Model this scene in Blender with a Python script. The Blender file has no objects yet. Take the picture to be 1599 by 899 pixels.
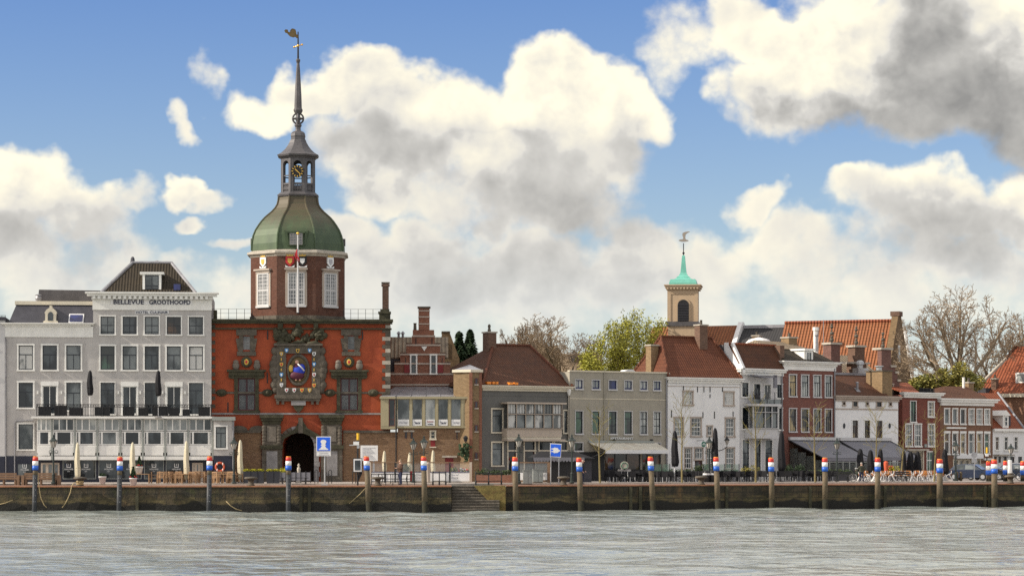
EXPO, SUN_E = 0.4, 4.4
SKY_S, SKY_SAT, SKY_T = 0.10, 1.0, (.76,.79,.98)
SKY_LOW, SKY_HIGH = (1.25,1.18,1.0), (.65,.79,.97)
CLOUD_DARK, CLOUD_MID, CLOUD_LIT, CLOUD_BACK = (.24,.237,.23), (.57,.555,.52), (.87,.81,.64), (.84,.80,.75)
HORIZON = (.60,.64,.66)
import bpy, bmesh, math, random
from mathutils import Vector, Matrix
R = math.radians
rnd = random.Random(7)
FP, HZ, CX, HC = 4100.0, 712.0, 799.5, 4.22      # focal length in photo pixels, horizon row, centre column, eye height above the water
GZ = 2.1                                         # pavement level
scene = bpy.context.scene
COL = scene.collection
CAM = Vector((0, 0, HC))

def at(px, py, Y):                               # photo pixel at depth Y -> world point
    return Vector(((px - CX) * Y / FP, Y, HC + (HZ - py) * Y / FP))

# ------------------------------------------------------------------ mesh builder
class MB:
    def __init__(s): s.v = []; s.f = []; s.m = []
    def add(s, vs, fs, mi=0):
        o = len(s.v); s.v += [tuple(p) for p in vs]
        s.f += [tuple(i + o for i in f) for f in fs]; s.m += [mi] * len(fs); return s
    def box(s, x0, x1, y0, y1, z0, z1, mi=0):
        return s.add([(x0,y0,z0),(x1,y0,z0),(x1,y1,z0),(x0,y1,z0),(x0,y0,z1),(x1,y0,z1),(x1,y1,z1),(x0,y1,z1)],
                     [(0,3,2,1),(4,5,6,7),(0,1,5,4),(1,2,6,5),(2,3,7,6),(3,0,4,7)], mi)
    def prism(s, poly, y0, y1, mi=0):            # polygon in x,z pushed along y
        n = len(poly)
        return s.add([(x,y0,z) for x,z in poly] + [(x,y1,z) for x,z in poly],
                     [tuple(range(n)), tuple(range(2*n-1, n-1, -1))] + [(i,(i+1)%n,n+(i+1)%n,n+i) for i in range(n)], mi)
    def prismz(s, poly, z0, z1, mi=0):
        n = len(poly)
        return s.add([(x,y,z0) for x,y in poly] + [(x,y,z1) for x,y in poly],
                     [tuple(range(n)), tuple(range(2*n-1, n-1, -1))] + [(i,(i+1)%n,n+(i+1)%n,n+i) for i in range(n)], mi)
    def lathe(s, prof, cx=0, cy=0, n=12, mi=0, rot=0.0, sy=1.0):
        vs = []; fs = []
        for r, z in prof:
            for k in range(n):
                a = rot + 2*math.pi*k/n; vs.append((cx + r*math.cos(a), cy + sy*r*math.sin(a), z))
        for j in range(len(prof)-1):
            for k in range(n):
                fs.append((j*n+k, j*n+(k+1)%n, (j+1)*n+(k+1)%n, (j+1)*n+k))
        fs.append(tuple(range(n-1,-1,-1))); fs.append(tuple((len(prof)-1)*n + k for k in range(n)))
        return s.add(vs, fs, mi)
    def tube(s, pts, rad, n=6, mi=0, cap=True):
        pts = [Vector(p) for p in pts]
        if not hasattr(rad, '__len__'): rad = [rad]*len(pts)
        vs = []; fs = []
        up = None
        for i, p in enumerate(pts):
            d = (pts[min(i+1,len(pts)-1)] - pts[max(i-1,0)])
            if d.length < 1e-9: d = Vector((0,0,1))
            d.normalize()
            a = up if up is not None else (Vector((1,0,0)) if abs(d.x) < .9 else Vector((0,1,0)))
            a = (a - d*a.dot(d))
            if a.length < 1e-6: a = d.orthogonal()
            a.normalize(); up = a; b = d.cross(a)
            for k in range(n):
                t = 2*math.pi*k/n; vs.append(p + (a*math.cos(t) + b*math.sin(t))*rad[i])
        for j in range(len(pts)-1):
            for k in range(n): fs.append((j*n+k, j*n+(k+1)%n, (j+1)*n+(k+1)%n, (j+1)*n+k))
        if cap and n > 2:
            fs.append(tuple(range(n-1,-1,-1))); fs.append(tuple((len(pts)-1)*n+k for k in range(n)))
        return s.add(vs, fs, mi)
    def ring(s, c, r, t, axis='y', n=20, m=6, mi=0):
        pts = []
        vs = []; fs = []
        for i in range(n):
            a = 2*math.pi*i/n
            for j in range(m):
                b = 2*math.pi*j/m; rr = r + t*math.cos(b); h = t*math.sin(b)
                q = (rr*math.cos(a), h, rr*math.sin(a)) if axis == 'y' else ((h, rr*math.cos(a), rr*math.sin(a)) if axis == 'x' else (rr*math.cos(a), rr*math.sin(a), h))
                vs.append((c[0]+q[0], c[1]+q[1], c[2]+q[2]))
        for i in range(n):
            for j in range(m): fs.append((i*m+j, ((i+1)%n)*m+j, ((i+1)%n)*m+(j+1)%m, i*m+(j+1)%m))
        return s.add(vs, fs, mi)
    def ball(s, c, r, n=10, m=6, mi=0, sc=(1,1,1)):
        prof = [(max(1e-4, math.sin(math.pi*i/m)), -math.cos(math.pi*i/m)) for i in range(m+1)]
        vs = []; fs = []
        for pr, pz in prof:
            for k in range(n):
                a = 2*math.pi*k/n; vs.append((c[0]+r*sc[0]*pr*math.cos(a), c[1]+r*sc[1]*pr*math.sin(a), c[2]+r*sc[2]*pz))
        for j in range(m):
            for k in range(n): fs.append((j*n+k, j*n+(k+1)%n, (j+1)*n+(k+1)%n, (j+1)*n+k))
        return s.add(vs, fs, mi)
    def xf(s, M):
        s.v = [tuple(M @ Vector(p)) for p in s.v]; return s
    def build(s, name, mats, parent=None, smooth=False, uv=True, fix=True):
        me = bpy.data.meshes.new(name)
        me.from_pydata(s.v, [], s.f)
        if not isinstance(mats, (list, tuple)): mats = [mats]
        for m in mats: me.materials.append(M[m] if isinstance(m, str) else m)
        me.polygons.foreach_set('material_index', s.m)
        if fix:
            bm = bmesh.new(); bm.from_mesh(me); bmesh.ops.recalc_face_normals(bm, faces=bm.faces); bm.to_mesh(me); bm.free()
        if smooth: me.polygons.foreach_set('use_smooth', [True]*len(me.polygons))
        if uv:
            l = me.uv_layers.new(name='UVMap'); data = [0.0]*(2*len(me.loops))
            for p in me.polygons:
                n = p.normal
                t = Vector((-n.y, n.x, 0))
                if t.length < .05: t = Vector((1,0,0))
                t.normalize(); b = n.cross(t)
                for li in p.loop_indices:
                    co = me.vertices[me.loops[li].vertex_index].co
                    data[2*li] = co.dot(t); data[2*li+1] = co.dot(b)
            l.data.foreach_set('uv', data)
        me.update()
        o = bpy.data.objects.new(name, me); COL.objects.link(o)
        if parent is not None: o.parent = parent
        return o

def tag(o, label, cat, group=None):
    o['label'] = label; o['category'] = cat
    if group: o['group'] = group
    return o
def thing(name, label, cat, loc=(0,0,0), rz=0.0, group=None):
    o = bpy.data.objects.new(name, None); COL.objects.link(o); o.empty_display_size = .3
    o.location = loc; o.rotation_euler = (0,0,rz); tag(o, label, cat, group); return o
def struct(o): o['kind'] = 'structure'; return o
KIDS = {}
def kids(o): return [c for c in bpy.data.objects if c.parent is o]
def copy_tree(o, parent=None, ch=None):
    if ch is None:
        ch = {}
        for c in COL.objects:
            if c.parent is not None: ch.setdefault(c.parent.name, []).append(c)
    c = o.copy(); COL.objects.link(c); c.parent = parent
    for k in ch.get(o.name, []): copy_tree(k, c, ch)
    return c
def place(proto, used, loc, rz=0.0, label=None, group=None, sc=1.0):
    o = proto if not used else copy_tree(proto)
    o.location = loc; o.rotation_euler = (0,0,rz); o.scale = (sc,sc,sc) if not hasattr(sc,'__len__') else sc
    if label: o['label'] = label
    if group: o['group'] = group
    return o

# ------------------------------------------------------------------ materials
M = {}
def new_mat(name):
    m = bpy.data.materials.new(name); m.use_nodes = True; nt = m.node_tree; M[name] = m
    return m, nt, nt.nodes['Principled BSDF']
def N(nt, t, **kw):
    n = nt.nodes.new(t)
    for k, v in kw.items():
        if k in n.inputs: n.inputs[k].default_value = v
        else: setattr(n, k, v)
    return n
def math_(nt, op, a, b=None, c=None):
    n = nt.nodes.new('ShaderNodeMath'); n.operation = op
    for i, x in enumerate((a, b, c)):
        if x is None: continue
        if isinstance(x, (int, float)): n.inputs[i].default_value = x
        else: nt.links.new(x, n.inputs[i])
    return n.outputs[0]
def vmath(nt, op, a, b=None, out=0):
    n = nt.nodes.new('ShaderNodeVectorMath'); n.operation = op
    for i, x in enumerate((a, b)):
        if x is None: continue
        if isinstance(x, tuple): n.inputs[i].default_value = x
        else: nt.links.new(x, n.inputs[i])
    return n.outputs[out]
def mixc(nt, f, a, b, mode='MIX'):
    n = nt.nodes.new('ShaderNodeMix'); n.data_type = 'RGBA'; n.blend_type = mode
    for i, x in ((0, f), (6, a), (7, b)):
        if isinstance(x, (int, float)): n.inputs[i].default_value = x
        elif isinstance(x, tuple): n.inputs[i].default_value = (*x[:3], 1)
        else: nt.links.new(x, n.inputs[i])
    return n.outputs[2]
def ramp(nt, x, a, b, lo=0.0, hi=1.0, smooth=True):
    n = nt.nodes.new('ShaderNodeMapRange'); n.interpolation_type = 'SMOOTHSTEP' if smooth else 'LINEAR'
    n.inputs[1].default_value = a; n.inputs[2].default_value = b; n.inputs[3].default_value = lo; n.inputs[4].default_value = hi
    nt.links.new(x, n.inputs[0]); return n.outputs[0]
def noise(nt, vec, scale, detail=4, rough=.55, out=0):
    n = N(nt, 'ShaderNodeTexNoise'); n.inputs['Scale'].default_value = scale; n.inputs['Detail'].default_value = detail; n.inputs['Roughness'].default_value = rough
    nt.links.new(vec, n.inputs['Vector']); return n.outputs[out]
def coords(nt, scale=None, which='Object'):
    t = N(nt, 'ShaderNodeTexCoord').outputs[which]
    if scale is None: return t
    return vmath(nt, 'MULTIPLY', t, scale)

def mat(name, col, rough=.75, var=.18, scale=1.2, col2=None, metal=0.0, bump=0.0, bscale=12, spec=.35, streak=0.0, coat=0.0):
    m, nt, b = new_mat(name); o = coords(nt)
    n1 = noise(nt, o, scale, 5, .6); n2 = noise(nt, o, scale*9, 3, .6)
    f = math_(nt, 'ADD', math_(nt, 'MULTIPLY', n1, .65), math_(nt, 'MULTIPLY', n2, .35))
    f = ramp(nt, f, .3, .7)
    lo = tuple(c*(1-var) for c in col); hi = tuple(min(1, c*(1+var*.8)) for c in col)
    c = mixc(nt, f, lo, hi)
    if col2:
        c = mixc(nt, ramp(nt, noise(nt, o, scale*.6, 6, .65), .48, .66), c, col2)
    if streak:                                   # rain streaks and grime, longer than wide
        s = noise(nt, coords(nt, (2.2, 2.2, .22)), 1.0, 5, .7)
        c = mixc(nt, math_(nt, 'MULTIPLY', ramp(nt, s, .5, .8), streak), c, tuple(x*.42 for x in col))
    nt.links.new(c, b.inputs['Base Color'])
    b.inputs['Roughness'].default_value = rough; b.inputs['Metallic'].default_value = metal
    b.inputs['Specular IOR Level'].default_value = spec
    if coat: b.inputs['Coat Weight'].default_value = coat
    if bump:
        bp = N(nt, 'ShaderNodeBump'); bp.inputs['Strength'].default_value = bump; bp.inputs['Distance'].default_value = .05
        nt.links.new(noise(nt, o, bscale, 5, .6), bp.inputs['Height']); nt.links.new(bp.outputs[0], b.inputs['Normal'])
    return m
def brick(name, c1, c2, mortar, var=.25, stain=.35, w=.22, h=.065):
    m, nt, b = new_mat(name)
    uv = N(nt, 'ShaderNodeTexCoord').outputs['UV']; o = coords(nt)
    t = N(nt, 'ShaderNodeTexBrick'); nt.links.new(uv, t.inputs['Vector'])
    t.inputs['Color1'].default_value = (*c1,1); t.inputs['Color2'].default_value = (*c2,1); t.inputs['Mortar'].default_value = (*mortar,1)
    t.inputs['Scale'].default_value = 1; t.inputs['Brick Width'].default_value = w; t.inputs['Row Height'].default_value = h; t.inputs['Mortar Size'].default_value = .008
    n1 = ramp(nt, noise(nt, o, .7, 6, .65), .3, .7); n2 = ramp(nt, noise(nt, coords(nt, (3,3,9)), 1.0, 4, .7), .3, .7)
    c = mixc(nt, n1, t.outputs[0], (*[x*(1-var) for x in c1],), 'MIX')
    c = mixc(nt, .55, t.outputs[0], c)
    k = mixc(nt, n2, (1-stain*.7,)*3, (1.12,1.12,1.12))
    c = mixc(nt, 1.0, c, k, 'MULTIPLY')
    s = noise(nt, coords(nt, (1.6, 1.6, .2)), 1.0, 5, .7)
    c = mixc(nt, math_(nt, 'MULTIPLY', ramp(nt, s, .52, .8), stain), c, tuple(x*.4 for x in c1))
    nt.links.new(c, b.inputs['Base Color']); b.inputs['Roughness'].default_value = .85; b.inputs['Specular IOR Level'].default_value = .2
    bp = N(nt, 'ShaderNodeBump'); bp.inputs['Strength'].default_value = .4; bp.inputs['Distance'].default_value = .02
    nt.links.new(t.outputs['Fac'], bp.inputs['Height']); bp.invert = True; nt.links.new(bp.outputs[0], b.inputs['Normal'])
    return m
def tiles(name, c1, c2, per=.26, row=.34, depth=.05, grime=(.05,.04,.03), g=.4, moss=None):
    m, nt, b = new_mat(name)
    uv = N(nt, 'ShaderNodeTexCoord').outputs['UV']; o = coords(nt)
    sp = N(nt, 'ShaderNodeSeparateXYZ'); nt.links.new(uv, sp.inputs[0])
    u = math_(nt, 'DIVIDE', sp.outputs[0], per); v = math_(nt, 'DIVIDE', sp.outputs[1], row)
    wave = math_(nt, 'MULTIPLY_ADD', math_(nt, 'SINE', math_(nt, 'MULTIPLY', u, 2*math.pi)), .5, .5)
    saw = math_(nt, 'FRACT', v)
    cb = N(nt, 'ShaderNodeCombineXYZ'); nt.links.new(math_(nt, 'FLOOR', u), cb.inputs[0]); nt.links.new(math_(nt, 'FLOOR', v), cb.inputs[1])
    wn = N(nt, 'ShaderNodeTexWhiteNoise'); nt.links.new(cb.outputs[0], wn.inputs[0])
    f = math_(nt, 'ADD', math_(nt, 'MULTIPLY', wn.outputs[0], .5), math_(nt, 'MULTIPLY', ramp(nt, noise(nt, o, .8, 6, .65), .3, .7), .5))
    c = mixc(nt, f, c1, c2)
    c = mixc(nt, math_(nt, 'MULTIPLY', ramp(nt, noise(nt, coords(nt, (.9,.9,.35)), 1.3, 6, .7), .45, .75), g), c, grime)
    if moss: c = mixc(nt, math_(nt, 'MULTIPLY', ramp(nt, noise(nt, o, 2.2, 6, .7), .55, .72), .7), c, moss)
    # occlusion shade, with dirt, painted into the troughs and under each tile lap
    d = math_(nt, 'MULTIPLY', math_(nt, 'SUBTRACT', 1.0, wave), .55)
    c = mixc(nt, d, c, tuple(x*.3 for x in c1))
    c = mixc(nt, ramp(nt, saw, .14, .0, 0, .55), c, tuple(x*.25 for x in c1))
    nt.links.new(c, b.inputs['Base Color']); b.inputs['Roughness'].default_value = .8; b.inputs['Specular IOR Level'].default_value = .25
    bp = N(nt, 'ShaderNodeBump'); bp.inputs['Strength'].default_value = .9; bp.inputs['Distance'].default_value = depth
    nt.links.new(math_(nt, 'ADD', wave, math_(nt, 'MULTIPLY', saw, -.5)), bp.inputs['Height']); nt.links.new(bp.outputs[0], b.inputs['Normal'])
    return m
def pane(name, col, col2, rough=.04, scale=.9, mix=(.45,.6)):
    m, nt, b = new_mat(name); o = coords(nt)
    oi = N(nt, 'ShaderNodeObjectInfo'); off = vmath(nt, 'ADD', o, vmath(nt, 'SCALE', oi.outputs['Random'] if False else o, None)) if False else o
    sh = N(nt, 'ShaderNodeCombineXYZ'); nt.links.new(math_(nt, 'MULTIPLY', oi.outputs['Random'], 40.0), sh.inputs[1])
    v = vmath(nt, 'ADD', vmath(nt, 'MULTIPLY', o, (1.0,1.0,.6)), sh.outputs[0])
    f = ramp(nt, noise(nt, v, scale, 3, .5), mix[0], mix[1])
    nt.links.new(mixc(nt, f, col, col2), b.inputs['Base Color'])
    b.inputs['Roughness'].default_value = rough; b.inputs['IOR'].default_value = 1.5; b.inputs['Specular IOR Level'].default_value = .6
    bp = N(nt, 'ShaderNodeBump'); bp.inputs['Strength'].default_value = .25; bp.inputs['Distance'].default_value = .02
    nt.links.new(noise(nt, v, 1.1, 2, .5), bp.inputs['Height']); nt.links.new(bp.outputs[0], b.inputs['Normal'])
    return m

# stucco, paint, stone
mat('stucco_grey', (.455,.437,.42), streak=.42, var=.12)
mat('stucco_dark', (.14,.138,.13), streak=.3, var=.12)
mat('stucco_taupe', (.33,.305,.25), streak=.42, var=.12)
mat('stucco_white', (.76,.76,.755), streak=.22, var=.06)
mat('stucco_pale', (.55,.545,.545), streak=.25, var=.07)
mat('stucco_cream', (.62,.56,.44), streak=.3, var=.08)
mat('stucco_tan', (.45,.34,.23), streak=.2, var=.08)
mat('white_paint', (.78,.775,.74), rough=.5, var=.1, streak=.25)
mat('cream_paint', (.66,.60,.48), rough=.5, var=.08, streak=.2)
mat('beige_paint', (.46,.39,.32), rough=.5, var=.08, streak=.2)
mat('olive_paint', (.34,.30,.19), rough=.55, var=.08, streak=.15)
mat('grey_paint', (.30,.32,.30), rough=.55, var=.08, streak=.2)
mat('navy_paint', (.022,.026,.045), rough=.45, var=.2)
mat('black_paint', (.018,.018,.02), rough=.45, var=.2)
mat('frame_dark', (.03,.035,.045), rough=.4, var=.15)
mat('frame_blue', (.03,.04,.12), rough=.4, var=.15)
mat('frame_maroon', (.11,.035,.04), rough=.5, var=.15)
mat('shutter_red', (.20,.018,.02), rough=.5, var=.15)
mat('door_brown', (.06,.03,.018), rough=.6, var=.3, scale=3)
mat('stone_dark', (.105,.09,.07), var=.45, scale=2.2, bump=.8, bscale=9, streak=.5)
mat('stone_moss', (.055,.052,.03), var=.5, scale=2.2, bump=.8, bscale=9, streak=.5)
mat('stone_mid', (.16,.14,.115), var=.35, scale=2, bump=.5, streak=.45)
mat('stone_grey', (.26,.25,.25), var=.25, scale=1.5, bump=.3, streak=.35)
mat('stone_light', (.42,.38,.32), var=.25, scale=2, bump=.3, streak=.4)
mat('stone_band', (.42,.355,.30), var=.15, streak=.3)
mat('red_plaster', (.335,.068,.025), var=.22, scale=.9, streak=.42, col2=(.26,.047,.019), bump=.15, bscale=30)
brick('brick_tower', (.135,.052,.032), (.095,.036,.024), (.16,.12,.1), stain=.35)
brick('brick_brown', (.27,.16,.085), (.19,.10,.06), (.25,.2,.15), stain=.4)
brick('brick_gable', (.29,.115,.07), (.21,.08,.05), (.28,.2,.16), stain=.3)
brick('brick_yellow', (.28,.19,.10), (.22,.14,.07), (.28,.22,.16), stain=.35)
brick('brick_house', (.23,.085,.065), (.17,.06,.048), (.22,.16,.14), stain=.25)
brick('brick_purple', (.19,.095,.078), (.135,.065,.055), (.22,.17,.15), stain=.3)
brick('brick_red', (.24,.07,.052), (.17,.05,.04), (.2,.13,.1), stain=.3)
brick('brick_umber', (.26,.135,.085), (.19,.095,.06), (.22,.16,.12), stain=.3)
brick('brick_church', (.23,.15,.075), (.17,.11,.06), (.24,.19,.13), stain=.4)
brick('brick_chimney', (.19,.11,.075), (.13,.075,.055), (.2,.15,.12), stain=.45)
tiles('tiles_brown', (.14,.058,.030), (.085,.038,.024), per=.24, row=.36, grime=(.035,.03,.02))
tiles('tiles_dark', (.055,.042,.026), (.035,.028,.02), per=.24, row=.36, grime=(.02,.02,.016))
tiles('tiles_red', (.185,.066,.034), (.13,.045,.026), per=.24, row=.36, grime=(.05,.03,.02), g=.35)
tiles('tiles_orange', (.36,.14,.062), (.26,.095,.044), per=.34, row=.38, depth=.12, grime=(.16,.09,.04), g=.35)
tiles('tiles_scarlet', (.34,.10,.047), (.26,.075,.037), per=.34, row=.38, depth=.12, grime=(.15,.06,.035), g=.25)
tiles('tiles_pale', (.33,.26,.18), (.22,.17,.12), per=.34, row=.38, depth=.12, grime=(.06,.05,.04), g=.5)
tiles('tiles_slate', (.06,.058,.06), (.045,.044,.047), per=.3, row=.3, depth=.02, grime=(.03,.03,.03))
mat('slate', (.05,.05,.062), rough=.55, var=.25, scale=1.5, streak=.3)
mat('zinc', (.26,.26,.28), rough=.45, var=.3, scale=.9, streak=.5, metal=.2)
mat('lead', (.10,.095,.10), rough=.5, var=.3, scale=1.2, streak=.4, metal=.2)
mat('iron', (.02,.021,.023), rough=.5, var=.2)
mat('lamp_green', (.025,.035,.032), rough=.45, var=.2)
mat('steel', (.45,.46,.47), rough=.35, var=.1, metal=.6)
mat('gold', (.75,.45,.1), rough=.35, var=.15, metal=.7)
mat('gold_paint', (.62,.40,.08), rough=.5, var=.15)
mat('bronze', (.14,.10,.045), rough=.5, var=.3, metal=.5)
mat('copper_bright', (.16,.46,.38), rough=.6, var=.18, scale=1.5, streak=.2)
mat('clock_black', (.015,.015,.017), rough=.5)
mat('wood_pile', (.135,.105,.068), rough=.85, var=.3, scale=2, streak=.65, bump=.6, bscale=8)
mat('pile_sleeve', (.035,.038,.043), rough=.55, var=.3, scale=2, streak=.4)
mat('pile_moss_shaded', (.022,.021,.012), rough=.9, var=.4, scale=3)  # wet moss tone, with the shade near the water put into the colour
mat('cap_orange', (.85,.27,.03), rough=.4, var=.06, spec=.5)
mat('cap_red', (.62,.035,.025), rough=.4, var=.08, spec=.5)
mat('cap_white', (.82,.82,.80), rough=.4, var=.05, spec=.5)
mat('cap_blue', (.02,.12,.55), rough=.4, var=.08, spec=.5)
mat('sign_blue', (.012,.12,.75), rough=.4, var=.04, spec=.5)
mat('sign_white', (.74,.74,.74), rough=.45, var=.04)
mat('sign_grey', (.3,.31,.33), rough=.5, var=.08)
mat('yellow_paint', (.72,.43,.03), rough=.45, var=.08)
mat('sign_green', (.02,.16,.10), rough=.45, var=.08)
mat('letter_navy', (.02,.025,.06), rough=.5)
mat('letter_white', (.75,.76,.76), rough=.5)
mat('letter_grey', (.36,.36,.39), rough=.6)
mat('letter_red', (.35,.05,.06), rough=.6)
mat('teak', (.38,.235,.13), rough=.7, var=.2, scale=6)
mat('bench_wood', (.21,.135,.085), rough=.75, var=.25, scale=4)
mat('canvas_cream', (.55,.50,.37), rough=.9, var=.1, scale=3)
mat('canvas_black', (.012,.012,.015), rough=.9, var=.2)
mat('canvas_grey', (.20,.20,.225), rough=.9, var=.1)
mat('awning_cream', (.62,.59,.50), rough=.85, var=.12, scale=1.2, col2=(.52,.46,.37))
mat('pot_white', (.8,.8,.8), rough=.4, var=.04)
mat('pot_dark', (.03,.032,.04), rough=.5)
mat('leaf_dark', (.030,.055,.022), rough=.7, var=.4, scale=8)
mat('leaf_hedge', (.045,.07,.022), rough=.7, var=.4, scale=6)
mat('leaf_spring', (.30,.29,.03), rough=.65, var=.35, scale=1.1, col2=(.19,.20,.03))
mat('leaf_ivy', (.25,.22,.045), rough=.65, var=.45, scale=1.0, col2=(.14,.15,.03))
mat('leaf_yellow', (.36,.34,.02), rough=.7, var=.3, scale=6)
mat('flower_red', (.5,.03,.04), rough=.6)
mat('bark', (.125,.10,.065), rough=.9, var=.35, scale=3)
mat('bark_pale', (.24,.185,.125), rough=.9, var=.3, scale=3)
mat('bark_olive', (.20,.165,.075), rough=.9, var=.3, scale=4)
mat('twig', (.29,.22,.15), rough=.9, var=.3, scale=1)
mat('twig_olive', (.26,.23,.07), rough=.9, var=.3, scale=2)
mat('rope', (.42,.33,.18), rough=.9, var=.15, scale=6)
mat('buoy_red', (.55,.10,.045), rough=.5, var=.1)
mat('skin', (.55,.33,.24), rough=.55, var=.06)
mat('hair_grey', (.42,.38,.34), rough=.8); mat('hair_fair', (.42,.31,.2), rough=.8)
mat('cloth_brown', (.10,.055,.038), rough=.9); mat('cloth_black', (.018,.019,.024), rough=.9)
mat('cloth_jeans', (.028,.035,.075), rough=.9); mat('cloth_green', (.06,.062,.045), rough=.9)
mat('shoe', (.02,.017,.015), rough=.6)
mat('rubber', (.02,.02,.02), rough=.8)
mat('car_blue', (.018,.03,.06), rough=.25, var=.05, spec=.6, coat=.6)
mat('car_black', (.016,.017,.02), rough=.25, var=.05, spec=.6, coat=.6)
mat('cabinet', (.24,.26,.25), rough=.5, var=.1, streak=.3)
mat('rattan', (.42,.17,.05), rough=.7, var=.25, scale=8)
mat('alu', (.72,.72,.72), rough=.4, var=.08, metal=.1)
mat('robe_blue', (.02,.05,.45), rough=.5, var=.2); mat('robe_wine', (.09,.02,.04), rough=.6)
mat('shield_blue', (.09,.30,.62), rough=.5)
mat('feather', (.30,.27,.24), rough=.6, var=.08)
pane('glass_dark', (.012,.016,.02), (.05,.062,.07))
pane('glass_mid', (.04,.05,.055), (.16,.18,.185), mix=(.4,.6))
pane('glass_pale', (.22,.24,.24), (.42,.44,.42), rough=.08)
pane('glass_curtain', (.5,.5,.48), (.12,.13,.13), mix=(.5,.62), rough=.1)
pane('glass_green', (.06,.12,.085), (.03,.035,.035), mix=(.45,.6))
pane('glass_warm', (.42,.33,.17), (.05,.045,.04), mix=(.44,.56), rough=.08)
pane('glass_shop', (.012,.014,.016), (.10,.055,.03), mix=(.5,.66), scale=.6)
pane('glass_lead', (.13,.14,.15), (.24,.25,.25), rough=.15)
pane('sky_window', (.01,.014,.07), (.015,.025,.13))
pane('lamp_glass', (.35,.33,.30), (.5,.47,.42), rough=.1)
# green copper of the great dome, browner and darker towards the lantern
m, nt, b = new_mat('copper_green'); o = coords(nt); sp = N(nt, 'ShaderNodeSeparateXYZ'); nt.links.new(o, sp.inputs[0])
c = mixc(nt, ramp(nt, noise(nt, coords(nt, (1,1,.4)), .9, 6, .65), .3, .7), (.036,.062,.03), (.068,.105,.05))
c = mixc(nt, math_(nt, 'MULTIPLY', ramp(nt, math_(nt, 'ADD', sp.outputs[2], math_(nt, 'MULTIPLY', noise(nt, coords(nt, (2,2,.3)), 1, 5, .7), 3.0)), 22.0, 25.0), .85), c, (.085,.06,.035))
uv = N(nt, 'ShaderNodeTexCoord').outputs['UV']; su = N(nt, 'ShaderNodeSeparateXYZ'); nt.links.new(uv, su.inputs[0])
seam = math_(nt, 'GREATER_THAN', math_(nt, 'FRACT', math_(nt, 'DIVIDE', su.outputs[1], .62)), .93)
c = mixc(nt, math_(nt, 'MULTIPLY', seam, .45), c, (.04,.07,.03))
nt.links.new(c, b.inputs['Base Color']); b.inputs['Roughness'].default_value = .55; b.inputs['Metallic'].default_value = .1
# quay wall: dark wet stone, moss, a paler weed band and a black tide line
m, nt, b = new_mat('quay_stone'); o = coords(nt); sp = N(nt, 'ShaderNodeSeparateXYZ'); nt.links.new(o, sp.inputs[0])
t = N(nt, 'ShaderNodeTexBrick'); nt.links.new(N(nt, 'ShaderNodeTexCoord').outputs['UV'], t.inputs['Vector'])
t.inputs['Color1'].default_value = (.085,.062,.032,1); t.inputs['Color2'].default_value = (.055,.042,.025,1); t.inputs['Mortar'].default_value = (.035,.03,.02,1)
t.inputs['Scale'].default_value = 1; t.inputs['Brick Width'].default_value = 1.5; t.inputs['Row Height'].default_value = .45; t.inputs['Mortar Size'].default_value = .03
zz = math_(nt, 'ADD', sp.outputs[2], math_(nt, 'MULTIPLY', math_(nt, 'SUBTRACT', noise(nt, coords(nt, (.5,.5,1.5)), 1, 5, .65), .5), 1.2))
c = mixc(nt, ramp(nt, noise(nt, o, .45, 6, .75), .42, .6), t.outputs[0], (.022,.02,.012))
c = mixc(nt, ramp(nt, noise(nt, o, 1.1, 6, .75), .5, .68), c, (.045,.05,.014))
c = mixc(nt, math_(nt, 'MULTIPLY', ramp(nt, noise(nt, coords(nt, (1.4,1.4,.35)), 1, 6, .75), .54, .7), .8), c, (.13,.075,.03))
c = mixc(nt, math_(nt, 'MULTIPLY', ramp(nt, noise(nt, coords(nt, (3,3,.25)), 1, 5, .7), .52, .7), .7), c, (.018,.016,.012))
band = math_(nt, 'MULTIPLY', ramp(nt, zz, .5, .75), ramp(nt, zz, 1.15, .85))
c = mixc(nt, math_(nt, 'MULTIPLY', band, ramp(nt, noise(nt, coords(nt, (.8,.8,2)), 1, 4, .7), .35, .65)), c, (.135,.105,.045))
c = mixc(nt, ramp(nt, zz, .72, .5), c, (.012,.011,.008))
nt.links.new(c, b.inputs['Base Color']); b.inputs['Roughness'].default_value = .8
c = mixc(nt, math_(nt, 'MULTIPLY', t.outputs['Fac'], .6), c, (.012,.011,.008))
nt.links.new(c, b.inputs['Base Color'])
bp = N(nt, 'ShaderNodeBump'); bp.inputs['Strength'].default_value = .8; bp.inputs['Distance'].default_value = .08; nt.links.new(noise(nt, o, 5, 6, .7), bp.inputs['Height']); nt.links.new(bp.outputs[0], b.inputs['Normal'])
mat('coping', (.36,.165,.085), var=.3, scale=2, bump=.3)
mat('coping_yellow', (.17,.13,.04), var=.5, scale=2.5, bump=.5, col2=(.13,.065,.025), streak=.5)
brick('paving', (.30,.185,.15), (.24,.145,.12), (.2,.15,.12), w=.4, h=.2, stain=.2)
mat('paving_pale', (.36,.32,.29), var=.2, scale=.6, bump=.2)
mat('ground_earth', (.16,.14,.11), var=.3, scale=.3)
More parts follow.
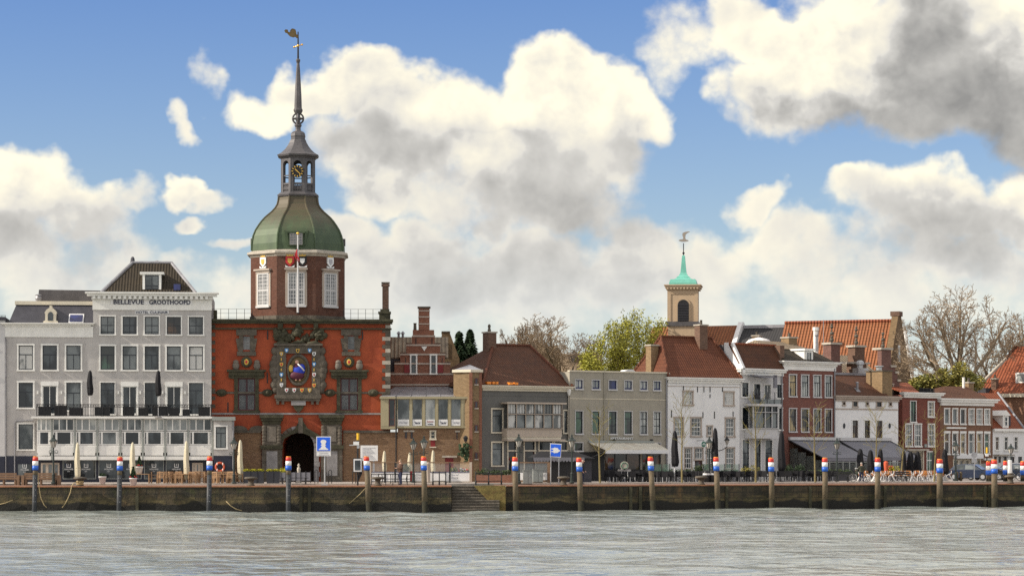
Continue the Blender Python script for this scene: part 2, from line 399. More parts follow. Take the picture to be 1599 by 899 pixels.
# ------------------------------------------------------------------ camera, render settings
cam = bpy.data.cameras.new('Camera'); co = bpy.data.objects.new('Camera', cam); COL.objects.link(co)
co.location = CAM; co.rotation_euler = (R(90), 0, 0)
cam.sensor_width = 36; cam.lens = 36*FP/1599; cam.shift_y = (HZ-449.5)/1599; cam.clip_start = 1; cam.clip_end = 9000
scene.camera = co
scene.render.resolution_x = 1024; scene.render.resolution_y = 575
vs = scene.view_settings; vs.view_transform = 'Standard'; vs.look = 'None'; vs.gamma = 1; vs.exposure = EXPO
cy = scene.cycles; cy.use_denoising = False; cy.max_bounces = 5; cy.diffuse_bounces = 2; cy.glossy_bounces = 3; cy.transmission_bounces = 2; cy.caustics_reflective = False; cy.caustics_refractive = False; cy.sample_clamp_indirect = 4
try: cy.denoiser = 'OPENIMAGEDENOISE'
except Exception: pass

# ------------------------------------------------------------------ sun
SUN_EL, SUN_AZ = R(31), R(11)                    # from the left, a little on the viewer's side
sdir = Vector((-math.cos(SUN_AZ)*math.cos(SUN_EL), -math.sin(SUN_AZ)*math.cos(SUN_EL), math.sin(SUN_EL)))
sl = bpy.data.lights.new('Sun', 'SUN'); so = bpy.data.objects.new('Sun', sl); COL.objects.link(so)
sl.energy = SUN_E; sl.angle = R(.5); sl.color = (1, .90, .76); so.rotation_euler = sdir.to_track_quat('Z', 'Y').to_euler(); so.location = (-60, 150, 80)

# ------------------------------------------------------------------ sky with cumulus, all in world directions
w = bpy.data.worlds.new('World'); scene.world = w; w.use_nodes = True; nt = w.node_tree; nt.nodes.clear()
out = N(nt, 'ShaderNodeOutputWorld'); bg = N(nt, 'ShaderNodeBackground'); bg.inputs['Strength'].default_value = 1.0
nt.links.new(bg.outputs[0], out.inputs[0])
sky = N(nt, 'ShaderNodeTexSky'); sky.sky_type = 'NISHITA'; sky.sun_disc = False; sky.sun_elevation = SUN_EL; sky.sun_rotation = R(270) - SUN_AZ
sky.altitude = 0; sky.air_density = 1.0; sky.dust_density = .4; sky.ozone_density = 2.0
D = N(nt, 'ShaderNodeTexCoord').outputs['Generated']
sx = N(nt, 'ShaderNodeSeparateXYZ'); nt.links.new(D, sx.inputs[0])
az = math_(nt, 'ARCTAN2', sx.outputs[0], sx.outputs[1])
hyp = math_(nt, 'SQRT', math_(nt, 'ADD', math_(nt, 'MULTIPLY', sx.outputs[0], sx.outputs[0]), math_(nt, 'MULTIPLY', sx.outputs[1], sx.outputs[1])))
te = math_(nt, 'DIVIDE', sx.outputs[2], math_(nt, 'MAXIMUM', hyp, .02))
cv = N(nt, 'ShaderNodeCombineXYZ'); nt.links.new(math_(nt, 'MULTIPLY', az, 10.0), cv.inputs[0]); nt.links.new(math_(nt, 'MULTIPLY', te, 10.0), cv.inputs[1])
P0 = cv.outputs[0]                               # one unit = a tenth of a radian
def noise_vec(vec, scale, detail, amp):
    n = noise(nt, vec, scale, detail, .55, out=1)
    return vmath(nt, 'MULTIPLY', vmath(nt, 'SUBTRACT', n, (.5,.5,.5)), (amp, amp, 0))
P1 = vmath(nt, 'ADD', P0, noise_vec(P0, 2.2, 2, .42))
P1 = vmath(nt, 'ADD', P1, noise_vec(P0, 7.0, 3, .16))
def sky_at(px, py): return ((px-CX)/410.0, (HZ-py)/410.0)
def blobs(vec, cells):
    acc = None
    for (x, y, rx, ry, wt) in cells:
        cx_, cy_ = sky_at(x, y)
        d = vmath(nt, 'SUBTRACT', vec, (cx_, cy_, 0))
        d = vmath(nt, 'MULTIPLY', d, (410.0/rx, 410.0/ry, 0))
        q = vmath(nt, 'DOT_PRODUCT', d, d, out=1)
        e = math_(nt, 'MULTIPLY_ADD', q, -wt, wt)
        acc = e if acc is None else math_(nt, 'SMOOTH_MAX', acc, e, .25)
    return acc
CLOUDS = [(50,300,95,82,1.0),(-20,380,120,100,1.0),(130,330,85,60,.7),(190,290,60,26,.35),(160,390,90,50,.45),
 (298,285,38,34,.9),(340,300,36,24,.6),(318,350,32,26,.75),(291,190,20,26,.45),(322,112,22,30,.3),(388,386,36,18,.5),
 (405,160,72,38,.7),(480,130,80,55,.9),(600,125,110,60,1.0),(700,160,120,80,1.0),(640,220,190,85,.9),(860,140,105,72,1.1),
 (840,230,190,110,1.0),(985,155,75,62,.9),(800,310,210,70,.8),(600,285,70,56,.8),
 (540,350,60,45,.8),(640,400,150,60,.75),(820,410,190,55,.75),(700,460,260,75,.8),(1000,385,80,60,.75),(960,440,190,75,.7),(560,430,120,70,.7),
 (1060,50,66,70,.5),(1180,50,90,70,.9),(1270,60,140,100,1.1),(1230,150,110,85,1.0),(1420,110,170,130,1.1),(1560,150,150,110,1.0),(1570,30,90,55,1.0),
 (1180,312,48,34,.6),(1220,370,90,50,.6),(1310,400,120,50,.5),(1340,312,66,34,.45),(1460,335,140,62,.8),(1590,310,90,72,.9),(1500,410,180,60,.5),
 (1380,-150,330,170,1.2),(980,-230,170,80,.7),(150,-190,170,80,.6),(280,440,110,40,.5),(90,440,150,50,.35),(1120,400,110,60,.5),(1400,440,240,55,.6),(700,500,420,55,.5),(200,480,300,50,.42),(1250,490,420,50,.36)]  # clouds above the frame are unseen, added to brighten the water's reflection
SHADE = [(1400,195,260,60,1.0),(1490,130,170,85,1.0),(870,330,200,55,.38),(660,250,190,65,.25),(1460,70,60,70,.55),(1000,230,60,50,.3),(140,370,110,55,.12),(1500,390,190,60,.2),(700,430,260,60,.12),(1560,230,130,40,.8)]
LIT = [(1265,80,120,100,1.0),(1225,140,110,70,.8),(860,130,110,70,.9),(50,270,110,55,.8),(560,105,110,40,.7),(1000,140,60,50,.6),(1590,95,40,40,.5),(590,270,60,40,.5),(760,250,50,40,.5),(1500,290,120,30,.6),(300,280,40,30,.6),(700,140,80,50,.4),(400,160,60,40,.5),(1575,25,60,32,.8),(1380,-150,330,190,1.0)]
E = blobs(P1, CLOUDS)
def vor(vec, scale, detail, rough=.55):
    v = N(nt, 'ShaderNodeTexVoronoi'); v.feature = 'SMOOTH_F1' if False else 'F1'; v.voronoi_dimensions = '2D' if False else '3D'; v.normalize = True
    v.inputs['Scale'].default_value = scale; v.inputs['Detail'].default_value = detail; v.inputs['Roughness'].default_value = rough; v.inputs['Lacunarity'].default_value = 2.2
    nt.links.new(vec, v.inputs['Vector']); return v.outputs['Distance']
P2 = vmath(nt, 'ADD', P0, noise_vec(P0, 5.0, 4, .10))
sh = vmath(nt, 'ADD', P2, (-.045, .055, 0))
def puff(vec):                                   # billowing height field: rounded lumps over lumps, plus fine fibre
    return math_(nt, 'SUBTRACT', 1.0, math_(nt, 'MULTIPLY', vor(vec, 3.2, 3.0), 1.25))
pf, pf2 = puff(P2), puff(sh)
n_a = noise(nt, P0, 3.0, 10, .58); n_b = noise(nt, vmath(nt, 'ADD', P0, (-.05, .055, 0)), 3.0, 6, .55)
n_c = noise(nt, P1, 1.5, 2, .5); n_d = noise(nt, vmath(nt, 'ADD', P1, (-.16, .16, 0)), 1.5, 2, .5)
n_f = math_(nt, 'ADD', math_(nt, 'MULTIPLY', math_(nt, 'SUBTRACT', n_a, .5), 1.5), math_(nt, 'MULTIPLY', math_(nt, 'SUBTRACT', pf, .62), 1.1))
front = math_(nt, 'MULTIPLY', ramp(nt, math_(nt, 'ABSOLUTE', az), .42, .30), ramp(nt, te, .34, .24))
# the rest of the sky: unseen bright cloud, added to light the shaded facades
n_g = noise(nt, vmath(nt, 'MULTIPLY', D, (1,1,2.2)), 2.6, 7, .55)
dens_g = math_(nt, 'MULTIPLY', math_(nt, 'SUBTRACT', n_g, .40), 5.0)
dens = N(nt, 'ShaderNodeMix', data_type='FLOAT'); 
nt.links.new(front, dens.inputs[0]); nt.links.new(dens_g, dens.inputs[2])
_d = math_(nt, 'ADD', E, n_f); nt.links.new(_d, dens.inputs[3]); dens = dens.outputs[0]
alpha = math_(nt, 'MULTIPLY', ramp(nt, dens, -.14, .5), ramp(nt, te, .0, .09, .72, 1.0))
S_ = blobs(P1, SHADE); L_ = blobs(P1, LIT)
S_ = ramp(nt, S_, -.6, .8); L_ = ramp(nt, L_, -.9, .8)
relief = math_(nt, 'ADD', math_(nt, 'MULTIPLY', math_(nt, 'SUBTRACT', pf, pf2), 1.05), math_(nt, 'MULTIPLY', math_(nt, 'SUBTRACT', n_a, n_b), .8))
relief = math_(nt, 'ADD', relief, math_(nt, 'MULTIPLY', math_(nt, 'SUBTRACT', n_c, n_d), .85))
edge = ramp(nt, dens, 1.0, .1, 0, .26)
lum = math_(nt, 'ADD', math_(nt, 'ADD', .565, math_(nt, 'MULTIPLY', L_, .25)), math_(nt, 'MULTIPLY', S_, -.36))
lum = math_(nt, 'ADD', lum, math_(nt, 'MULTIPLY', relief, math_(nt, 'MULTIPLY_ADD', L_, .6, .5)))
lum = math_(nt, 'ADD', lum, math_(nt, 'MULTIPLY', edge, math_(nt, 'SUBTRACT', 1.0, math_(nt, 'MULTIPLY', S_, .6))))
lum = math_(nt, 'MINIMUM', math_(nt, 'MAXIMUM', lum, .06), 1.0)
ccol = mixc(nt, ramp(nt, lum, .15, .55, smooth=False), CLOUD_DARK, CLOUD_MID)
ccol = mixc(nt, ramp(nt, lum, .5, .95, smooth=False), ccol, CLOUD_LIT)
back = math_(nt, 'SUBTRACT', 1.0, front)
ccol = mixc(nt, back, ccol, CLOUD_BACK)
skc = vmath(nt, 'MULTIPLY', sky.outputs[0], (SKY_S*SKY_T[0], SKY_S*SKY_T[1], SKY_S*SKY_T[2]))
hs = N(nt, 'ShaderNodeHueSaturation'); hs.inputs['Saturation'].default_value = SKY_SAT; nt.links.new(skc, hs.inputs['Color'])
blue = hs.outputs[0]
# air thickens the sky colour away from the horizon
blue = mixc(nt, ramp(nt, te, .03, .19, smooth=False), mixc(nt, 1.0, blue, SKY_LOW, 'MULTIPLY'), mixc(nt, 1.0, blue, SKY_HIGH, 'MULTIPLY'))
full = mixc(nt, alpha, blue, ccol)
full = mixc(nt, ramp(nt, te, .085, .01, 0, .6), full, HORIZON)
nt.links.new(full, bg.inputs[0])

# ------------------------------------------------------------------ water
def quay_y(px):                                  # depth of the quay edge under a photo column
    return 200 + 2.5*(px+100)/800 if px < 700 else 202.5 + 18.5*(px-700)/1000
def quay_pt(px, dy=0.0):
    Y = quay_y(px) + dy; return Vector(((px-CX)*Y/FP, Y, 0))
from mathutils import noise as mnoise
xs = [-3000,-600,-160,-90] + [-62 + .62*i for i in range(int(130/.62))] + [72,100,180,700,3000]
ys = [-400,-60,20,50,66] + [76 + .36*i for i in range(int(150/.36))] + [229]
wv = []
for y in ys:
    for x in xs:
        a = 1.0 if (-62 <= x <= 69 and 76 <= y <= 226) else 0.0
        z = 0.0
        if a:
            z = .20*mnoise.noise((x*.09+y*.02, y*.13, 1.3)) + .14*mnoise.noise((x*.22+y*.06, y*.30, 5.1)) + .05*mnoise.noise((x*.6, y*.8, 9.7))
            gust = .55 + .9*max(0, mnoise.noise((x*.03+3, y*.035, 2.2)) + .35)
            z *= gust
        wv.append((x, y, z))
nx_ = len(xs)
wf = [(j*nx_+i, j*nx_+i+1, (j+1)*nx_+i+1, (j+1)*nx_+i) for j in range(len(ys)-1) for i in range(nx_-1)]
m, nt, b = new_mat('river'); o = coords(nt)
big = noise(nt, coords(nt, (.02,.03,1)), 1.0, 4, .6)
nt.links.new(mixc(nt, ramp(nt, big, .35, .65), (.205,.24,.23), (.28,.295,.26)), b.inputs['Base Color'])
b.inputs['Roughness'].default_value = .12; b.inputs['IOR'].default_value = 1.333; b.inputs['Specular IOR Level'].default_value = .5
bp = N(nt, 'ShaderNodeBump'); bp.inputs['Strength'].default_value = 1.0; bp.inputs['Distance'].default_value = .36
h = math_(nt, 'ADD', noise(nt, coords(nt, (.55, .62, 1)), 1.0, 3, .55), math_(nt, 'MULTIPLY', noise(nt, coords(nt, (.17, .24, 1)), 1.0, 2, .55), 2.2))
nt.links.new(h, bp.inputs['Height']); nt.links.new(bp.outputs[0], b.inputs['Normal'])
me = bpy.data.meshes.new('water'); me.from_pydata(wv, [], wf); me.materials.append(M['river']); me.polygons.foreach_set('use_smooth', [True]*len(me.polygons)); me.update()
wo = bpy.data.objects.new('water', me); COL.objects.link(wo); struct(wo)

# ------------------------------------------------------------------ quay, paving, ground
STEPL, STEPR = 705, 770                          # where the landing stairs cut the quay wall
line = [-900, -300, 0, 350, 700, 1000, 1300, 1700, 2600]
def strip(name, d0, d1, z0, z1, m, line=line):
    mb = MB(); vs = []
    for p in line:
        a = quay_pt(p, d0); c = quay_pt(p, d1)
        vs += [(a.x, a.y, z0), (c.x, c.y, z1)]
    mb.add(vs, [(2*i, 2*i+2, 2*i+3, 2*i+1) for i in range(len(line)-1)])
    return mb
def wallrun(pxs, d0, d1, z0, z1):                # solid run following the quay line
    mb = MB(); n = len(pxs); vs = []
    for p in pxs:
        a = quay_pt(p, d0); c = quay_pt(p, d1)
        vs += [(a.x,a.y,z0),(a.x,a.y,z1),(c.x,c.y,z1),(c.x,c.y,z0)]
    fs = []
    for i in range(n-1):
        for k in range(4): fs.append((4*i+k, 4*i+(k+1)%4, 4*i+4+(k+1)%4, 4*i+4+k))
    fs += [(0,1,2,3), (4*n-4,4*n-1,4*n-2,4*n-3)]
    return mb.add(vs, fs)
qw = thing('quay_wall', 'long dark mossy stone quay wall rising out of the river', 'quay wall')
wl = wallrun([-900,-300,0,350,STEPL], 0, 1.2, -3, 1.86); wl2 = wallrun([778,1000,1300,1700,2600], 0, 1.2, -3, 1.86)
wl.add(wl2.v, wl2.f); wl3 = wallrun([STEPL,STEPR], 2.62, 3.2, -3, 1.88); wl.add(wl3.v, wl3.f)
wl.build('wall', 'quay_stone', qw)
cp = wallrun([-900,-300,0,350,STEPL], -.05, .55, 1.862, 1.95); c2 = wallrun([790,1000,1300,1700,2600], -.05, .55, 1.862, 1.95); cp.add(c2.v, c2.f)
cp.build('coping', 'coping', qw)
wallrun([752, 789.5], .37, 1.6, 1.45, 1.96).build('coping', 'coping_yellow', qw)
# timber fenders and rust marks standing against the wall
for p in (214, 470, 483, 985, 1000, 1135, 1265, 1382, 1538, 1545):
    a = quay_pt(p, -.1); MB().box(a.x-.12, a.x+.12, a.y-.06, a.y+.12, -1, 1.80+.04*rnd.random()).build('fender', 'pile_moss_shaded' if p in (470,483) else 'stone_moss', qw)
st = thing('landing_stairs', 'worn stone landing steps cut into the quay wall going down to the water', 'stairs')
s = MB()
nst = 9
for i in range(nst):                             # treads run parallel to the quay, the flight descends outwards and to the right
    z1 = 1.92 - i*.22
    a0 = quay_pt(STEPL); a1 = quay_pt(STEPR)
    yb = 2.55 - i*.28
    xa, xb = a0.x+.01, a1.x + .5
    s.box(xa, xb, a0.y + yb - .28, a0.y + 2.6, z1-.22, z1-.001*i)
s.build('steps', 'stone_dark', st)
for i in range(nst):
    z1 = 1.92 - i*.22; a0 = quay_pt(STEPL); a1 = quay_pt(STEPR); yb = 2.55 - i*.28
    MB().box(a0.x+.02, a1.x+.49, a0.y+yb-.31, a0.y+yb-.14, z1-.06, z1+.012).build('nosing', 'stone_mid', st)
ck = MB(); a1 = quay_pt(STEPR)
ck.prism([(a1.x-1.5,1.94),(a1.x+.97,1.94),(a1.x+.97,-2),(a1.x+.62,-2),(a1.x+.35,0)], a1.y-.12, a1.y+.36)
ck.build('cheek_wall', 'coping_yellow', st)
sp_l = strip('x', .5, 2.6, 1.953, 2.0, 0, [-900,-300,0,350,STEPL]); sp_r = strip('x', .5, 2.6, 1.953, 2.0, 0, [771,1000,1300,1700,2600]); sp_l.add(sp_r.v, sp_r.f)
struct(sp_l.build('quay_pavement', 'paving'))
kb = wallrun(line, 2.6, 2.9, 1.9, 2.105); struct(kb.build('kerb', 'stone_light'))
pv = MB(); vs = []
g = strip('x', 2.85, 34, 2.1, 2.1, 0); struct(g.build('pavement', 'paving_pale'))
g = MB(); g.add([(-4000,210,1.8),(4000,240,1.8),(4000,6000,1.8),(-4000,6000,1.8)], [(0,1,2,3)])
struct(g.build('ground', 'ground_earth'))
# paving over the stairwell gap is left open: trim strip pieces sit behind it
# ------------------------------------------------------------------ facades
class Fac:
    """A facade between two photo columns at given depths: local x runs along it, y into the building, z up from the pavement."""
    def __init__(s, name, label, cat, pL, YL, pR, YR, group=None, gz=GZ):
        a = Vector(((pL-CX)*YL/FP, YL)); c = Vector(((pR-CX)*YR/FP, YR))
        s.th = math.atan2(c.y-a.y, c.x-a.x); s.W = (c-a).length
        s.o = thing(name, label, cat, (a.x, a.y, gz), s.th, group)
        s.Mi = (Matrix.Translation((a.x, a.y, gz)) @ Matrix.Rotation(s.th, 4, 'Z')).inverted()
        s.c = s.Mi @ CAM; s.R3 = s.Mi.to_3x3(); s.pL = pL
    def uw(s, px, py, d=0.0):
        dr = s.R3 @ Vector(((px-CX)/FP, 1, (HZ-py)/FP)); t = (d - s.c.y)/dr.y
        return s.c.x + t*dr.x, s.c.z + t*dr.z
    def p(s, px, py, d=0.0): u, w = s.uw(px, py, d); return (u, d, w)
    def u(s, px, d=0.0): return s.uw(px, HZ, d)[0]
    def w(s, py, px=None, d=0.0): return s.uw(s.pL if px is None else px, py, d)[1]
    def poly(s, pts, d=0.0): return [s.uw(x, y, d) for x, y in pts]

def rect_clip(h): return (min(h[0],h[1]), max(h[0],h[1]), min(h[2],h[3]), max(h[2],h[3]))
def wall(F, u0, u1, w0, w1, holes, D, m, y=0.0, rev=.14, name='wall', parent=None, top=True):
    """Solid-looking masonry box of depth D whose front has real openings with reveals."""
    mb = MB(); hs = [rect_clip(h) for h in holes]
    hs = [h for h in hs if h[0] > u0+.01 and h[1] < u1-.01 and h[3] < w1]
    us = sorted({u0, u1, *[h[0] for h in hs], *[h[1] for h in hs]}); ws = sorted({w0, w1, *[max(w0,h[2]) for h in hs], *[h[3] for h in hs]})
    for i in range(len(us)-1):
        for j in range(len(ws)-1):
            a, b2, c, d = us[i], us[i+1], ws[j], ws[j+1]
            if b2-a < 1e-5 or d-c < 1e-5: continue
            mu, mw = (a+b2)/2, (c+d)/2
            if any(h[0] < mu < h[1] and h[2] < mw < h[3] for h in hs): continue
            mb.add([(a,y,c),(b2,y,c),(b2,y,d),(a,y,d)], [(0,1,2,3)])
    for h in hs:
        a, b2, c, d = h; c = max(c, w0)
        mb.add([(a,y,c),(b2,y,c),(b2,y,d),(a,y,d),(a,y+rev,c),(b2,y+rev,c),(b2,y+rev,d),(a,y+rev,d)],
               [(0,4,5,1),(1,5,6,2),(2,6,7,3),(3,7,4,0)])
    mb.add([(u0,y,w0),(u0,y+D,w0),(u0,y+D,w1),(u0,y,w1)], [(0,1,2,3)]); mb.add([(u1,y,w0),(u1,y,w1),(u1,y+D,w1),(u1,y+D,w0)], [(0,1,2,3)])
    mb.add([(u0,y+D,w0),(u1,y+D,w0),(u1,y+D,w1),(u0,y+D,w1)], [(0,1,2,3)])
    if top: mb.add([(u0,y,w1),(u1,y,w1),(u1,y+D,w1),(u0,y+D,w1)], [(0,1,2,3)])
    return mb.build(name, m, F.o if parent is None else parent, fix=False)

def window(F, r, frame='white_paint', glass='glass_dark', bars=(), sur=None, sw=.13, sill=None, y=0.0, fw=.06, name='window', rev=.10, head=0.0, parent=None, arch=0.0, bw=.05):
    """r = opening (u0,u1,w0,w1); bars: ('v',frac,w0frac,w1frac) / ('h',frac); a surround and sill standing proud if given; the pane is a child."""
    u0, u1, w0, w1 = rect_clip(r); mb = MB(); fy0, fy1 = y+rev-.05, y+rev+.03
    mats = [frame] + ([sur] if sur else [])
    mb.box(u0, u0+fw, fy0, fy1, w0, w1); mb.box(u1-fw, u1, fy0, fy1, w0, w1)
    mb.box(u0+fw, u1-fw, fy0, fy1, w0, w0+fw); mb.box(u0+fw, u1-fw, fy0, fy1, w1-fw, w1)
    W, H = u1-u0, w1-w0
    for bdef in bars:
        if bdef[0] == 'h':
            z = w0 + H*bdef[1]; t = bdef[2] if len(bdef) > 2 else bw; mb.box(u0+fw, u1-fw, fy0+.006, fy1-.006, z-t/2, z+t/2)
        else:
            x = u0 + W*bdef[1]; a = w0 + H*(bdef[2] if len(bdef) > 2 else 0); c = w0 + H*(bdef[3] if len(bdef) > 3 else 1)
            mb.box(x-bw/2, x+bw/2, fy0+.01, fy1-.01, max(a, w0+fw), min(c, w1-fw))
    if sur:
        p0, p1 = y-.05, y+.04
        mb.box(u0-sw, u0, p0, p1, w0-.0, w1, 1); mb.box(u1, u1+sw, p0, p1, w0-.0, w1, 1)
        mb.box(u0-sw-.02, u1+sw+.02, p0-.03, p1, w1, w1+sw+head, 1)
        mb.box(u0-sw-.04, u1+sw+.04, p0-.06, p1, w0-(sill or .12), w0, 1)
    elif sill:
        mb.box(u0-.08, u1+.08, y-.07, y+.05, w0-sill, w0, 0)
    o = mb.build(name, mats, parent if parent is not None else F.o, uv=False)
    MB().box(u0+fw*.5, u1-fw*.5, y+rev-.015, y+rev+.012, w0+fw*.5, w1-fw*.5).build('pane', glass, o, uv=False)
    return o
def R4(F, x0, y0, x1, y1, d=0.0):                # photo rectangle -> (u0,u1,w0,w1)
    u0, w1 = F.uw(x0, y0, d); u1, w0 = F.uw(x1, y1, d); return (u0, u1, w0, w1)
def row(F, xs, y0, y1, d=0.0, ref=None):         # a row of openings of one height
    pr = xs[0] if ref is None else ref
    _, w1 = F.uw(pr[0], y0, d); _, w0 = F.uw(pr[0], y1, d)
    return [(F.u(a, d), F.u(c, d), w0, w1) for a, c in xs]
TWIN = (('h', .62, .07), ('v', .5, 0, .6))
GRID23 = (('v', .5), ('h', .34), ('h', .67)); GRID24 = (('v', .5), ('h', .5, .07), ('h', .25), ('h', .75))
GRID34 = (('v', .34), ('v', .67), ('h', .5, .07), ('h', .25), ('h', .75)); GRID22 = (('v', .5), ('h', .5))

def cornice(F, u0, u1, w0, w1, m, y=0.0, out=.35, name='cornice', dent=0):
    mb = MB(); h = w1-w0
    mb.box(u0-.02, u1+.02, y-out*.35, y+.15, w0, w0+h*.45); mb.box(u0-out*.5, u1+out*.5, y-out*.75, y+.15, w0+h*.45+.002, w0+h*.78); mb.box(u0-out*.7, u1+out*.7, y-out, y+.2, w0+h*.78+.002, w1)
    if dent:
        n = int((u1-u0)/dent)
        for i in range(n): mb.box(u0+(i+.2)*dent, u0+(i+.75)*dent, y-out*.72, y-out*.36, w0+h*.05, w0+h*.44)
    return mb.build(name, m, F.o)
def hip(F, e0, e1, r0, r1, ew, rw, D, m, over=.25, name='roof', y0=0.0, thick=.12):
    """Roof over e0..e1 x depth D with ridge r0..r1 (equal ends make gables)."""
    mb = MB(); a, b2 = y0-over, y0+D+over; c = y0+D/2
    vs = [(e0,a,ew),(e1,a,ew),(e1,b2,ew),(e0,b2,ew),(r0,c,rw),(r1,c,rw)]
    mb.add(vs, [(0,1,5,4),(2,3,4,5),(0,4,3),(1,2,5),(0,3,2,1)])
    o = mb.build(name, m, F.o)
    return o
def slope(F, pts, m, name='roof', th=.15, parent=None):
    """A thick roof plane through local points (front outline, counter-clockwise seen from outside)."""
    P = [Vector(p) for p in pts]; n = (P[1]-P[0]).cross(P[2]-P[0]).normalized()*th; k = len(P); mb = MB()
    mb.add(P + [p-n for p in P], [tuple(range(k)), tuple(range(2*k-1,k-1,-1))] + [(i,(i+1)%k,k+(i+1)%k,k+i) for i in range(k)])
    return mb.build(name, m, F.o if parent is None else parent)
def chimney(F, u0, u1, w0, w1, y0, y1, m='brick_chimney', cap='stone_light', pots=2, pot=True, parent=None, band=True):
    mb = MB(); mb.box(u0, u1, y0, y1, w0, w1)
    o = mb.build('chimney', m, F.o if parent is None else parent)
    MB().box(u0-.08, u1+.08, y0-.08, y1+.08, w1, w1+.12).build('chimney_cap', cap, o)
    if pot:
        for i in range(pots):
            x = u0 + (u1-u0)*(i+.5)/pots
            MB().lathe([(.13,w1+.12),(.11,w1+.45),(.14,w1+.5),(.1,w1+.52)], x, (y0+y1)/2, 8).build('chimney_pot', 'stone_dark', o)
    return o
def text(s, m, parent, name, u0, u1, w0, w1, y, ext=.015, back=False):
    cu = bpy.data.curves.new('t', 'FONT'); cu.body = s; cu.size = 1; cu.extrude = .02; cu.offset = .018; cu.resolution_u = 2
    ob = bpy.data.objects.new('t', cu); COL.objects.link(ob); bpy.context.view_layer.update()
    me = bpy.data.meshes.new_from_object(ob.evaluated_get(bpy.context.evaluated_depsgraph_get())); bpy.data.objects.remove(ob); bpy.data.curves.remove(cu)
    xs_ = [v.co.x for v in me.vertices]; ys_ = [v.co.y for v in me.vertices]; a, c, d, e = min(xs_), max(xs_), min(ys_), max(ys_)
    for v in me.vertices:
        x, yy, z = v.co; v.co = (u0+(x-a)/(c-a)*(u1-u0), y - (z/.02)*ext, w0+(yy-d)/(e-d)*(w1-w0))
    me.materials.clear(); me.materials.append(M[m]); me.name = name
    o = bpy.data.objects.new(name, me); COL.objects.link(o); o.parent = parent; return o
def rail(F, u0, u1, w0, w1, y, m='iron', posts=6, bars=3, r=.025, name='railing', pr=.035, parent=None):
    mb = MB()
    for i in range(posts+1):
        x = u0+(u1-u0)*i/posts; mb.box(x-pr/2, x+pr/2, y-pr/2, y+pr/2, w0, w1)
    for j in range(bars):
        z = w0+(w1-w0)*(j+1)/bars; mb.box(u0, u1, y-r/2+.001, y+r/2-.001, z-r, z)
    return mb.build(name, m, F.o if parent is None else parent, uv=False)
def dpipe(F, px, y0, y1, d=-.08, m='zinc', r=.05):
    u = F.u(px, d); MB().tube([(u,d,F.w(y0,px,d)),(u,d,max(.02,F.w(y1,px,d)))], r, 6).build('downpipe', m, F.o, uv=False)

# ================================================================== HOTEL
F = Fac('hotel', 'large grey stuccoed hotel with white glazed veranda left of the red gate', 'hotel', 8, 216.5, 330, 218)
u1, uM, u2 = F.u(8), F.u(145.5), F.u(330); DW = 12
wL, wRt = F.w(507, 30), F.w(458, 230)
rowA = row(F, [(29,51.5),(66.5,89),(103.5,126)], 539, 577); rowB = row(F, [(29,51.5)], 597, 636) + row(F, [(103.5,126)], 597, 640); door = row(F, [(66.5,88.5)], 602, 646)
rowG = row(F, [(29,51.5)], 662, 701)
wall(F, u1, uM, 0, wL, rowA+rowB+door+rowG, DW, 'stucco_grey')
for i, r in enumerate(rowA+rowB): window(F, r, 'frame_dark', ['glass_curtain','glass_dark','glass_mid','glass_dark','glass_mid'][i], TWIN, 'white_paint', fw=.07)
window(F, door[0], 'white_paint', 'glass_dark', (('v',.5),), 'white_paint', head=.22, name='balcony_door')
window(F, rowG[0], 'frame_dark', 'glass_mid', (), 'white_paint')
X5 = [(157,179),(191.5,213.5),(226,248),(260.5,282.5),(295,317)]
rowC = row(F, X5, 494, 521.5); rowD = row(F, X5, 540, 577)
rowE = row(F, [X5[0],X5[2],X5[4]], 597, 646); rowE2 = row(F, [X5[1],X5[3]], 603, 646)
wall(F, uM, u2, 0, wRt, rowC+rowD+rowE+rowE2, DW, 'stucco_grey', name='wall')
for i, r in enumerate(rowC): window(F, r, 'frame_dark', ['glass_mid','glass_dark','glass_mid','glass_shop','glass_mid'][i], (('h',.5),('v',.5),('h',.12)), 'white_paint', sw=.1)
for i, r in enumerate(rowD): window(F, r, 'frame_dark', ['glass_green','glass_mid','glass_dark','glass_mid','glass_curtain'][i], TWIN, 'white_paint', fw=.07)
for i, r in enumerate(rowE): window(F, r, 'frame_dark', 'glass_dark', (('h',.75),('v',.5,0,.75)), 'white_paint', sw=.06)
for r in rowE2: window(F, r, 'white_paint', 'glass_dark', (('v',.5),), 'white_paint', head=.25, name='balcony_door')
# left wing cornice, mansard, ornament dormer
wc0, wc1 = F.w(526, 30), F.w(504, 30)
MB().box(u1-.03, uM-.002, -.07, .1, wc0, F.w(509,30)).build('frieze', 'white_paint', F.o)
cornice(F, u1, uM-.2, F.w(509.5,30), wc1, 'white_paint', out=.5)
wm = F.w(476, 60, 1.6)
slope(F, [(u1+.3,-.1,wc1+.01),(uM,-.1,wc1+.01),(uM,1.6,wm),(u1+.75,1.6,wm)], 'slate', th=.1)
mb = MB(); mb.add([(u1+.3,-.1,wc1),(u1+.75,1.6,wm),(u1+.75,DW-1,wm),(u1+.3,DW,wc1)], [(0,1,2,3)]); mb.box(u1+.76, uM, 1.7, DW-1, wc1, wm); mb.build('roof', 'slate', F.o)
MB().box(u1+.65, uM-.01, 1.45, DW-1, wm+.004, F.w(470,60,1.5)).build('roof_edge', 'cream_paint', F.o)
a, c = F.u(58, 5), F.u(160, 5); MB().prism([(a,wm),(c,wm),(c,F.w(453.5,140,5)),(a+.15,F.w(452,60,5))], 5, 9).build('roof_box', 'lead', F.o)
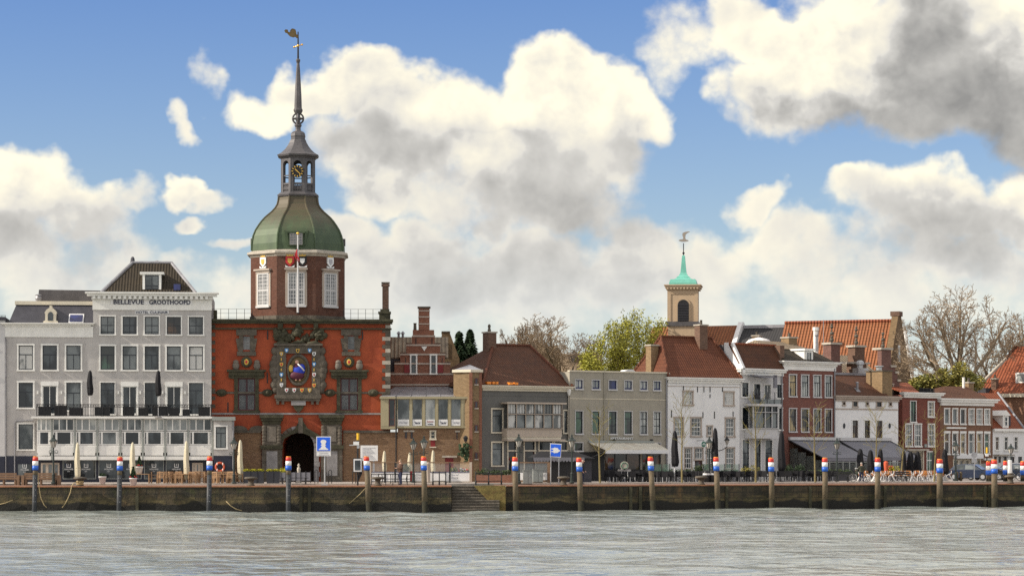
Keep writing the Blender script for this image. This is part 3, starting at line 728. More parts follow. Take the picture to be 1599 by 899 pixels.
MB().lathe([(.22,0),(.28,.25),(.2,.45),(.3,.5),(.05,.6)], F.u(60,4), 4, 10).xf(Matrix.Translation((0,0,F.w(470,60,4)))).build('roof_vent', 'zinc', F.o)
dz0, dz1 = F.w(504.5,79,-.12), F.w(477,79,-.12); du = F.u(79,-.12)
H = dz1-dz0
dm = MB().prism([(du-.62,dz0),(du+.62,dz0),(du+.58,dz0+H*.12),(du+.44,dz0+H*.16),(du+.44,dz0+H*.52),(du+.5,dz0+H*.6),(du+.32,dz0+H*.78),(du+.1,dz0+H*.88),(du+.08,dz0+H),(du-.08,dz0+H),(du-.1,dz0+H*.88),(du-.32,dz0+H*.78),(du-.5,dz0+H*.6),(du-.44,dz0+H*.52),(du-.44,dz0+H*.16),(du-.58,dz0+H*.12)], -.15, 1.2).build('dormer', 'cream_paint', F.o)
MB().prism([(du-.22,dz0+H*.14),(du+.22,dz0+H*.14),(du+.22,dz0+H*.5),(du+.15,dz0+H*.6),(du,dz0+H*.65),(du-.15,dz0+H*.6),(du-.22,dz0+H*.5)], -.19, -.155).build('pane', 'glass_dark', dm)
def mans(px, py):
    y_ = .5
    for _ in range(6): u_, w_ = F.uw(px, py, y_); y_ = -.1+(w_-wc1)/(wm-wc1)*1.7
    return (u_, y_, w_)
q = [mans(107,503), mans(131.5,490)]
sk = slope(F, [(q[0][0],q[0][1]-.1,q[0][2]),(q[1][0],q[0][1]-.1,q[0][2]),(q[1][0],q[1][1]-.1,q[1][2]),(q[0][0],q[1][1]-.1,q[1][2])], 'sign_white', 'skylight', .1)
slope(F, [(q[0][0]+.09,q[0][1]-.1,q[0][2]+.09),(q[1][0]-.09,q[0][1]-.1,q[0][2]+.09),(q[1][0]-.09,q[1][1]-.21,q[1][2]-.08),(q[0][0]+.09,q[1][1]-.21,q[1][2]-.08)], 'sky_window', 'pane', .05, sk)
# right wing frieze, cornice, lettering, roof
MB().box(uM-.05, u2+.05, -.09, .1, F.w(484,230), F.w(468,230)).build('frieze', 'white_paint', F.o)
cornice(F, uM-.1, u2+.1, F.w(467.8,230), F.w(456.5,230), 'white_paint', out=.75, dent=.42)
pl = MB().box(F.u(173,-.12), F.u(300,-.12), -.12, -.09, F.w(475.8,230), F.w(466.8,230)).build('name_board', 'sign_white', F.o)
text('BELLEVUE', 'letter_navy', pl, 'lettering', F.u(177.2,-.15), F.u(224.8,-.15), F.w(475.2,230), F.w(467.8,230), -.15)
text('GROOTHOOFD', 'letter_navy', pl, 'lettering', F.u(233,-.15), F.u(297.3,-.15), F.w(475.4,230), F.w(468.2,230), -.15)
pl = MB().box(F.u(211,-.04), F.u(263.5,-.04), -.04, .02, F.w(490,230), F.w(484.8,230)).build('name_board', 'sign_white', F.o)
text('HOTEL CULINAIR', 'letter_navy', pl, 'lettering', F.u(212.3,-.05), F.u(262.3,-.05), F.w(489.5,230), F.w(485.6,230), -.05)
ew = F.w(456.5,230)
e0, e1 = F.u(158,.2), F.u(306,.2); t0, wt = F.uw(207, 410, 3.6); t1, _ = F.uw(268, 410, 3.6)
mb = MB(); mb.add([(e0,.1,ew),(e1,.1,ew),(t1,3.6,wt),(t0,3.6,wt),(e0,DW-.2,ew),(e1,DW-.2,ew),(t1,DW-3.6,wt),(t0,DW-3.6,wt)], [(0,1,2,3),(1,5,6,2),(5,4,7,6),(4,0,3,7),(3,2,6,7)])
rf = mb.build('roof', 'tiles_dark', F.o)
mb = MB()
for A, B in (((e0,.1,ew),(t0,3.6,wt)), ((e1,.1,ew),(t1,3.6,wt)), ((t0,3.6,wt),(t1,3.6,wt)), ((e0,DW-.2,ew),(t0,DW-3.6,wt)), ((t0,3.6,wt),(t0,DW-3.6,wt)), ((t1,3.6,wt),(t1,DW-3.6,wt))): mb.tube([A,B], .14, 6)
mb.build('ridge_lead', 'zinc', rf)
MB().lathe([(.2,wt),(.16,wt+.35),(.08,wt+.5)], t0-.0, 3.7, 8).build('chimney_pot', 'slate', rf)
a = F.u(245,6); MB().lathe([(.06,wt-.1),(.06,wt+.25),(.3,wt+.27),(.05,wt+.38)], a, 6, 8).build('roof_vent', 'zinc', rf)
r = R4(F, 226.5, 430, 248, 452, .55); dm = MB(); dm.box(r[0]-.2, r[1]+.2, .5, 3.4, r[2]-.1, r[3]+.1); dm.box(r[0]-.42, r[1]+.42, .3, 3.4, r[3]+.1, r[3]+.28); dm.box(r[0]-.2, r[0]+.002, .42, .52, r[2], r[3]+.1); dm.box(r[1], r[1]+.2, .42, .52, r[2], r[3]+.1)
dm = dm.build('dormer', 'white_paint', F.o); window(F, r, 'frame_dark', 'glass_mid', (('v',.5),('h',.25,.1)), parent=dm, y=.36, fw=.07)
q = R4(F, 271.5, 444, 282, 453.5, .75); MB().box(q[0], q[1], .3, 1.2, q[2], q[3]).build('skylight', 'sky_window', F.o)
# veranda
VY = -2.0; v0, v1 = F.u(56, VY), F.u(333, VY); vt, vm_, vl, vb = F.w(653,200,VY), F.w(673,200,VY), F.w(694.5,200,VY), F.w(711.5,200,VY)
ver = MB(); ver.box(v0-.35, v1+.1, VY-.35, .0-.06, vt, vt+.16); ver.box(v0+.1, v1, VY, -.06, vl-.62, vl-.02)
ver.box(v0-.1, v1+.02, VY-.08, -.06, vb-.32, vb-.02); ver.box(v0+.05, v1-.01, VY+.12, -.05, vb, vb+.05)
ver = ver.build('veranda', 'white_paint', F.o)
MB().box(v0+.3, v1-.1, VY-.02, -.05, F.w(718,200,VY), vb-.322).build('veranda_beam', 'grey_paint', F.o)
cols = [56,81,117,152,188,223,258,294,332]
pc = MB()
for c_ in cols[1:]:
    x = F.u(c_, VY); pc.box(x-.07, x+.07, VY-.1, VY+.1, vb-.3, vt)
pc.build('column', 'grey_paint', ver)
for i in range(8):
    x0, x1 = F.u(cols[i],VY)+.09, F.u(cols[i+1],VY)-.09
    window(F, (x0,x1,vm_+.05,vt-.02), 'white_paint', 'glass_pale' if i%3 != 1 else 'glass_mid', (('v',.30),('v',.66)), y=VY-.06, fw=.06, name='transom_window', bw=.09, parent=ver, rev=.12)
    window(F, (x0,x1,vl,vm_), 'white_paint', 'glass_dark' if i != 3 else 'glass_mid', (('v',.0+.16),('v',.88)), y=VY-.06, fw=.09, bw=.16, parent=ver, rev=.12)
    MB().box(x0+.08, x1-.08, VY-.03, VY+.02, vb+.05, vl-.1).build('panel', 'white_paint', ver, uv=False)
# terrace on the veranda roof
tr = MB(); ry0, ry1 = vt+.16, vt+.16+1.0; ru0, ru1 = F.u(58,VY), F.u(330,VY)
for k in range(66):
    x = ru0+(ru1-ru0)*k/65; tr.box(x-.012, x+.012, VY-.262, VY-.238, ry0, ry1)
for z in (ry0+.08, ry0+.78, ry1-.02): tr.box(ru0, ru1, VY-.27, VY-.23, z-.02, z+.02)
for k in range(9):
    x = ru0+(ru1-ru0)*k/8; tr.box(x-.035, x+.035, VY-.29, VY-.21, ry0, ry1+.03)
for k in range(50):
    x = ru0+(ru1-ru0)*(k+.5)/50; tr.ring((x, VY-.25, ry1-.13), .09, .016, n=8, m=4)
tr.build('balcony_railing', 'iron', ver, uv=False)
mb = MB()
for a, c, h in ((60,80,.8),(85,105,.9),(108,130,.72),(148,172,.75),(192,210,.8),(216,232,.72),(238,262,.85),(264,280,.72),(285,297,.6),(310,328,.8)):
    mb.box(F.u(a,VY), F.u(c,VY), VY-.18, VY-.12, ry0+.05, ry0+h)
mb.build('railing_screen', 'black_paint', ver, uv=False)
# ground floor behind the veranda
gb = F.w(711.5, 20)
MB().box(u1-.004, F.u(57), -.05, .05, 0, gb).build('plinth', 'navy_paint', F.o)
r = R4(F, 27, 723, 50, 745); window(F, (r[0],r[1],r[2],r[3]), 'navy_paint', 'glass_mid', (), y=-.14, name='shop_window')
gf = MB(); gz1 = F.w(717.5,200,VY)+.1; gf.box(F.u(57), u2, VY+.7, -.02, 0, gz1); gfo = gf.build('ground_floor', 'navy_paint', F.o)
shops = [(98,117),(119,150),(154,186),(188,221),(225,256),(259,292)]
def logo(par, x, z, y):
    mb = MB(); z += .06; mb.box(x-.18,x-.12,y-.012,y,z,z+.32); mb.box(x+.12,x+.18,y-.012,y,z,z+.32); mb.box(x-.12,x+.12,y-.012,y,z-.02,z+.04); mb.box(x-.02,x+.02,y-.012,y,z+.1,z+.3)
    o = mb.build('logo', 'letter_white', par, uv=False); text('HOLLAND', 'letter_white', par, 'lettering', x-.36, x+.36, z-.2, z-.08, y, .008)
    text('EST', 'letter_white', par, 'lettering', x-.1, x+.1, z-.36, z-.29, y, .008)
YS = VY+.7
for i, (a, c) in enumerate(shops):
    r = R4(F, a, 720, c, 750, YS); wd = window(F, (r[0],r[1],.25,gz1-.12), 'grey_paint', 'glass_dark', (), y=YS-.13, fw=.05, name='shop_window')
    logo(wd, (r[0]+r[1])/2, F.w(730.5,200,YS), YS-.05)
r = R4(F, 27, 723, 50, 745); logo(F.o, (r[0]+r[1])/2, F.w(731.5,40,-.1), -.07)
for (a, c) in ((64,93),(300,317)):
    r = R4(F, a, 722, c, 752, YS); window(F, (r[0],r[1],.05,r[3]), 'beige_paint', 'glass_mid', (('v',.33),('v',.67)), y=YS-.13, fw=.14, bw=.22, name='door')
# small annex at the right end
x0, x1 = F.u(333.5,VY-.3), F.u(365,VY-.3); an = MB(); zt, zb = F.w(656,350,VY-.3), F.w(711,350,VY-.3)
r = R4(F, 337, 666, 353, 699, VY-.3)
an_o = wall(F, x0, x1, zb, zt, [r], 2.1, 'stucco_grey', y=VY-.3, name='annex')
window(F, r, 'frame_dark', 'glass_mid', (('h',.7,.06),('v',.5,0,.7)), 'white_paint', y=VY-.3, parent=an_o)
MB().box(x0-.12, x1+.12, VY-.55, -.1, zt, zt+.3).build('cornice', 'grey_paint', an_o)
MB().box(x0, x1, VY-.28, -.1, 0, zb-.003).build('plinth', 'navy_paint', an_o)
u_, _ = F.uw(343.5,728,VY-.3); w_ = F.w(728.5,343,VY-.3)
wm_ = F.o.matrix_basis
lb = thing('life_buoy', 'red and white life buoy hanging on the dark plinth at the hotel corner', 'life buoy', F.Mi.inverted() @ Vector((u_, VY-.42, w_)), F.th)
MB().ring((0,0,0), .33, .09, n=24, m=8).build('ring', 'buoy_red', lb, True)
for k in range(4):
    a = math.pi/4 + k*math.pi/2; MB().ring((.33*math.cos(a),0,.33*math.sin(a)), .1, .03, axis='z' if False else 'x', n=10, m=4).build('band', 'cap_white', lb)
dpipe(F, 9, 528, 750, -.1); dpipe(F, 23, 660, 752, -.12); dpipe(F, 364, 655, 752, VY-.38)
MB().tube([(F.u(23,-.12),-.12,F.w(660,23)),(F.u(25,-.12),-.12,F.w(657,25)),(F.u(52,-.12),-.12,F.w(656,52))], .05, 6).build('downpipe', 'zinc', F.o)
# wall lamps beside the balcony doors
for p in (59, 96, 185, 219, 254, 289): 
    u_, w_ = F.uw(p, 613); MB().box(u_-.06, u_+.06, -.16, .01, w_-.1, w_+.14).build('wall_lamp', 'white_paint', F.o, uv=False)
HOT = F

# neighbour at the very left edge
F = Fac('corner_house', 'narrow sliver of a pale grey house at the left edge beside the hotel', 'house', -60, 216, 7.6, 216.4)
wall(F, 0, F.W, F.w(712,0), F.w(500,0), row(F, [(-40,-18)], 540, 580), 10, 'stucco_pale'); MB().box(0.02, F.W-.02, -.03, 9, 0, F.w(712,0)-.003).build('plinth', 'navy_paint', F.o)
window(F, row(F, [(-40,-18)], 540, 580)[0], 'frame_dark', 'glass_dark', TWIN, 'white_paint')
MB().box(0, F.W+.05, -.25, 10, F.w(500,0)+.003, F.w(495,0)).build('roof_edge', 'slate', F.o); rail(F, 0, F.W, F.w(495,0), F.w(491.5,0), .6, posts=12, bars=2)
# ================================================================== GATE BUILDING WITH CLOCK TOWER
F = Fac('city_gate', 'red plastered harbour gate with green copper dome, clock lantern and tall spire', 'gate', 330.6, 219, 609, 219.6); G = F
DW = 9.5; U = lambda px, d=0: F.u(px, d); Wz = lambda py, d=0: F.w(py, 465, d)
wtop, wmid = Wz(503), Wz(672)
openU = [R4(F, 379.5, 524.5, 390.5, 546), R4(F, 543, 524.5, 553.5, 546)]; openM = [R4(F, 371.5, 590, 398.5, 640.5), R4(F, 531.5, 590, 559, 640.5)]
aw = U(441), U(490.5); ac = (aw[0]+aw[1])/2; ar = (aw[1]-aw[0])/2; az0 = Wz(672.5) - ar
wall(F, 0, F.W, Wz(660), wtop, openU+openM, DW, 'red_plaster', rev=.2)
# lower storey: red strip, brown brick and the arch cut right through
def archwall(x0, x1, z0, z1, y, D, m, name):
    arc = [(ac + ar*math.cos(t), az0 + ar*math.sin(t)) for t in [math.pi*i/16 for i in range(17)]]
    poly = [(x0,z0),(aw[0],z0)] + arc[::-1] + [(aw[1],z0),(x1,z0),(x1,z1),(x0,z1)]
    mb = MB(); n = len(poly)
    # front as quads between arc and the top edge, so the opening stays clean
    mb.add([(x0,y,z0),(aw[0],y,z0),(aw[0],y,z1),(x0,y,z1)], [(0,1,2,3)]); mb.add([(aw[1],y,z0),(x1,y,z0),(x1,y,z1),(aw[1],y,z1)], [(0,1,2,3)])
    for i in range(16):
        (xa,za),(xb,zb) = arc[i], arc[i+1]
        mb.add([(xb,y,zb),(xa,y,za),(xa,y,z1),(xb,y,z1)], [(0,1,2,3)])
        mb.add([(xa,y,za),(xb,y,zb),(xb,y+D,zb),(xa,y+D,za)], [(0,1,2,3)])
    for xx in aw: mb.add([(xx,y,z0),(xx,y+D,z0),(xx,y+D,az0),(xx,y,az0)], [(0,1,2,3)])
    for xx in (x0,x1): mb.add([(xx,y,z0),(xx,y+D,z0),(xx,y+D,z1),(xx,y,z1)], [(0,1,2,3)])
    return mb.build(name, m, F.o, fix=False)
archwall(0.01, F.W-.01, 0, Wz(660)-.002, 0, DW-1.5, 'red_plaster', 'wall')
MB().box(aw[0]-.3, aw[1]+.3, DW-1.6, DW-1.2, 0, az0+ar+.3).build('passage_door', 'door_brown', F.o)
bm_ = Wz(675.5)
for a, c, nm in ((365.5, 408, 0), (536, 609, 1)):
    MB().box(U(a), U(c), -.10, .05, 0, bm_).build('brick_base', 'brick_brown', F.o)
    MB().box(U(a), U(c), -.2, .06, bm_+.002, Wz(671.5)).build('string_course', 'stone_dark', F.o)
for px in (373, 403):
    MB().prism([(U(px)+.75*math.cos(t), Wz(672)+.42*math.sin(t)) for t in [math.pi*i/8 for i in range(9)]], -.22, -.02).build('blind_arch', 'stone_dark', F.o)
MB().box(F.W-.01, U(621), -.1, 6, 0, Wz(674)).build('brick_base', 'brick_brown', F.o)
# voussoirs, hood mould, pilasters
vo = MB()
for i in range(13):
    t0, t1 = math.pi*i/13+.015, math.pi*(i+1)/13-.015; r0, r1 = ar*1.0, ar*1.32
    vo.prism([(ac+r0*math.cos(t0),az0+r0*math.sin(t0)),(ac+r1*math.cos(t0),az0+r1*math.sin(t0)),(ac+r1*math.cos(t1),az0+r1*math.sin(t1)),(ac+r0*math.cos(t1),az0+r0*math.sin(t1))], -.14, .02, 0 if i < 8 else 1)
zz = 0
for i in range(7):
    h = az0/7
    for s, mi in ((1,0),(-1,1)): 
        x0, x1 = sorted((ac+s*ar, ac+s*ar*(1.3+.06*(i%2)))); vo.box(x0, x1, -.14, .02, i*h+.01, (i+1)*h-.01, mi)
vo.build('voussoir', ['stone_grey','stone_dark'], F.o)
pts = F.poly([(434,690),(436,683),(450,676),(462,668),(467,656),(470,650.5),(474,658),(480,668),(494,676),(505,683),(506,690),(500,688),(488,682),(476,677),(466,675),(455,678),(444,685)])
MB().prism(pts, -.26, .02).build('hood_mould', 'stone_moss', F.o)
MB().box(U(466), U(473), -.3, .02, Wz(676), Wz(652)).build('keystone', 'stone_dark', F.o)
for a, c in ((409, 440), (501, 535)):
    cxp = (a+c)/2; pb = MB(); pb.box(U(a), U(c), -.32, .02, 0, Wz(697)); pb.box(U(a+3), U(c-3), -.38, .02, Wz(697), Wz(662))
    pb.build('pilaster', 'stone_dark', F.o)
    MB().box(U(cxp-8), U(cxp+9), -.35, .0, .5, Wz(704)).build('pilaster_panel', 'stone_grey', F.o)
    MB().box(U(a-2), U(c+2), -.46, .02, Wz(700.5), Wz(694.5)).build('moulding', 'stone_moss', F.o)
    cb = MB(); cb.box(U(a+1), U(c-1), -.45, .02, Wz(662), Wz(657)); cb.box(U(a-1), U(c+1), -.55, .02, Wz(657), Wz(652.5)); cb.box(U(a-3), U(c+3), -.66, .02, Wz(652.4), Wz(647.5)); cb.build('capital', 'stone_moss', F.o)
    MB().box(U(cxp-7), U(cxp+7), -.43, -.3, Wz(689), Wz(665)).build('carved_panel', 'stone_mid', F.o)
    for k in range(6):
        z = Wz(692-5*k)
        for x in (U(a+4), U(c-4)): MB().ball((x,-.4,z), .2, 8, 5, sc=(1,.5,1)).build('carving', 'stone_dark', F.o, uv=False)
# bands and quoins
MB().box(0, F.W, -.12, .02, Wz(647), Wz(644.3)).build('string_course', 'stone_grey', F.o)
MB().box(0, F.W, -.07, .02, Wz(614.5), Wz(611.5)).build('string_course', 'stone_dark', F.o)
for px in (346, 418, 515.5, 583):
    rb = MB(); rb.ball((U(px),-.08,Wz(613)), .42, 12, 6, sc=(1.1,.35,.75)); rb.ball((U(px),-.2,Wz(613)), .2, 8, 5); rb.build('rosette', 'stone_moss', F.o, True)
qs = MB()
for i in range(26):
    y0 = 507+i*6.2; 
    if y0 > 640: break
    L = 1.05 if i%2 else .62; mi = 0 if (i*7)%3 else 1
    qs.box(F.W-L*.62, F.W+.035, -.05, .5, Wz(y0+5.9), Wz(y0), mi)
    if i%2 == 0: qs.box(-.0, .3, -.05, .1, Wz(y0+5.9), Wz(y0), 0)
qs.build('quoin', ['stone_dark','stone_light'], F.o)
cm = MB(); cm.box(-.1, F.W+.14, -.22, .3, Wz(514.5), Wz(512)); cm.box(-.12, F.W+.2, -.4, .5, Wz(505.5), Wz(502)); cm.box(-.14, F.W+.26, -.55, 1, Wz(501.9), Wz(498.5)); cm.build('cornice', 'stone_moss', F.o)
MB().box(0, F.W, 1.0, DW, wtop+.01, wtop+.12).build('roof', 'lead', F.o)
# wall anchors
an = MB()
for px, a, c in ((418,516,530),(417.5,582,598),(566,517,530),(356,628,643)): an.box(U(px)-.045, U(px)+.045, -.06, .02, Wz(c), Wz(a))
an.build('wall_anchor', 'iron', F.o)
# small upper windows with bracketed frames
for (o_, cxp, gl) in ((openU[0],385,'glass_lead'),(openU[1],548,'glass_mid')):
    sm = MB(); u0,u1_,w0,w1 = o_
    sm.box(u0-.32,u0,-.14,.05,w0-.15,w1+.05); sm.box(u1_,u1_+.32,-.14,.05,w0-.15,w1+.05); sm.box(u0-.55,u1_+.55,-.22,.05,w1+.05,Wz(513.5)); sm.box(u0-.5,u1_+.5,-.16,.05,w0-.5,w0-.15)
    sm.prism([(u0-.6,w1-.2),(u0-.3,w1-.2),(u0-.3,w0-.1),(u0-.42,w0-.1)], -.12,.04); sm.prism([(u1_+.3,w1-.2),(u1_+.6,w1-.2),(u1_+.42,w0-.1),(u1_+.3,w0-.1)], -.12,.04)
    sm.build('window_surround', 'stone_dark', F.o); window(F, o_, 'stone_grey', gl, (('v',.5),('h',.5)), fw=.04, bw=.03, rev=.16)
# big mullioned windows with pediment, pair of weathered supporters and a crest roundel
for (o_, cxp) in ((openM[0],385),(openM[1],545)):
    u0,u1_,w0,w1 = o_; sm = MB()
    sm.box(u0-.3,u0,-.12,.05,w0,w1); sm.box(u1_,u1_+.3,-.12,.05,w0,w1); sm.box(u0-.35,u1_+.35,-.16,.05,w1,w1+.3); sm.box(u0-.4,u1_+.4,-.26,.05,w0-.2,w0)
    sm.box(u0-.75,u1_+.75,-.3,.05,Wz(586),Wz(580.5)); sm.box(u0-.9,u1_+.9,-.42,.05,Wz(580.4),Wz(577.2))
    sm.prism([(u0-.75,Wz(590)),(u0-.3,Wz(592)),(u0-.3,Wz(586)),(u0-.8,Wz(586))],-.2,.04); sm.prism([(u1_+.3,Wz(592)),(u1_+.75,Wz(590)),(u1_+.8,Wz(586)),(u1_+.3,Wz(586))],-.2,.04)
    sm.build('window_surround', 'stone_moss', F.o)
    for px in (cxp-16.5, cxp+16.5):
        vb_ = MB(); vb_.ball((U(px),-.2,Wz(571.5)), .3, 8, 6, sc=(1.0,.6,1.2)); vb_.ball((U(px),-.22,Wz(565.5)), .22, 8, 6, sc=(1.1,.7,.9)); vb_.build('supporter', 'stone_mid', F.o, True)
    MB().lathe([(.46,-.0),(.46,.16),(.36,.2)], 0,0,16).xf(Matrix.Translation((U(cxp),0,Wz(565))) @ Matrix.Rotation(R(90),4,'X')).build('roundel', 'stone_moss', F.o)
    MB().lathe([(.19,.2),(.19,.24),(.1,.26)], 0,0,10,sy=1.35).xf(Matrix.Translation((U(cxp),0,Wz(565))) @ Matrix.Rotation(R(90),4,'X')).build('crest', 'gold_paint', F.o)
    MB().lathe([(.09,.26),(.07,.28)], 0,0,10,sy=1.5).xf(Matrix.Translation((U(cxp),0,Wz(565))) @ Matrix.Rotation(R(90),4,'X')).build('crest_field', 'flower_red', F.o)
    window(F, o_, 'frame_maroon', 'glass_lead', (('v',.5),('h',.5)), fw=.1, bw=.14, rev=.2)
    lead = MB()
    for k in range(1,14):
        x = u0+(u1_-u0)*k/14; lead.box(x-.009,x+.009,.14,.19,w0+.1,w1-.1)
    for k in range(1,26):
        z = w0+(w1-w0)*k/26; lead.box(u0+.1,u1_-.1,.142,.188,z-.009,z+.009)
    lead.build('leading', 'frame_dark', F.o, uv=False)
# great stone relief
rel = MB(); rel.box(U(432), U(447), -.3, .02, Wz(616), Wz(540)); rel.box(U(487), U(500), -.3, .02, Wz(616), Wz(540)); rel.box(U(447)+.001, U(487)-.001, -.299, .02, Wz(552), Wz(540.1)); rel.box(U(447)+.001, U(487)-.001, -.299, .02, Wz(615.9), Wz(605))
rel.box(U(429), U(502), -.45, .02, Wz(622), Wz(616.1)); rel.box(U(431), U(500), -.36, .02, Wz(626), Wz(622.1)); rel.box(U(428), U(504), -.48, .02, Wz(540), Wz(536.5))
for px in (434, 442, 488, 496): rel.box(U(px-2), U(px+2), -.35, .02, Wz(631), Wz(626))
rel = rel.build('relief_frame', 'stone_dark', F.o)
MB().box(U(455), U(477.5), -.36, -.02, Wz(632.5), Wz(625.9)-.001).build('tablet', 'stone_grey', rel)
MB().prism(F.poly([(458,633),(475,633),(473,638),(469,642),(466,644),(463,642),(460,638)]), -.3, .02).build('drop', 'stone_moss', rel)
MB().box(U(446.5), U(487.5), -.04, .01, Wz(605.2), Wz(551.8)).build('red_field', 'red_plaster', rel)
for s, a in ((-1,431.5),(1,500.5)):
    sb = MB()
    for k, (dx, yy, r_) in enumerate(((1.5,560,.34),(3.5,569,.42),(4,578,.4),(3,586,.36),(1.5,594,.3),(3.5,601,.34),(1,608,.3),(2,548,.34))): sb.ball((U(a+s*dx),-.14,Wz(yy)), r_, 9, 6, sc=(1,.55,1.1))
    sb.build('scroll', 'stone_dark', rel, True)
tb = MB(); cr_ = random.Random(5)
for cx0, cy0, rx0, ry0, n0 in ((437,522,10,9,46),(497,522,11,9,46),(465.5,519,7,9,34),(452,529,8,4,16),(479,529,8,4,16)):
    for _ in range(n0):
        a_ = cr_.random()*6.28; q_ = cr_.random()**.5
        tb.ball((U(cx0+rx0*q_*math.cos(a_)), -.12-.3*(1-q_)*cr_.random()-.05, Wz(cy0+ry0*q_*math.sin(a_))), cr_.uniform(.1,.24), 7, 5, sc=(cr_.uniform(.6,1.3),.8,cr_.uniform(.6,1.4)))
tb.prism(F.poly([(427,537),(438,532),(450,534),(452,537)]), -.46, 0); tb.prism(F.poly([(504,537),(493,532),(481,534),(479,537)]), -.46, 0); tb.prism(F.poly([(452,536),(466,530.5),(480,536)]), -.4, 0); tb.box(U(462), U(469), -.42, .02, Wz(513), Wz(500)); tb.box(U(434), U(442), -.42, .02, Wz(515), Wz(500)); tb.box(U(490), U(497), -.42, .02, Wz(515), Wz(500))
tb.build('crowning_carving', 'stone_moss', rel, True)
ox, oz = U(466), Wz(577.5); orx, orz = (U(484)-U(448))/2, (Wz(552.5)-Wz(603))/2
mb = MB(); n = 40; vs = []; fs = []
for i in range(n):
    t = 2*math.pi*i/n
    for k, (sc_, yy) in enumerate(((1.0,.0),(1.0,-.22),(.88,-.26),(.78,-.14),(.78,.0))): vs.append((ox+orx*sc_*math.cos(t), yy, oz+orz*sc_*math.sin(t)))
for i in range(n):
    for k in range(4): fs.append((5*i+k, 5*((i+1)%n)+k, 5*((i+1)%n)+k+1, 5*i+k+1))
mb.add(vs, fs); ov = mb.build('oval_frame', 'stone_dark', rel, True)
MB().prism([(ox+orx*.79*math.cos(2*math.pi*i/n), oz+orz*.79*math.sin(2*math.pi*i/n)) for i in range(n)], -.06, -.02).build('oval_ground', 'bronze', rel)
fg = MB(); fg.ball((ox+.05,-.2,oz+.0), .5, 12, 8, 0, (1.05,.5,1.0)); fg.ball((ox-.1,-.24,oz-.45), .5, 12, 8, 1, (1.2,.45,.75)); fg.ball((ox-.1,-.26,oz+.28), .26, 10, 6, 1, (1,.6,1.2)); fg.ball((ox+.3,-.22,oz+.15), .3, 10, 6, 0, (.9,.6,1.2)); fg.ball((ox-.12,-.28,oz+.66), .17, 10, 6, 2); fg.ball((ox-.62,-.2,oz+.12), .26, 10, 6, 3, (.8,.5,1.2)); fg.tube([(ox-.05,-.4,oz+.5),(ox+.2,-.42,oz+.28),(ox+.5,-.4,oz-.08)], .06, 6, 4); fg.lathe([(.15,0),(.2,.14),(.02,.2)], 0,0,8,3).v
fg.ball((ox-.18,-.26,oz-.82), .09, 8, 5, 2); fg.ball((ox+.12,-.26,oz-.84), .09, 8, 5, 2)
fg.tube([(ox-.62,-.2,oz+.12),(ox-.1,-.22,oz+.1),(ox+.1,-.22,oz-.3),(ox+.12,-.24,oz-.84)], .08, 6, 1); fg.tube([(ox-.1,-.22,oz-.3),(ox-.18,-.24,oz-.82)], .08, 6, 1)
fg = MB.build(fg, 'carved_figure', ['robe_blue','robe_wine','skin','gold_paint','letter_white'], rel, True)
# painted shields
def shield(par, x, y, z, s, m, m2=None):
    o = MB().prism([(x-s,z+s*1.1),(x+s,z+s*1.1),(x+s,z-.1*s),(x+s*.6,z-s*.8),(x,z-s*1.2),(x-s*.6,z-s*.8),(x-s,z-.1*s)], y-.05, y).build('shield', m, par)
    if m2: MB().prism([(x-s*.5,z+s*.6),(x+s*.5,z+s*.6),(x+s*.35,z-s*.4),(x,z-s*.7),(x-s*.35,z-s*.4)], y-.07, y-.045).build('shield_charge', m2, o)
for px, yy, m, m2 in ((439.5,552.5,'gold_paint','letter_grey'),(439.5,569,'gold_paint','flower_red'),(439.5,585,'shield_blue','letter_white'),(439.5,601,'letter_white','letter_grey'),(490.5,552.5,'letter_white','clock_black'),(490.5,568.5,'shield_blue','letter_white'),(490.5,585,'letter_white','letter_red'),(490.5,601.5,'gold_paint','flower_red'),
                      (447.5,547,'shield_blue','letter_white'),(483.5,547,'shield_blue','letter_white'),(465,547.5,'gold_paint','clock_black'),(447.5,609,'letter_white','letter_red'),(459.5,609,'letter_white','letter_red'),(471.5,609,'gold_paint','flower_red'),(483.5,609,'gold_paint','letter_grey')):
    shield(rel, U(px,-.3), -.3, Wz(yy,-.3), .145, m, m2)
for px in (439.5, 490.5):
    for yy in (561, 577, 593): MB().box(U(px)-.04, U(px)+.04, -.33, -.29, Wz(yy+2), Wz(yy-2)).build('gilt_drop', 'gold_paint', rel, uv=False)
# roof railing, end pier, chimney
for a, c, n in ((332, 394, 5), (536, 594, 5)): rail(F, U(a,1), U(c,1), wtop+.1, Wz(482,1), 1.2, posts=n, bars=3, r=.02)
pr = MB(); pr.box(U(592), U(609.5), -.1, 1.2, wtop-.05, Wz(489)); pr.box(U(590.5), U(610.5), -.2, 1.3, Wz(489)+.001, Wz(486)); pr.box(U(594), U(608), -.0, 1.1, Wz(486)+.002, Wz(482)); pr.build('parapet_pier', 'stone_moss', F.o)
MB().box(U(333), U(338), .2, .9, wtop, Wz(484)).build('parapet_pier', 'stone_moss', F.o)
chimney(F, U(597), U(607), Wz(486)-.2, Wz(442), .2, .8, 'brick_chimney', 'stone_dark', pot=False)
MB().box(U(595.5), U(608.5), .1, .9, Wz(446), Wz(443.4)).build('chimney_band', 'brick_chimney', F.o)
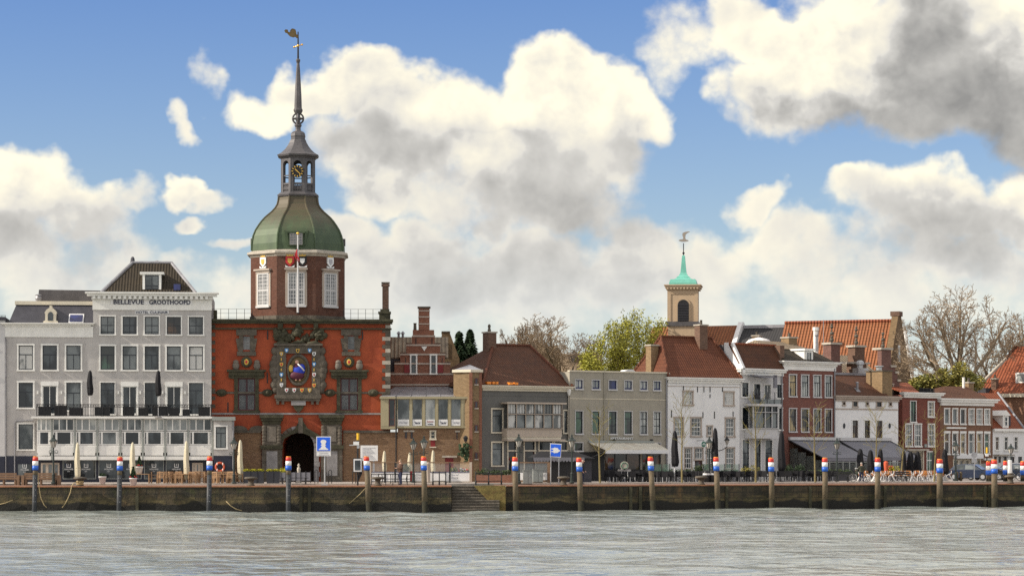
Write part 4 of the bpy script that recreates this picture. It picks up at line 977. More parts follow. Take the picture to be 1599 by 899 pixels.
# ---- tower
TD = 4.25; tu = U(465.5, TD); k8 = 1/math.cos(R(22.5)); ppm = (219.3+TD)/FP
TZ = lambda py: F.w(py, 465.5, TD)
def oct_(prof, name, m, parent=None, smooth=False, rot=R(22.5), n=8):
    return MB().lathe([(h*ppm*(k8 if n == 8 else 1), TZ(py)) for h, py in prof], tu, TD, n, 0, rot).build(name, m, F.o if parent is None else parent, smooth)
tw = oct_(((72,505),(72,401)), 'tower', 'brick_tower')
oct_(((73.5,505),(73.5,496)), 'tower_plinth', 'stone_dark', tw)
oct_(((72.5,405),(74,402),(77.5,400.5),(77.5,397.5),(74,396.5),(70,394.5)), 'tower_cornice', 'stone_light', tw)
dm = oct_(((70.5,394.6),(70.2,384),(68,371),(64.5,362),(60,354.5),(55.5,348),(50.5,342),(45,337),(40,332.5),(34.8,326.5),(31.4,320.5),(30,314),(29.5,308.5)), 'dome', 'copper_green')
rb = MB()
for k in range(8):
    a = R(22.5+45*k); pts = [(tu+h*ppm*k8*math.cos(a), TD+h*ppm*k8*math.sin(a), TZ(py)) for h, py in ((70.7,394),(70.4,384),(68.2,371),(64.7,362),(60.2,354.5),(55.7,348),(50.7,342),(45.2,337),(40.2,332.5),(35,326.5),(31.6,320.5),(30.2,314),(29.7,308.5))]
    rb.tube(pts, .085, 6)
rb.build('dome_rib', 'copper_green', dm)
for s in (-1, 1): MB().box(tu+s*71.5*ppm-.12, tu+s*71.5*ppm+.12, TD-.2, TD+.2, TZ(384), TZ(373)).build('gutter_hopper', 'lead', dm)
ln = oct_(((31,308.6),(32,306),(29.5,304),(27.5,302)), 'lantern', 'lead')
oct_(((26.5,302),(26.5,289.5)), 'lantern_base', 'stone_dark', ln) if False else None
fl = MB()
for k in range(8):                               # eight open bays: posts, arched heads, balustrades
    a = R(45*k-90); ap = 26.0*ppm; hw = ap*math.tan(R(22.5))
    rot = Matrix.Translation((tu,TD,0)) @ Matrix.Rotation(a+R(90), 4, 'Z')
    b_ = MB(); z0, z1, zs, zt = TZ(303), TZ(248), TZ(259), TZ(247.5)
    b_.box(-hw-.02, -hw*.58, -ap, -ap+.22, z0, z1); b_.box(hw*.58, hw+.02, -ap, -ap+.22, z0, z1)
    ow = hw*.58
    for i in range(10):
        t0, t1 = math.pi*i/10, math.pi*(i+1)/10
        xa, xb = ow*math.cos(t0), ow*math.cos(t1); za, zb = zs+ow*math.sin(t0)*.95, zs+ow*math.sin(t1)*.95
        for yy in (-ap+.01, -ap+.21): b_.add([(xa,yy,za),(xb,yy,zb),(xb,yy,z1),(xa,yy,z1)], [(0,1,2,3)])
        b_.add([(xa,-ap+.01,za),(xb,-ap+.01,zb),(xb,-ap+.21,zb),(xa,-ap+.21,za)], [(0,1,2,3)])
    b_.box(-ow, ow, -ap+.03, -ap+.2, TZ(290), TZ(287.5)); b_.box(-ow, ow, -ap+.03, -ap+.2, TZ(303), TZ(300.5))
    b_.box(-ow, ow, -ap+.05, -ap+.15, TZ(277), TZ(275.5))
    for i in range(5): b_.lathe([(.05,TZ(300.5)),(.085,TZ(297)),(.045,TZ(292)),(.06,TZ(290))], -ow+2*ow*(i+.5)/5, -ap+.11, 6)
    o_ = b_.xf(rot).build('lantern_bay', 'lead', ln)
oct_(((27,249),(28,247.5),(31,246),(32,243.5),(31,242.8)), 'lantern_cornice', 'lead', ln)
sp_ = oct_(((31,243),(25.5,239.5),(20.5,234.5),(16.5,229),(13.5,223.5),(12,219),(10.8,218.9),(10.8,215),(11.3,213),(10.6,209),(8.5,206.5),(5.5,205)), 'spire_base', 'lead')
oct_(((4.8,205),(4,203),(4,199),(5.5,196.8),(5.5,195.2),(3.6,194)), 'spire_neck', 'lead', sp_)
oct_(((3.3,194.5),(3.3,178)), 'spire_shaft', 'lead', sp_)
ab = MB(); zc = TZ(185.5)
for ax in ('x','y'): ab.ring((tu,TD,zc), 8.3*ppm, .075, ax, 24, 6)
ab.ring((tu,TD,zc), 8.3*ppm, .06, 'z', 24, 6); ab.ball((tu,TD,zc), .24, 10, 6); ab.box(tu-8.2*ppm, tu+8.2*ppm, TD-.05, TD+.05, zc-.05, zc+.05)
ab.build('armillary_sphere', 'lead', sp_, True)
spire = oct_(((4.5,178.5),(7,173.5),(7,171.5),(5.8,169.5),(5.2,150),(3.9,125),(2.9,108),(2.2,99),(3.3,95.5),(3.3,93.8),(1.5,92)), 'spire', 'lead', sp_)
MB().tube([(tu,TD,TZ(93)),(tu,TD,TZ(50))], [.085,.05], 6).build('vane_rod', 'iron', sp_)
cr = MB(); cr.ball((tu,TD,TZ(71.8)), .12, 8, 6); cr.tube([(tu-.34,TD,TZ(74)),(tu+.34,TD,TZ(70))], .045, 6); cr.ball((tu+.34,TD,TZ(70)), .09, 6, 4); cr.ball((tu-.34,TD,TZ(74)), .09, 6, 4); cr.build('gilt_ball', 'gold', sp_, True)
VP = lambda pts: [((x-465.5)*ppm+tu, TZ(y)) for x, y in pts]
vn = MB(); vn.prism(VP([(444,48.5),(446,46.5),(449.5,47),(450,50),(452.5,51),(453.5,47.5),(456,45),(459,45.5),(461.5,46.8),(462.5,50),(463,54),(465.5,55),(466,58.5),(463.5,60.2),(461,58),(458,59),(453,57.5),(450.5,55),(448.5,52.5),(445.5,51.5)]), TD-.05, TD+.05)
vn.build('weather_vane', 'bronze', sp_)
cl_y = TD-26*ppm-.12
ck = MB(); cx_, cz_ = tu, TZ(270.5); rr = 9.6*ppm
ck.lathe([(rr,0),(rr,.1)], 0,0,32).xf(Matrix.Translation((cx_,cl_y+.05,cz_)) @ Matrix.Rotation(R(90),4,'X')); ck = ck.build('clock', 'clock_black', F.o)
for k in range(12):
    a = R(30*k); hb = MB(); hb.box(-.035,.035,-.03,0,rr*.68,rr*.95); hb.xf(Matrix.Translation((cx_,cl_y-.05,cz_)) @ Matrix.Rotation(a,4,'Y')); hb.build('hour_mark', 'gold_paint', ck, uv=False)
hd = MB(); hd.add(*[( [(-.03,-.03,-.08),(.03,-.03,-.08),(.03,-.03,rr*.72),(-.03,-.03,rr*.72),(-.03,0,-.08),(.03,0,-.08),(.03,0,rr*.72),(-.03,0,rr*.72)]), [(0,1,2,3),(4,7,6,5),(0,4,5,1),(1,5,6,2),(2,6,7,3),(3,7,4,0)]]); hd.xf(Matrix.Translation((cx_,cl_y-.09,cz_)) @ Matrix.Rotation(R(135),4,'Y')); hd.build('clock_hand', 'gold_paint', ck, uv=False)
hd = MB().box(-.04,.04,-.03,0,-.08,rr*.5); hd.xf(Matrix.Translation((cx_,cl_y-.06,cz_)) @ Matrix.Rotation(R(-48),4,'Y')); hd.build('clock_hand', 'gold_paint', ck, uv=False)
# tower windows, one frame per face of the drum
class Sub:                                       # lets window() build into a rotated face of the tower
    pass
def face_window(k, half, py0, py1, cols, rows_, parent):
    ap = 72*ppm; rot = Matrix.Translation((tu,TD,0)) @ Matrix.Rotation(R(45*k), 4, 'Z')
    z0, z1 = TZ(py1), TZ(py0); y = -ap
    h = bpy.data.objects.new('tower_window', None)
    f = MB(); f.box(-half,-half+.12,y-.1,y+.02,z0,z1); f.box(half-.12,half,y-.1,y+.02,z0,z1); f.box(-half+.12,half-.12,y-.1,y+.02,z1-.12,z1); f.box(-half+.12,half-.12,y-.1,y+.02,z0,z0+.12)
    f.box(-half-.12,half+.12,y-.18,y,z0-.16,z0-.001); f.box(-.05,.05,y-.08,y+.02,z0+.12,z1-.12); f.box(-half+.12,half-.12,y-.085,y+.02,z0+(z1-z0)*.46,z0+(z1-z0)*.46+.1)
    for i in range(1, cols):
        x = -half+2*half*i/cols; f.box(x-.022,x+.022,y-.07,y+.02,z0+.12,z1-.12)
    for j in range(1, rows_):
        z = z0+(z1-z0)*j/rows_; f.box(-half+.12,half-.12,y-.068,y+.02,z-.022,z+.022)
    o_ = f.xf(rot).build('window', 'stucco_pale', parent, uv=False)
    MB().box(-half+.06,half-.06,y-.04,y-.015,z0+.06,z1-.06).xf(rot).build('pane', 'glass_lead', o_, uv=False)
    l = MB(); l.box(-half-.14,half+.14,y-.14,y+.01,z1+.002,z1+.2); l.box(-half-.26,half+.26,y-.28,y+.01,z1+.2,z1+.34); l.box(-half-.2,-half-.001,y-.07,y+.01,z0-.1,z1); l.box(half+.001,half+.2,y-.07,y+.01,z0-.1,z1); l.xf(rot).build('window_lintel', 'stone_band', parent)
    return rot, y
for k, hf in ((0, 13*ppm), (-1, 13*ppm), (1, 13*ppm)):
    rot, y = face_window(k, hf, 430, 480.5, 6, 9, tw)
    for x, m, m2 in (((-.52,'flower_red','gold_paint'),(.52,'clock_black','letter_white')) if k == 0 else ((0,'letter_white','gold_paint') if k == -1 else (0,'letter_white','letter_grey'),)):
        z = TZ(412.5); q = MB().prism([(x-.36,z+.36),(x+.36,z+.36),(x+.36,z-.15),(x,z-.5),(x-.36,z-.15)], y-.1, y).xf(rot).build('shield', m, tw)
        MB().prism([(x-.2,z+.2),(x+.2,z+.2),(x+.18,z-.1),(x,z-.28),(x-.18,z-.1)], y-.13, y-.09).xf(rot).build('shield_charge', m2, q)
        MB().prism([(x-.4,z-.36),(x-.14,z-.5),(x+.14,z-.5),(x+.4,z-.36),(x+.36,z-.56),(x-.36,z-.56)], y-.12, y).xf(rot).build('shield_scroll', 'letter_white', q)
        MB().prism([(x-.26,z+.38),(x+.26,z+.38),(x+.3,z+.56),(x+.1,z+.46),(x,z+.6),(x-.1,z+.46),(x-.3,z+.56)], y-.1, y).xf(rot).build('shield_crown', 'gold_paint', q)
# dome dormer
ap = 69.5*ppm; z0, z1 = TZ(387.5), TZ(371); dd = MB(); dd.box(tu-.62, tu+.62, TD-ap-.25, TD-ap+1.2, z0-.1, z1+.05); dd.box(tu-.72, tu+.72, TD-ap-.36, TD-ap+1.3, z1+.05, z1+.2)
dd.prism([(tu-1.0,z1+.3),(tu-.72,z1+.18),(tu-.62,z0-.1),(tu-.75,z0-.1)], TD-ap-.1, TD-ap+.6); dd.prism([(tu+1.0,z1+.3),(tu+.75,z0-.1),(tu+.62,z0-.1),(tu+.72,z1+.18)], TD-ap-.1, TD-ap+.6)
dd = dd.build('dormer', 'copper_green', dm)
wf_ = MB(); y = TD-ap-.27; wf_.box(tu-.5,tu+.5,y-.03,y+.05,z0,z1)
wf_.build('dormer_pane', 'glass_lead', dd); wf_ = MB()
for i in range(5):
    x = tu-.5+.25*i; wf_.box(x-.03,x+.03,y-.07,y-.03,z0,z1)
for j in range(5):
    z = z0+(z1-z0)*j/4; wf_.box(tu-.53,tu+.53,y-.069,y-.031,z-.03,z+.03)
wf_.build('dormer_bars', 'stone_grey', dd, uv=False)
# flagpole before the tower
q = F.Mi.inverted() @ Vector((U(465,-1.0), -.9, Wz(500)))
fpz = F.w(366,465,-.9)-Wz(500)
fp = thing('flagpole', 'white flagpole with a limp red flag in front of the domed tower', 'flagpole', q, F.th)
MB().tube([(0,0,.1+.5),(0,0,fpz)], [.09,.05], 8).build('pole', 'stucco_pale', fp); MB().ball((0,0,fpz+.08), .12, 8, 6).build('finial', 'gold', fp, True)
MB().box(-.06,.06,.0,1.1,.55,.7).build('bracket', 'iron', fp)
fl = MB(); zz = F.w(388,465,-.9)-Wz(500); z2 = F.w(408,465,-.9)-Wz(500); n = 8; vs = []
for j in range(n+1):
    t = j/n; z = zz+(z2-zz)*t; wd = .12+.34*math.sin(math.pi*min(1,t*1.05))*.9
    for i in range(7):
        s_ = i/6; vs.append((-.02-wd*.9*s_*(.6+.4*t) + .18*t, -.04+.08*math.sin(s_*9+t*2), z-.1*s_))
fl.add(vs, [(7*j+i,7*j+i+1,7*j+i+8,7*j+i+7) for j in range(n) for i in range(6)])
fo = fl.build('flag', 'flower_red', fp, True, fix=False); so_ = fo.modifiers.new('thick', 'SOLIDIFY'); so_.thickness = .02
# ================================================================== STEPPED GABLE HOUSE
F = Fac('stepped_gable_house', 'brick house with banded stepped gable, red shutters and glazed cream conservatory', 'house', 621, 219.2, 736, 219.4); SG = F
gd = 5.5                                         # the gable stands back behind the conservatory
U = lambda px, d=0: F.u(px, d); Wz = lambda py, d=0: F.w(py, 670, d)
hs = [R4(F, 632, 674, 635.8, 684.5), R4(F, 641, 674, 644.8, 684.5), R4(F, 712.5, 674.5, 716, 685.5), R4(F, 672.5, 673, 679.5, 684.5), R4(F, 695, 714, 708, 750)]
wall(F, U(621)+.01, U(735), 0, Wz(668.5), hs, 5, 'brick_brown', rev=.18)
for h in hs[:3]:
    window(F, h, 'frame_maroon', 'glass_dark', (), fw=.04, rev=.14); MB().box(h[0]-.1, h[1]+.12, -.06, .04, h[3], h[3]+.14).build('lintel', 'stone_light', F.o, uv=False)
window(F, hs[3], 'cream_paint', 'glass_dark', (('h',.5),), 'cream_paint', sw=.08)
sh_ = MB().box(hs[3][0], hs[3][1], -.03, .03, Wz(697), hs[3][2]-.13).build('shutter', 'shutter_red', F.o)
MB().box(hs[3][0]-.1, hs[3][1]+.1, -.08, .03, Wz(698.5), Wz(697)).build('sill', 'cream_paint', F.o)
h = hs[4]; MB().box(h[0], h[1], .1, .2, .02, h[3]).build('door', 'shutter_red', F.o); MB().box(h[0]-.25, h[1]+.3, -.1, .04, h[3], h[3]+.16).build('lintel', 'stone_light', F.o)
# conservatory: narrow left return with a dark door, five tall lights over paper notices
c0, c1 = U(594.5), U(734.5); cz0, cz1 = Wz(668), Wz(622.5); cm = MB(); cm.box(U(618), c1, -.25, 4.8, cz0, cz0+.15); cm.box(U(593), c1+.08, -.35, 4.8, cz1, Wz(619)); cm.box(c0, U(619)-.003, -.2, 4.8, Wz(669.5), cz0+.15)
posts = [618.5, 641.7, 661.7, 682, 702, 722]
for p in posts: cm.box(U(p)-.1, U(p)+.1, -.24, -.02, cz0+.15, cz1)
cm.box(U(722.5), c1-.01, -.22, 4.7, cz0+.15, cz1); cm.box(c0, U(607), -.22, 4.7, cz0+.15, cz1)
cm = cm.build('conservatory', 'olive_paint', F.o)
window(F, (U(607), U(617), cz0+.15, cz1-.02), 'frame_maroon', 'glass_dark', (('h',.25),), fw=.08, y=-.22, parent=cm, name='conservatory_door')
notes = [("Dejo Siegel",'letter_grey'),("'Texas bar'",'letter_navy'),("De smaakvolle chef",'letter_red'),("'Texas bar'",'letter_navy'),("Dejo Siegel",'letter_grey')]
gl = ['glass_mid','glass_mid','glass_pale','glass_mid','glass_mid']
for i in range(5):
    x0, x1 = U(posts[i])+.11, U(posts[i+1])-.11
    wd = window(F, (x0, x1, cz0+.16, cz1-.01), 'olive_paint', gl[i], (), fw=.04, y=-.22, parent=cm)
    pn = MB().box(x0+.05, x1-.05, -.2, -.185, cz0+.2, Wz(654.5)).build('notice', 'sign_white', wd, uv=False)
    zz = Wz(659.8); text(notes[i][0], notes[i][1], pn, 'lettering', x0+.18, x1-.18, zz-.1 if i != 2 else zz+.05, zz+.12 if i != 2 else zz+.17, -.21, .006)
    if i == 2: text('van Dordrecht', 'letter_navy', pn, 'lettering', x0+.22, x1-.22, zz-.17, zz-.03, -.21, .006)
a0, a1 = F.p(593, 619, -.35), F.p(735, 621, -.35); b0, b1 = F.p(609.5, 603.5, gd-.1), F.p(707, 603, gd-.1)
lr = slope(F, [a0, a1, (a1[0]-1.0,gd-.1,b0[2]), (a0[0]+1.2,gd-.1,b0[2])], 'zinc', 'lead_roof', .1)
mb = MB(); mb.add([a0, (a0[0],gd-.1,a0[2]), (a0[0]+1.2,gd-.1,b0[2])], [(0,1,2)]); mb.add([a1, (a1[0],gd-.1,a1[2]), (a1[0]-1.0,gd-.1,b0[2])], [(0,1,2)]); mb.build('lead_roof_end', 'zinc', lr)
sm = MB()
for k in range(1, 6):
    t = k/6; A = Vector(a0).lerp(Vector(a1), t); B = Vector((a0[0]+1.2,gd-.1,b0[2])).lerp(Vector((a1[0]-1.0,gd-.1,b0[2])), t); sm.tube([A+Vector((0,0,.03)), B+Vector((0,0,.03))], .035, 5)
sm.build('lead_roll', 'zinc', lr)
MB().tube([(U(618.5,-.3),-.3,Wz(619)),(U(618.5,-.3),-.3,0)], .06, 6).build('downpipe', 'iron', F.o, uv=False)
# gable
gp = F.poly([(607,640),(607,584),(616,584),(616,567.5),(625,567.5),(625,553.5),(634.5,553.5),(634.5,539),(643,539),(643,525),(644.5,525),(644.5,515),(678,515),(678,525),(679,525),(679,539),(687.5,539),(687.5,553.5),(695,553.5),(695,568),(703,568),(703,584),(708,584),(708,640)], gd)
gw = MB().prism(gp, gd, gd+.5).build('gable_wall', 'brick_gable', F.o)
for py, a, c in ((600.5,607,708),(583.7,606.5,708.5),(567.7,616,703.5),(553.2,625,695.5),(538.7,634.5,688),(524.6,643.5,679.5)):
    MB().box(F.u(a,gd), F.u(c,gd), gd-.06, gd+.1, F.w(py+1.2,650,gd), F.w(py-1.4,650,gd)).build('stone_band', 'stone_band', gw)
for a, c, py in ((606,616.3,584),(615.5,625.3,567.5),(624.5,634.8,553.5),(634,643.3,539),(678.7,688,539),(687,695.5,553.5),(694.5,703.5,568)):
    MB().box(F.u(a,gd), F.u(c,gd), gd-.08, gd+.58, F.w(py,650,gd)+.12, F.w(py-1.5,650,gd)+.12).build('step_cap', 'brick_chimney', gw)
chs = MB().box(F.u(653.5,gd), F.u(670.8,gd), gd-.04, gd+.9, F.w(515,650,gd), F.w(481,650,gd)).build('chimney', 'brick_gable', gw)
cb = MB()
for py in (505.5, 494.5, 485): cb.box(F.u(653.2,gd), F.u(671.1,gd), gd-.08, gd+.94, F.w(py+1,650,gd), F.w(py-.8,650,gd))
cb.build('chimney_band', 'stone_band', chs); MB().box(F.u(652,gd), F.u(672.3,gd), gd-.15, gd+1, F.w(481,650,gd)+.003, F.w(478.5,650,gd)).build('chimney_cap', 'stone_dark', chs)
MB().lathe([(.14,0),(.12,.5),(.16,.6)], F.u(648,gd), gd+.3, 8).xf(Matrix.Translation((0,0,F.w(515,650,gd)))).build('chimney_pot', 'stone_dark', gw)
for a, c in ((641.5,650.3),(672.5,681.3)):
    r = R4(F, a+1, 555, c-1, 582.5, gd); window(F, r, 'frame_dark', 'glass_dark', (('h',.48,.1),), 'white_paint', sw=.13, y=gd-.1, parent=gw, fw=.05)
for a, c in ((631.2,640),(683,692)): MB().box(F.u(a,gd), F.u(c,gd), gd-.12, gd+.02, F.w(582,650,gd), F.w(569.5,650,gd)).build('shutter', 'shutter_red', gw)
for px in (633.5, 649.5, 674.5, 690.5):
    y0 = 558 if px in (633.5,690.5) else 528; MB().box(F.u(px,gd)-.03, F.u(px,gd)+.03, gd-.05, gd+.02, F.w(y0+9,650,gd), F.w(y0,650,gd)).build('wall_anchor', 'iron', gw, uv=False)
u_, w_ = F.uw(662.5, 544, gd); MB().prism([(u_-.25,w_+.18),(u_+.25,w_+.18),(u_,w_-.22)], gd-.07, gd+.02).build('gable_stone', 'white_paint', gw)
# roofs behind
r0, rz = F.uw(608, 526, gd+4); r1, _ = F.uw(700, 526, gd+4); ez = F.w(558, 608, gd+.6)
slope(F, [(F.u(607,gd+.6),gd+.6,F.w(558,608,gd+.6)), (F.u(700,gd+.6),gd+.6,F.w(558,608,gd+.6)), (r1,gd+4,rz), (r0,gd+4,rz)], 'tiles_pale', 'roof', .12)
MB().box(F.u(607.5,gd+.8), F.u(626,gd+.8), gd+.7, gd+4, F.w(600,608,gd+.8), F.w(557,608,gd+.8)).build('rear_wall', 'slate', F.o)
for px in (622.5, 629): MB().lathe([(.11,rz-.2),(.1,rz+.25),(.2,rz+.3),(.05,rz+.5)], F.u(px,gd+4), gd+4, 8).build('roof_vent', 'zinc', F.o)
gp2 = F.poly([(686,600),(686,545),(690.5,518.5),(702,518.5),(717.5,560),(717.5,600)], gd+6)
g2 = MB().prism(gp2, gd+6, gd+9).build('rear_gable', 'brick_church', F.o); MB().box(F.u(689.5,gd+6), F.u(703,gd+6), gd+5.9, gd+9.1, F.w(519,690,gd+6), F.w(517,690,gd+6)).build('gable_cap', 'stone_dark', g2)
window(F, R4(F, 693.5, 534, 698.5, 556, gd+6), 'white_paint', 'glass_pale', (), y=gd+5.88, fw=.14, parent=g2)
# stair turret
t0, t1 = U(708.5,-.3), U(752,-.3); th = Wz(581); tm = U(735,-.3)
tp = [(t0,4),(t0,.35),(t0+.25,-.05),(tm,-.45),(t1-.12,-.3),(t1,.2),(t1,4)]
tp = [(t0,4),(t0,.3),(tm,-.5),(t1,-.28),(t1,4)]
tt = MB().prismz(tp, 0, th).build('stair_turret', 'brick_yellow', F.o)
MB().box(tm-.12, tm+.14, -.62, -.4, 0, th-.02).build('corner_pier', 'brick_gable', tt); MB().box(t1-.2, t1+.03, -.36, -.1, 0, th-.03).build('corner_pier', 'brick_gable', tt)
MB().prismz([(x+(.12 if x > tm else -.12 if x < tm else 0), y-.15) for x, y in tp], th, th+.22).build('turret_cornice', 'cream_paint', tt)
ap_ = ((t0+t1)/2+.2, 1.8, Wz(569, 1.8)); mb = MB(); bs = [(x, y, th+.222) for x, y in tp]
mb.add(bs+[ap_], [(0,1,5),(1,2,5),(2,3,5),(3,4,5),(4,0,5)]); mb.build('turret_roof', 'zinc', tt)
ang = math.atan2(.22, t1-tm)
for y0, y1 in ((590,599.5),(626.5,636.5),(663,673),(706,716)):
    x0, x1 = U(741.3,-.4), U(746.3,-.4); z0, z1 = Wz(y1,-.4), Wz(y0,-.4)
    o_ = MB().box(x0, x1, -.50, -.3, z0, z1).build('window', 'frame_maroon', tt, uv=False); MB().box(x0+.06, x1-.06, -.515, -.495, z0+.06, z1-.06).build('pane', 'glass_dark', o_, uv=False); MB().box(x0-.03, x1+.05, -.55, -.3, z0-.1, z0-.001).build('sill', 'stone_light', o_, uv=False)
MB().prismz([(U(710,-.0)+.1,-.25),(tm-.25,-.55),(tm-.25,-.35),(U(710)+.1,-.05)], Wz(735), Wz(733)).build('moulding', 'brick_gable', tt)
# dark wall lantern and its hanging plant basket
u_, w_ = F.uw(727, 690, -.5); wl_ = MB(); wl_.box(u_-.04, u_+.04, -.75, -.2, w_-.05, w_+.03); wl_.lathe([(.12,w_+.05),(.2,w_+.4),(.05,w_+.55)], u_, -.75, 6); wl_.build('wall_lantern', 'iron', tt)
hb = MB()
for k in range(70):
    c_ = (u_+rnd.gauss(-.1,.2), -.8+rnd.gauss(0,.15), w_-.75+rnd.gauss(0,.38)); hb.ball(c_, .1+.06*rnd.random(), 5, 3)
hb.build('hanging_plant', 'leaf_dark', tt, uv=False)

# ================================================================== DARK GREY HOUSE
F = Fac('dark_grey_house', 'dark grey house with brown hipped roof and wide bay window beside the brick turret', 'house', 752.5, 220.0, 888.5, 224.6)
U = lambda px, d=0: F.u(px, d)
DW = 11
hs = row(F, [(768.5,784)], 639, 674) + row(F, [(880.5,885.5)], 641, 675) + row(F, [(768.5,784)], 691, 726)
wt = F.w(603, 752)
shp = row(F, [(793.5,805.5),(819,834.5),(842,862),(866,885)], 689, 702)
shp2 = row(F, [(793.5,805.5),(819,834.5)], 704, 740)
wall(F, 0, F.W, 0, wt, hs+shp+shp2, DW, 'stucco_dark')
window(F, hs[0], 'frame_dark', 'glass_mid', (('h',.72),), 'cream_paint'); window(F, hs[1], 'frame_dark', 'glass_mid', (('h',.72),), 'cream_paint', sw=.1); window(F, hs[2], 'frame_dark', 'glass_mid', (('h',.72),), 'cream_paint')
for r in shp: window(F, r, 'frame_dark', 'glass_dark', (), 'cream_paint', sw=.1, fw=.05)
for r in shp2: window(F, r, 'frame_maroon', 'glass_shop', (), 'cream_paint', sw=.1, fw=.05)
cornice(F, 0, F.W, F.w(609.5,752), F.w(601,752), 'cream_paint', out=.45)
MB().box(.01, F.W-.01, -.03, .05, F.w(617.6,752), F.w(617,752)).build('string_course', 'stucco_dark', F.o)
ra, rz = F.uw(770, 538.5, DW/2); rb2, _ = F.uw(827, 538.5, DW/2)
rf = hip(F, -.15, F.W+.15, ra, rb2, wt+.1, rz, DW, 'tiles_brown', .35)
rd = MB()
for A, B in (((ra,DW/2,rz),(rb2,DW/2,rz)), ((ra,DW/2,rz),(-.15,-.35,wt+.1)), ((rb2,DW/2,rz),(F.W+.15,-.35,wt+.1))): rd.tube([Vector(A)+Vector((0,0,.03)),Vector(B)+Vector((0,0,.03))], .13, 6)
rd.build('ridge_tiles', 'tiles_red', rf)
chimney(F, F.u(758.5,DW/2), F.u(770.5,DW/2), rz-2.2, F.w(520,764,DW/2), DW/2-.5, DW/2+.5, pot=False, parent=rf)
MB().lathe([(.12,0),(.16,.2),(.1,.35),(.14,.6),(.05,.72)], F.u(764,DW/2), DW/2, 8).xf(Matrix.Translation((0,0,F.w(519,764,DW/2)))).build('chimney_pot', 'stone_dark', rf)
tl = MB()
for px, py in ((762,598),(770.5,598),(773.5,598),(796.5,599),(804.5,599.2)):
    x, z = F.uw(px, py, -.1); tl.box(x-.2, x+.17, -.32, .1, z-.08, z+.12)
tl.build('new_tiles', 'cap_orange', rf, uv=False)
BY = -.9; b0, b1 = U(792,BY), U(877.5,BY); zt, zb, zm, zs = F.w(630,792,BY), F.w(688,792,BY), F.w(646,792,BY), F.w(668.5,792,BY)
bay = MB(); bay.box(b0-.12, b1+.35, BY-.22, -.03, zt, zt+.14); bay.box(b0, b1, BY, -.03, F.w(681.5,792,BY), zs); bay.box(b0-.02, b1+.3, BY-.1, -.03, zb, F.w(685,792,BY)); bay = bay.build('bay', 'beige_paint', F.o)
MB().box(b0+.05, b1-.05, BY+.06, -.03, F.w(685,792,BY)+.002, F.w(681.5,792,BY)-.002).build('bay_soffit', 'cream_paint', bay)
cs = [792.5,806.3,820.6,834.8,849,863.2,877.3]
for i in range(6):
    x0, x1 = U(cs[i],BY)+.03, U(cs[i+1],BY)-.03
    window(F, (x0,x1,zm+.03,zt-.01), 'frame_dark', 'glass_curtain', (('v',.33),('v',.67)), 'beige_paint', sw=.04, y=BY-.02, fw=.04, bw=.03, parent=bay, sill=.05)
    window(F, (x0,x1,zs+.03,zm-.03), 'frame_dark', ['glass_curtain','glass_mid','glass_pale','glass_curtain','glass_pale','glass_curtain'][i], (), 'beige_paint', sw=.04, y=BY-.02, fw=.05, parent=bay, sill=.05)
dpipe(F, 888, 612, 745, -.15, 'stone_light')
MB().lathe([(.1,0),(.2,.35),(.2,.5)], U(888,-.15), -.2, 6).xf(Matrix.Translation((0,0,F.w(617,888)))).build('rain_hopper', 'white_paint', F.o)

# ================================================================== TAUPE HOUSE WITH CREAM AWNING
F = Fac('taupe_house', 'flat roofed taupe house with six small upper windows and a cream awning', 'house', 889.5, 224.4, 1042, 230)
U = lambda px, d=0: F.u(px, d)
X6 = [(898.5,909.5),(924.5,936),(950.5,962.5),(975,986.5),(999.5,1010),(1020.5,1031)]
ru = row(F, X6, 592.8, 606.5); rm = row(F, X6, 641.5, 676.5); r3 = row(F, [(897,909.5)], 691, 703); r4 = row(F, [(1018,1031)], 691.5, 703, ref=(1018,1031)); wt = F.w(580, 890)
sf = row(F, [(944,1000),(1003,1032)], 707, 742)
wall(F, 0, F.W, 0, wt, ru+rm+r3+r4+sf, 5, 'stucco_taupe')
MB().box(-.05, F.W+.05, -.08, .25, wt+.001, wt+.13).build('coping', 'stucco_cream', F.o)
for i, r in enumerate(ru): window(F, r, 'frame_blue', 'glass_pale' if i != 2 else 'sky_window', (('v',.5),('h',.14)) if i != 2 else (), 'stucco_pale', sw=.06, fw=.07)
for i, r in enumerate(rm): window(F, r, 'frame_dark', ['glass_green','glass_green','glass_green','glass_green','glass_pale','glass_pale'][i], (('v',.5),('h',.36),('h',.68)) if i in (2,4,5) else (('h',.68),), 'stucco_pale', sw=.06, fw=.07)
window(F, r3[0], 'frame_dark', 'glass_green', (), 'stucco_pale', sw=.06); window(F, r4[0], 'frame_dark', 'glass_mid', (), 'stucco_pale', sw=.06)
for r in sf: window(F, r, 'frame_dark', 'glass_shop', (('v',.3),('v',.62)), fw=.09, bw=.1, name='shop_window')
MB().box(.02, F.W-.02, -.03, .02, F.w(622.5,890), F.w(621.3,890)).build('string_course', 'stucco_cream', F.o)
dpipe(F, 943.8, 580, 690, -.07, 'stucco_taupe', .05); dpipe(F, 1041, 590, 745, -.1, 'zinc', .06)
dk = MB().box(U(905), U(943), -.06, .02, 0, F.w(705,905)).build('dark_shopfront', 'black_paint', F.o)
MB().box(U(943.5), U(1040), -.05, .02, 0, F.w(733,1000)).build('shop_plinth', 'black_paint', F.o)
text('RESTAURANT', 'letter_white', F.o, 'lettering', U(952.3), U(988), F.w(685.8,960), F.w(682.3,960), -.08, .03)
az1 = F.w(690.5, 960); ao = -2.1
A0, A1 = (U(919),-.05,az1), (U(1019),-.05,az1); z_ = F.w(702, 985, ao); B0, B1 = (U(946,ao),ao,z_), (U(1044,ao),ao,z_)
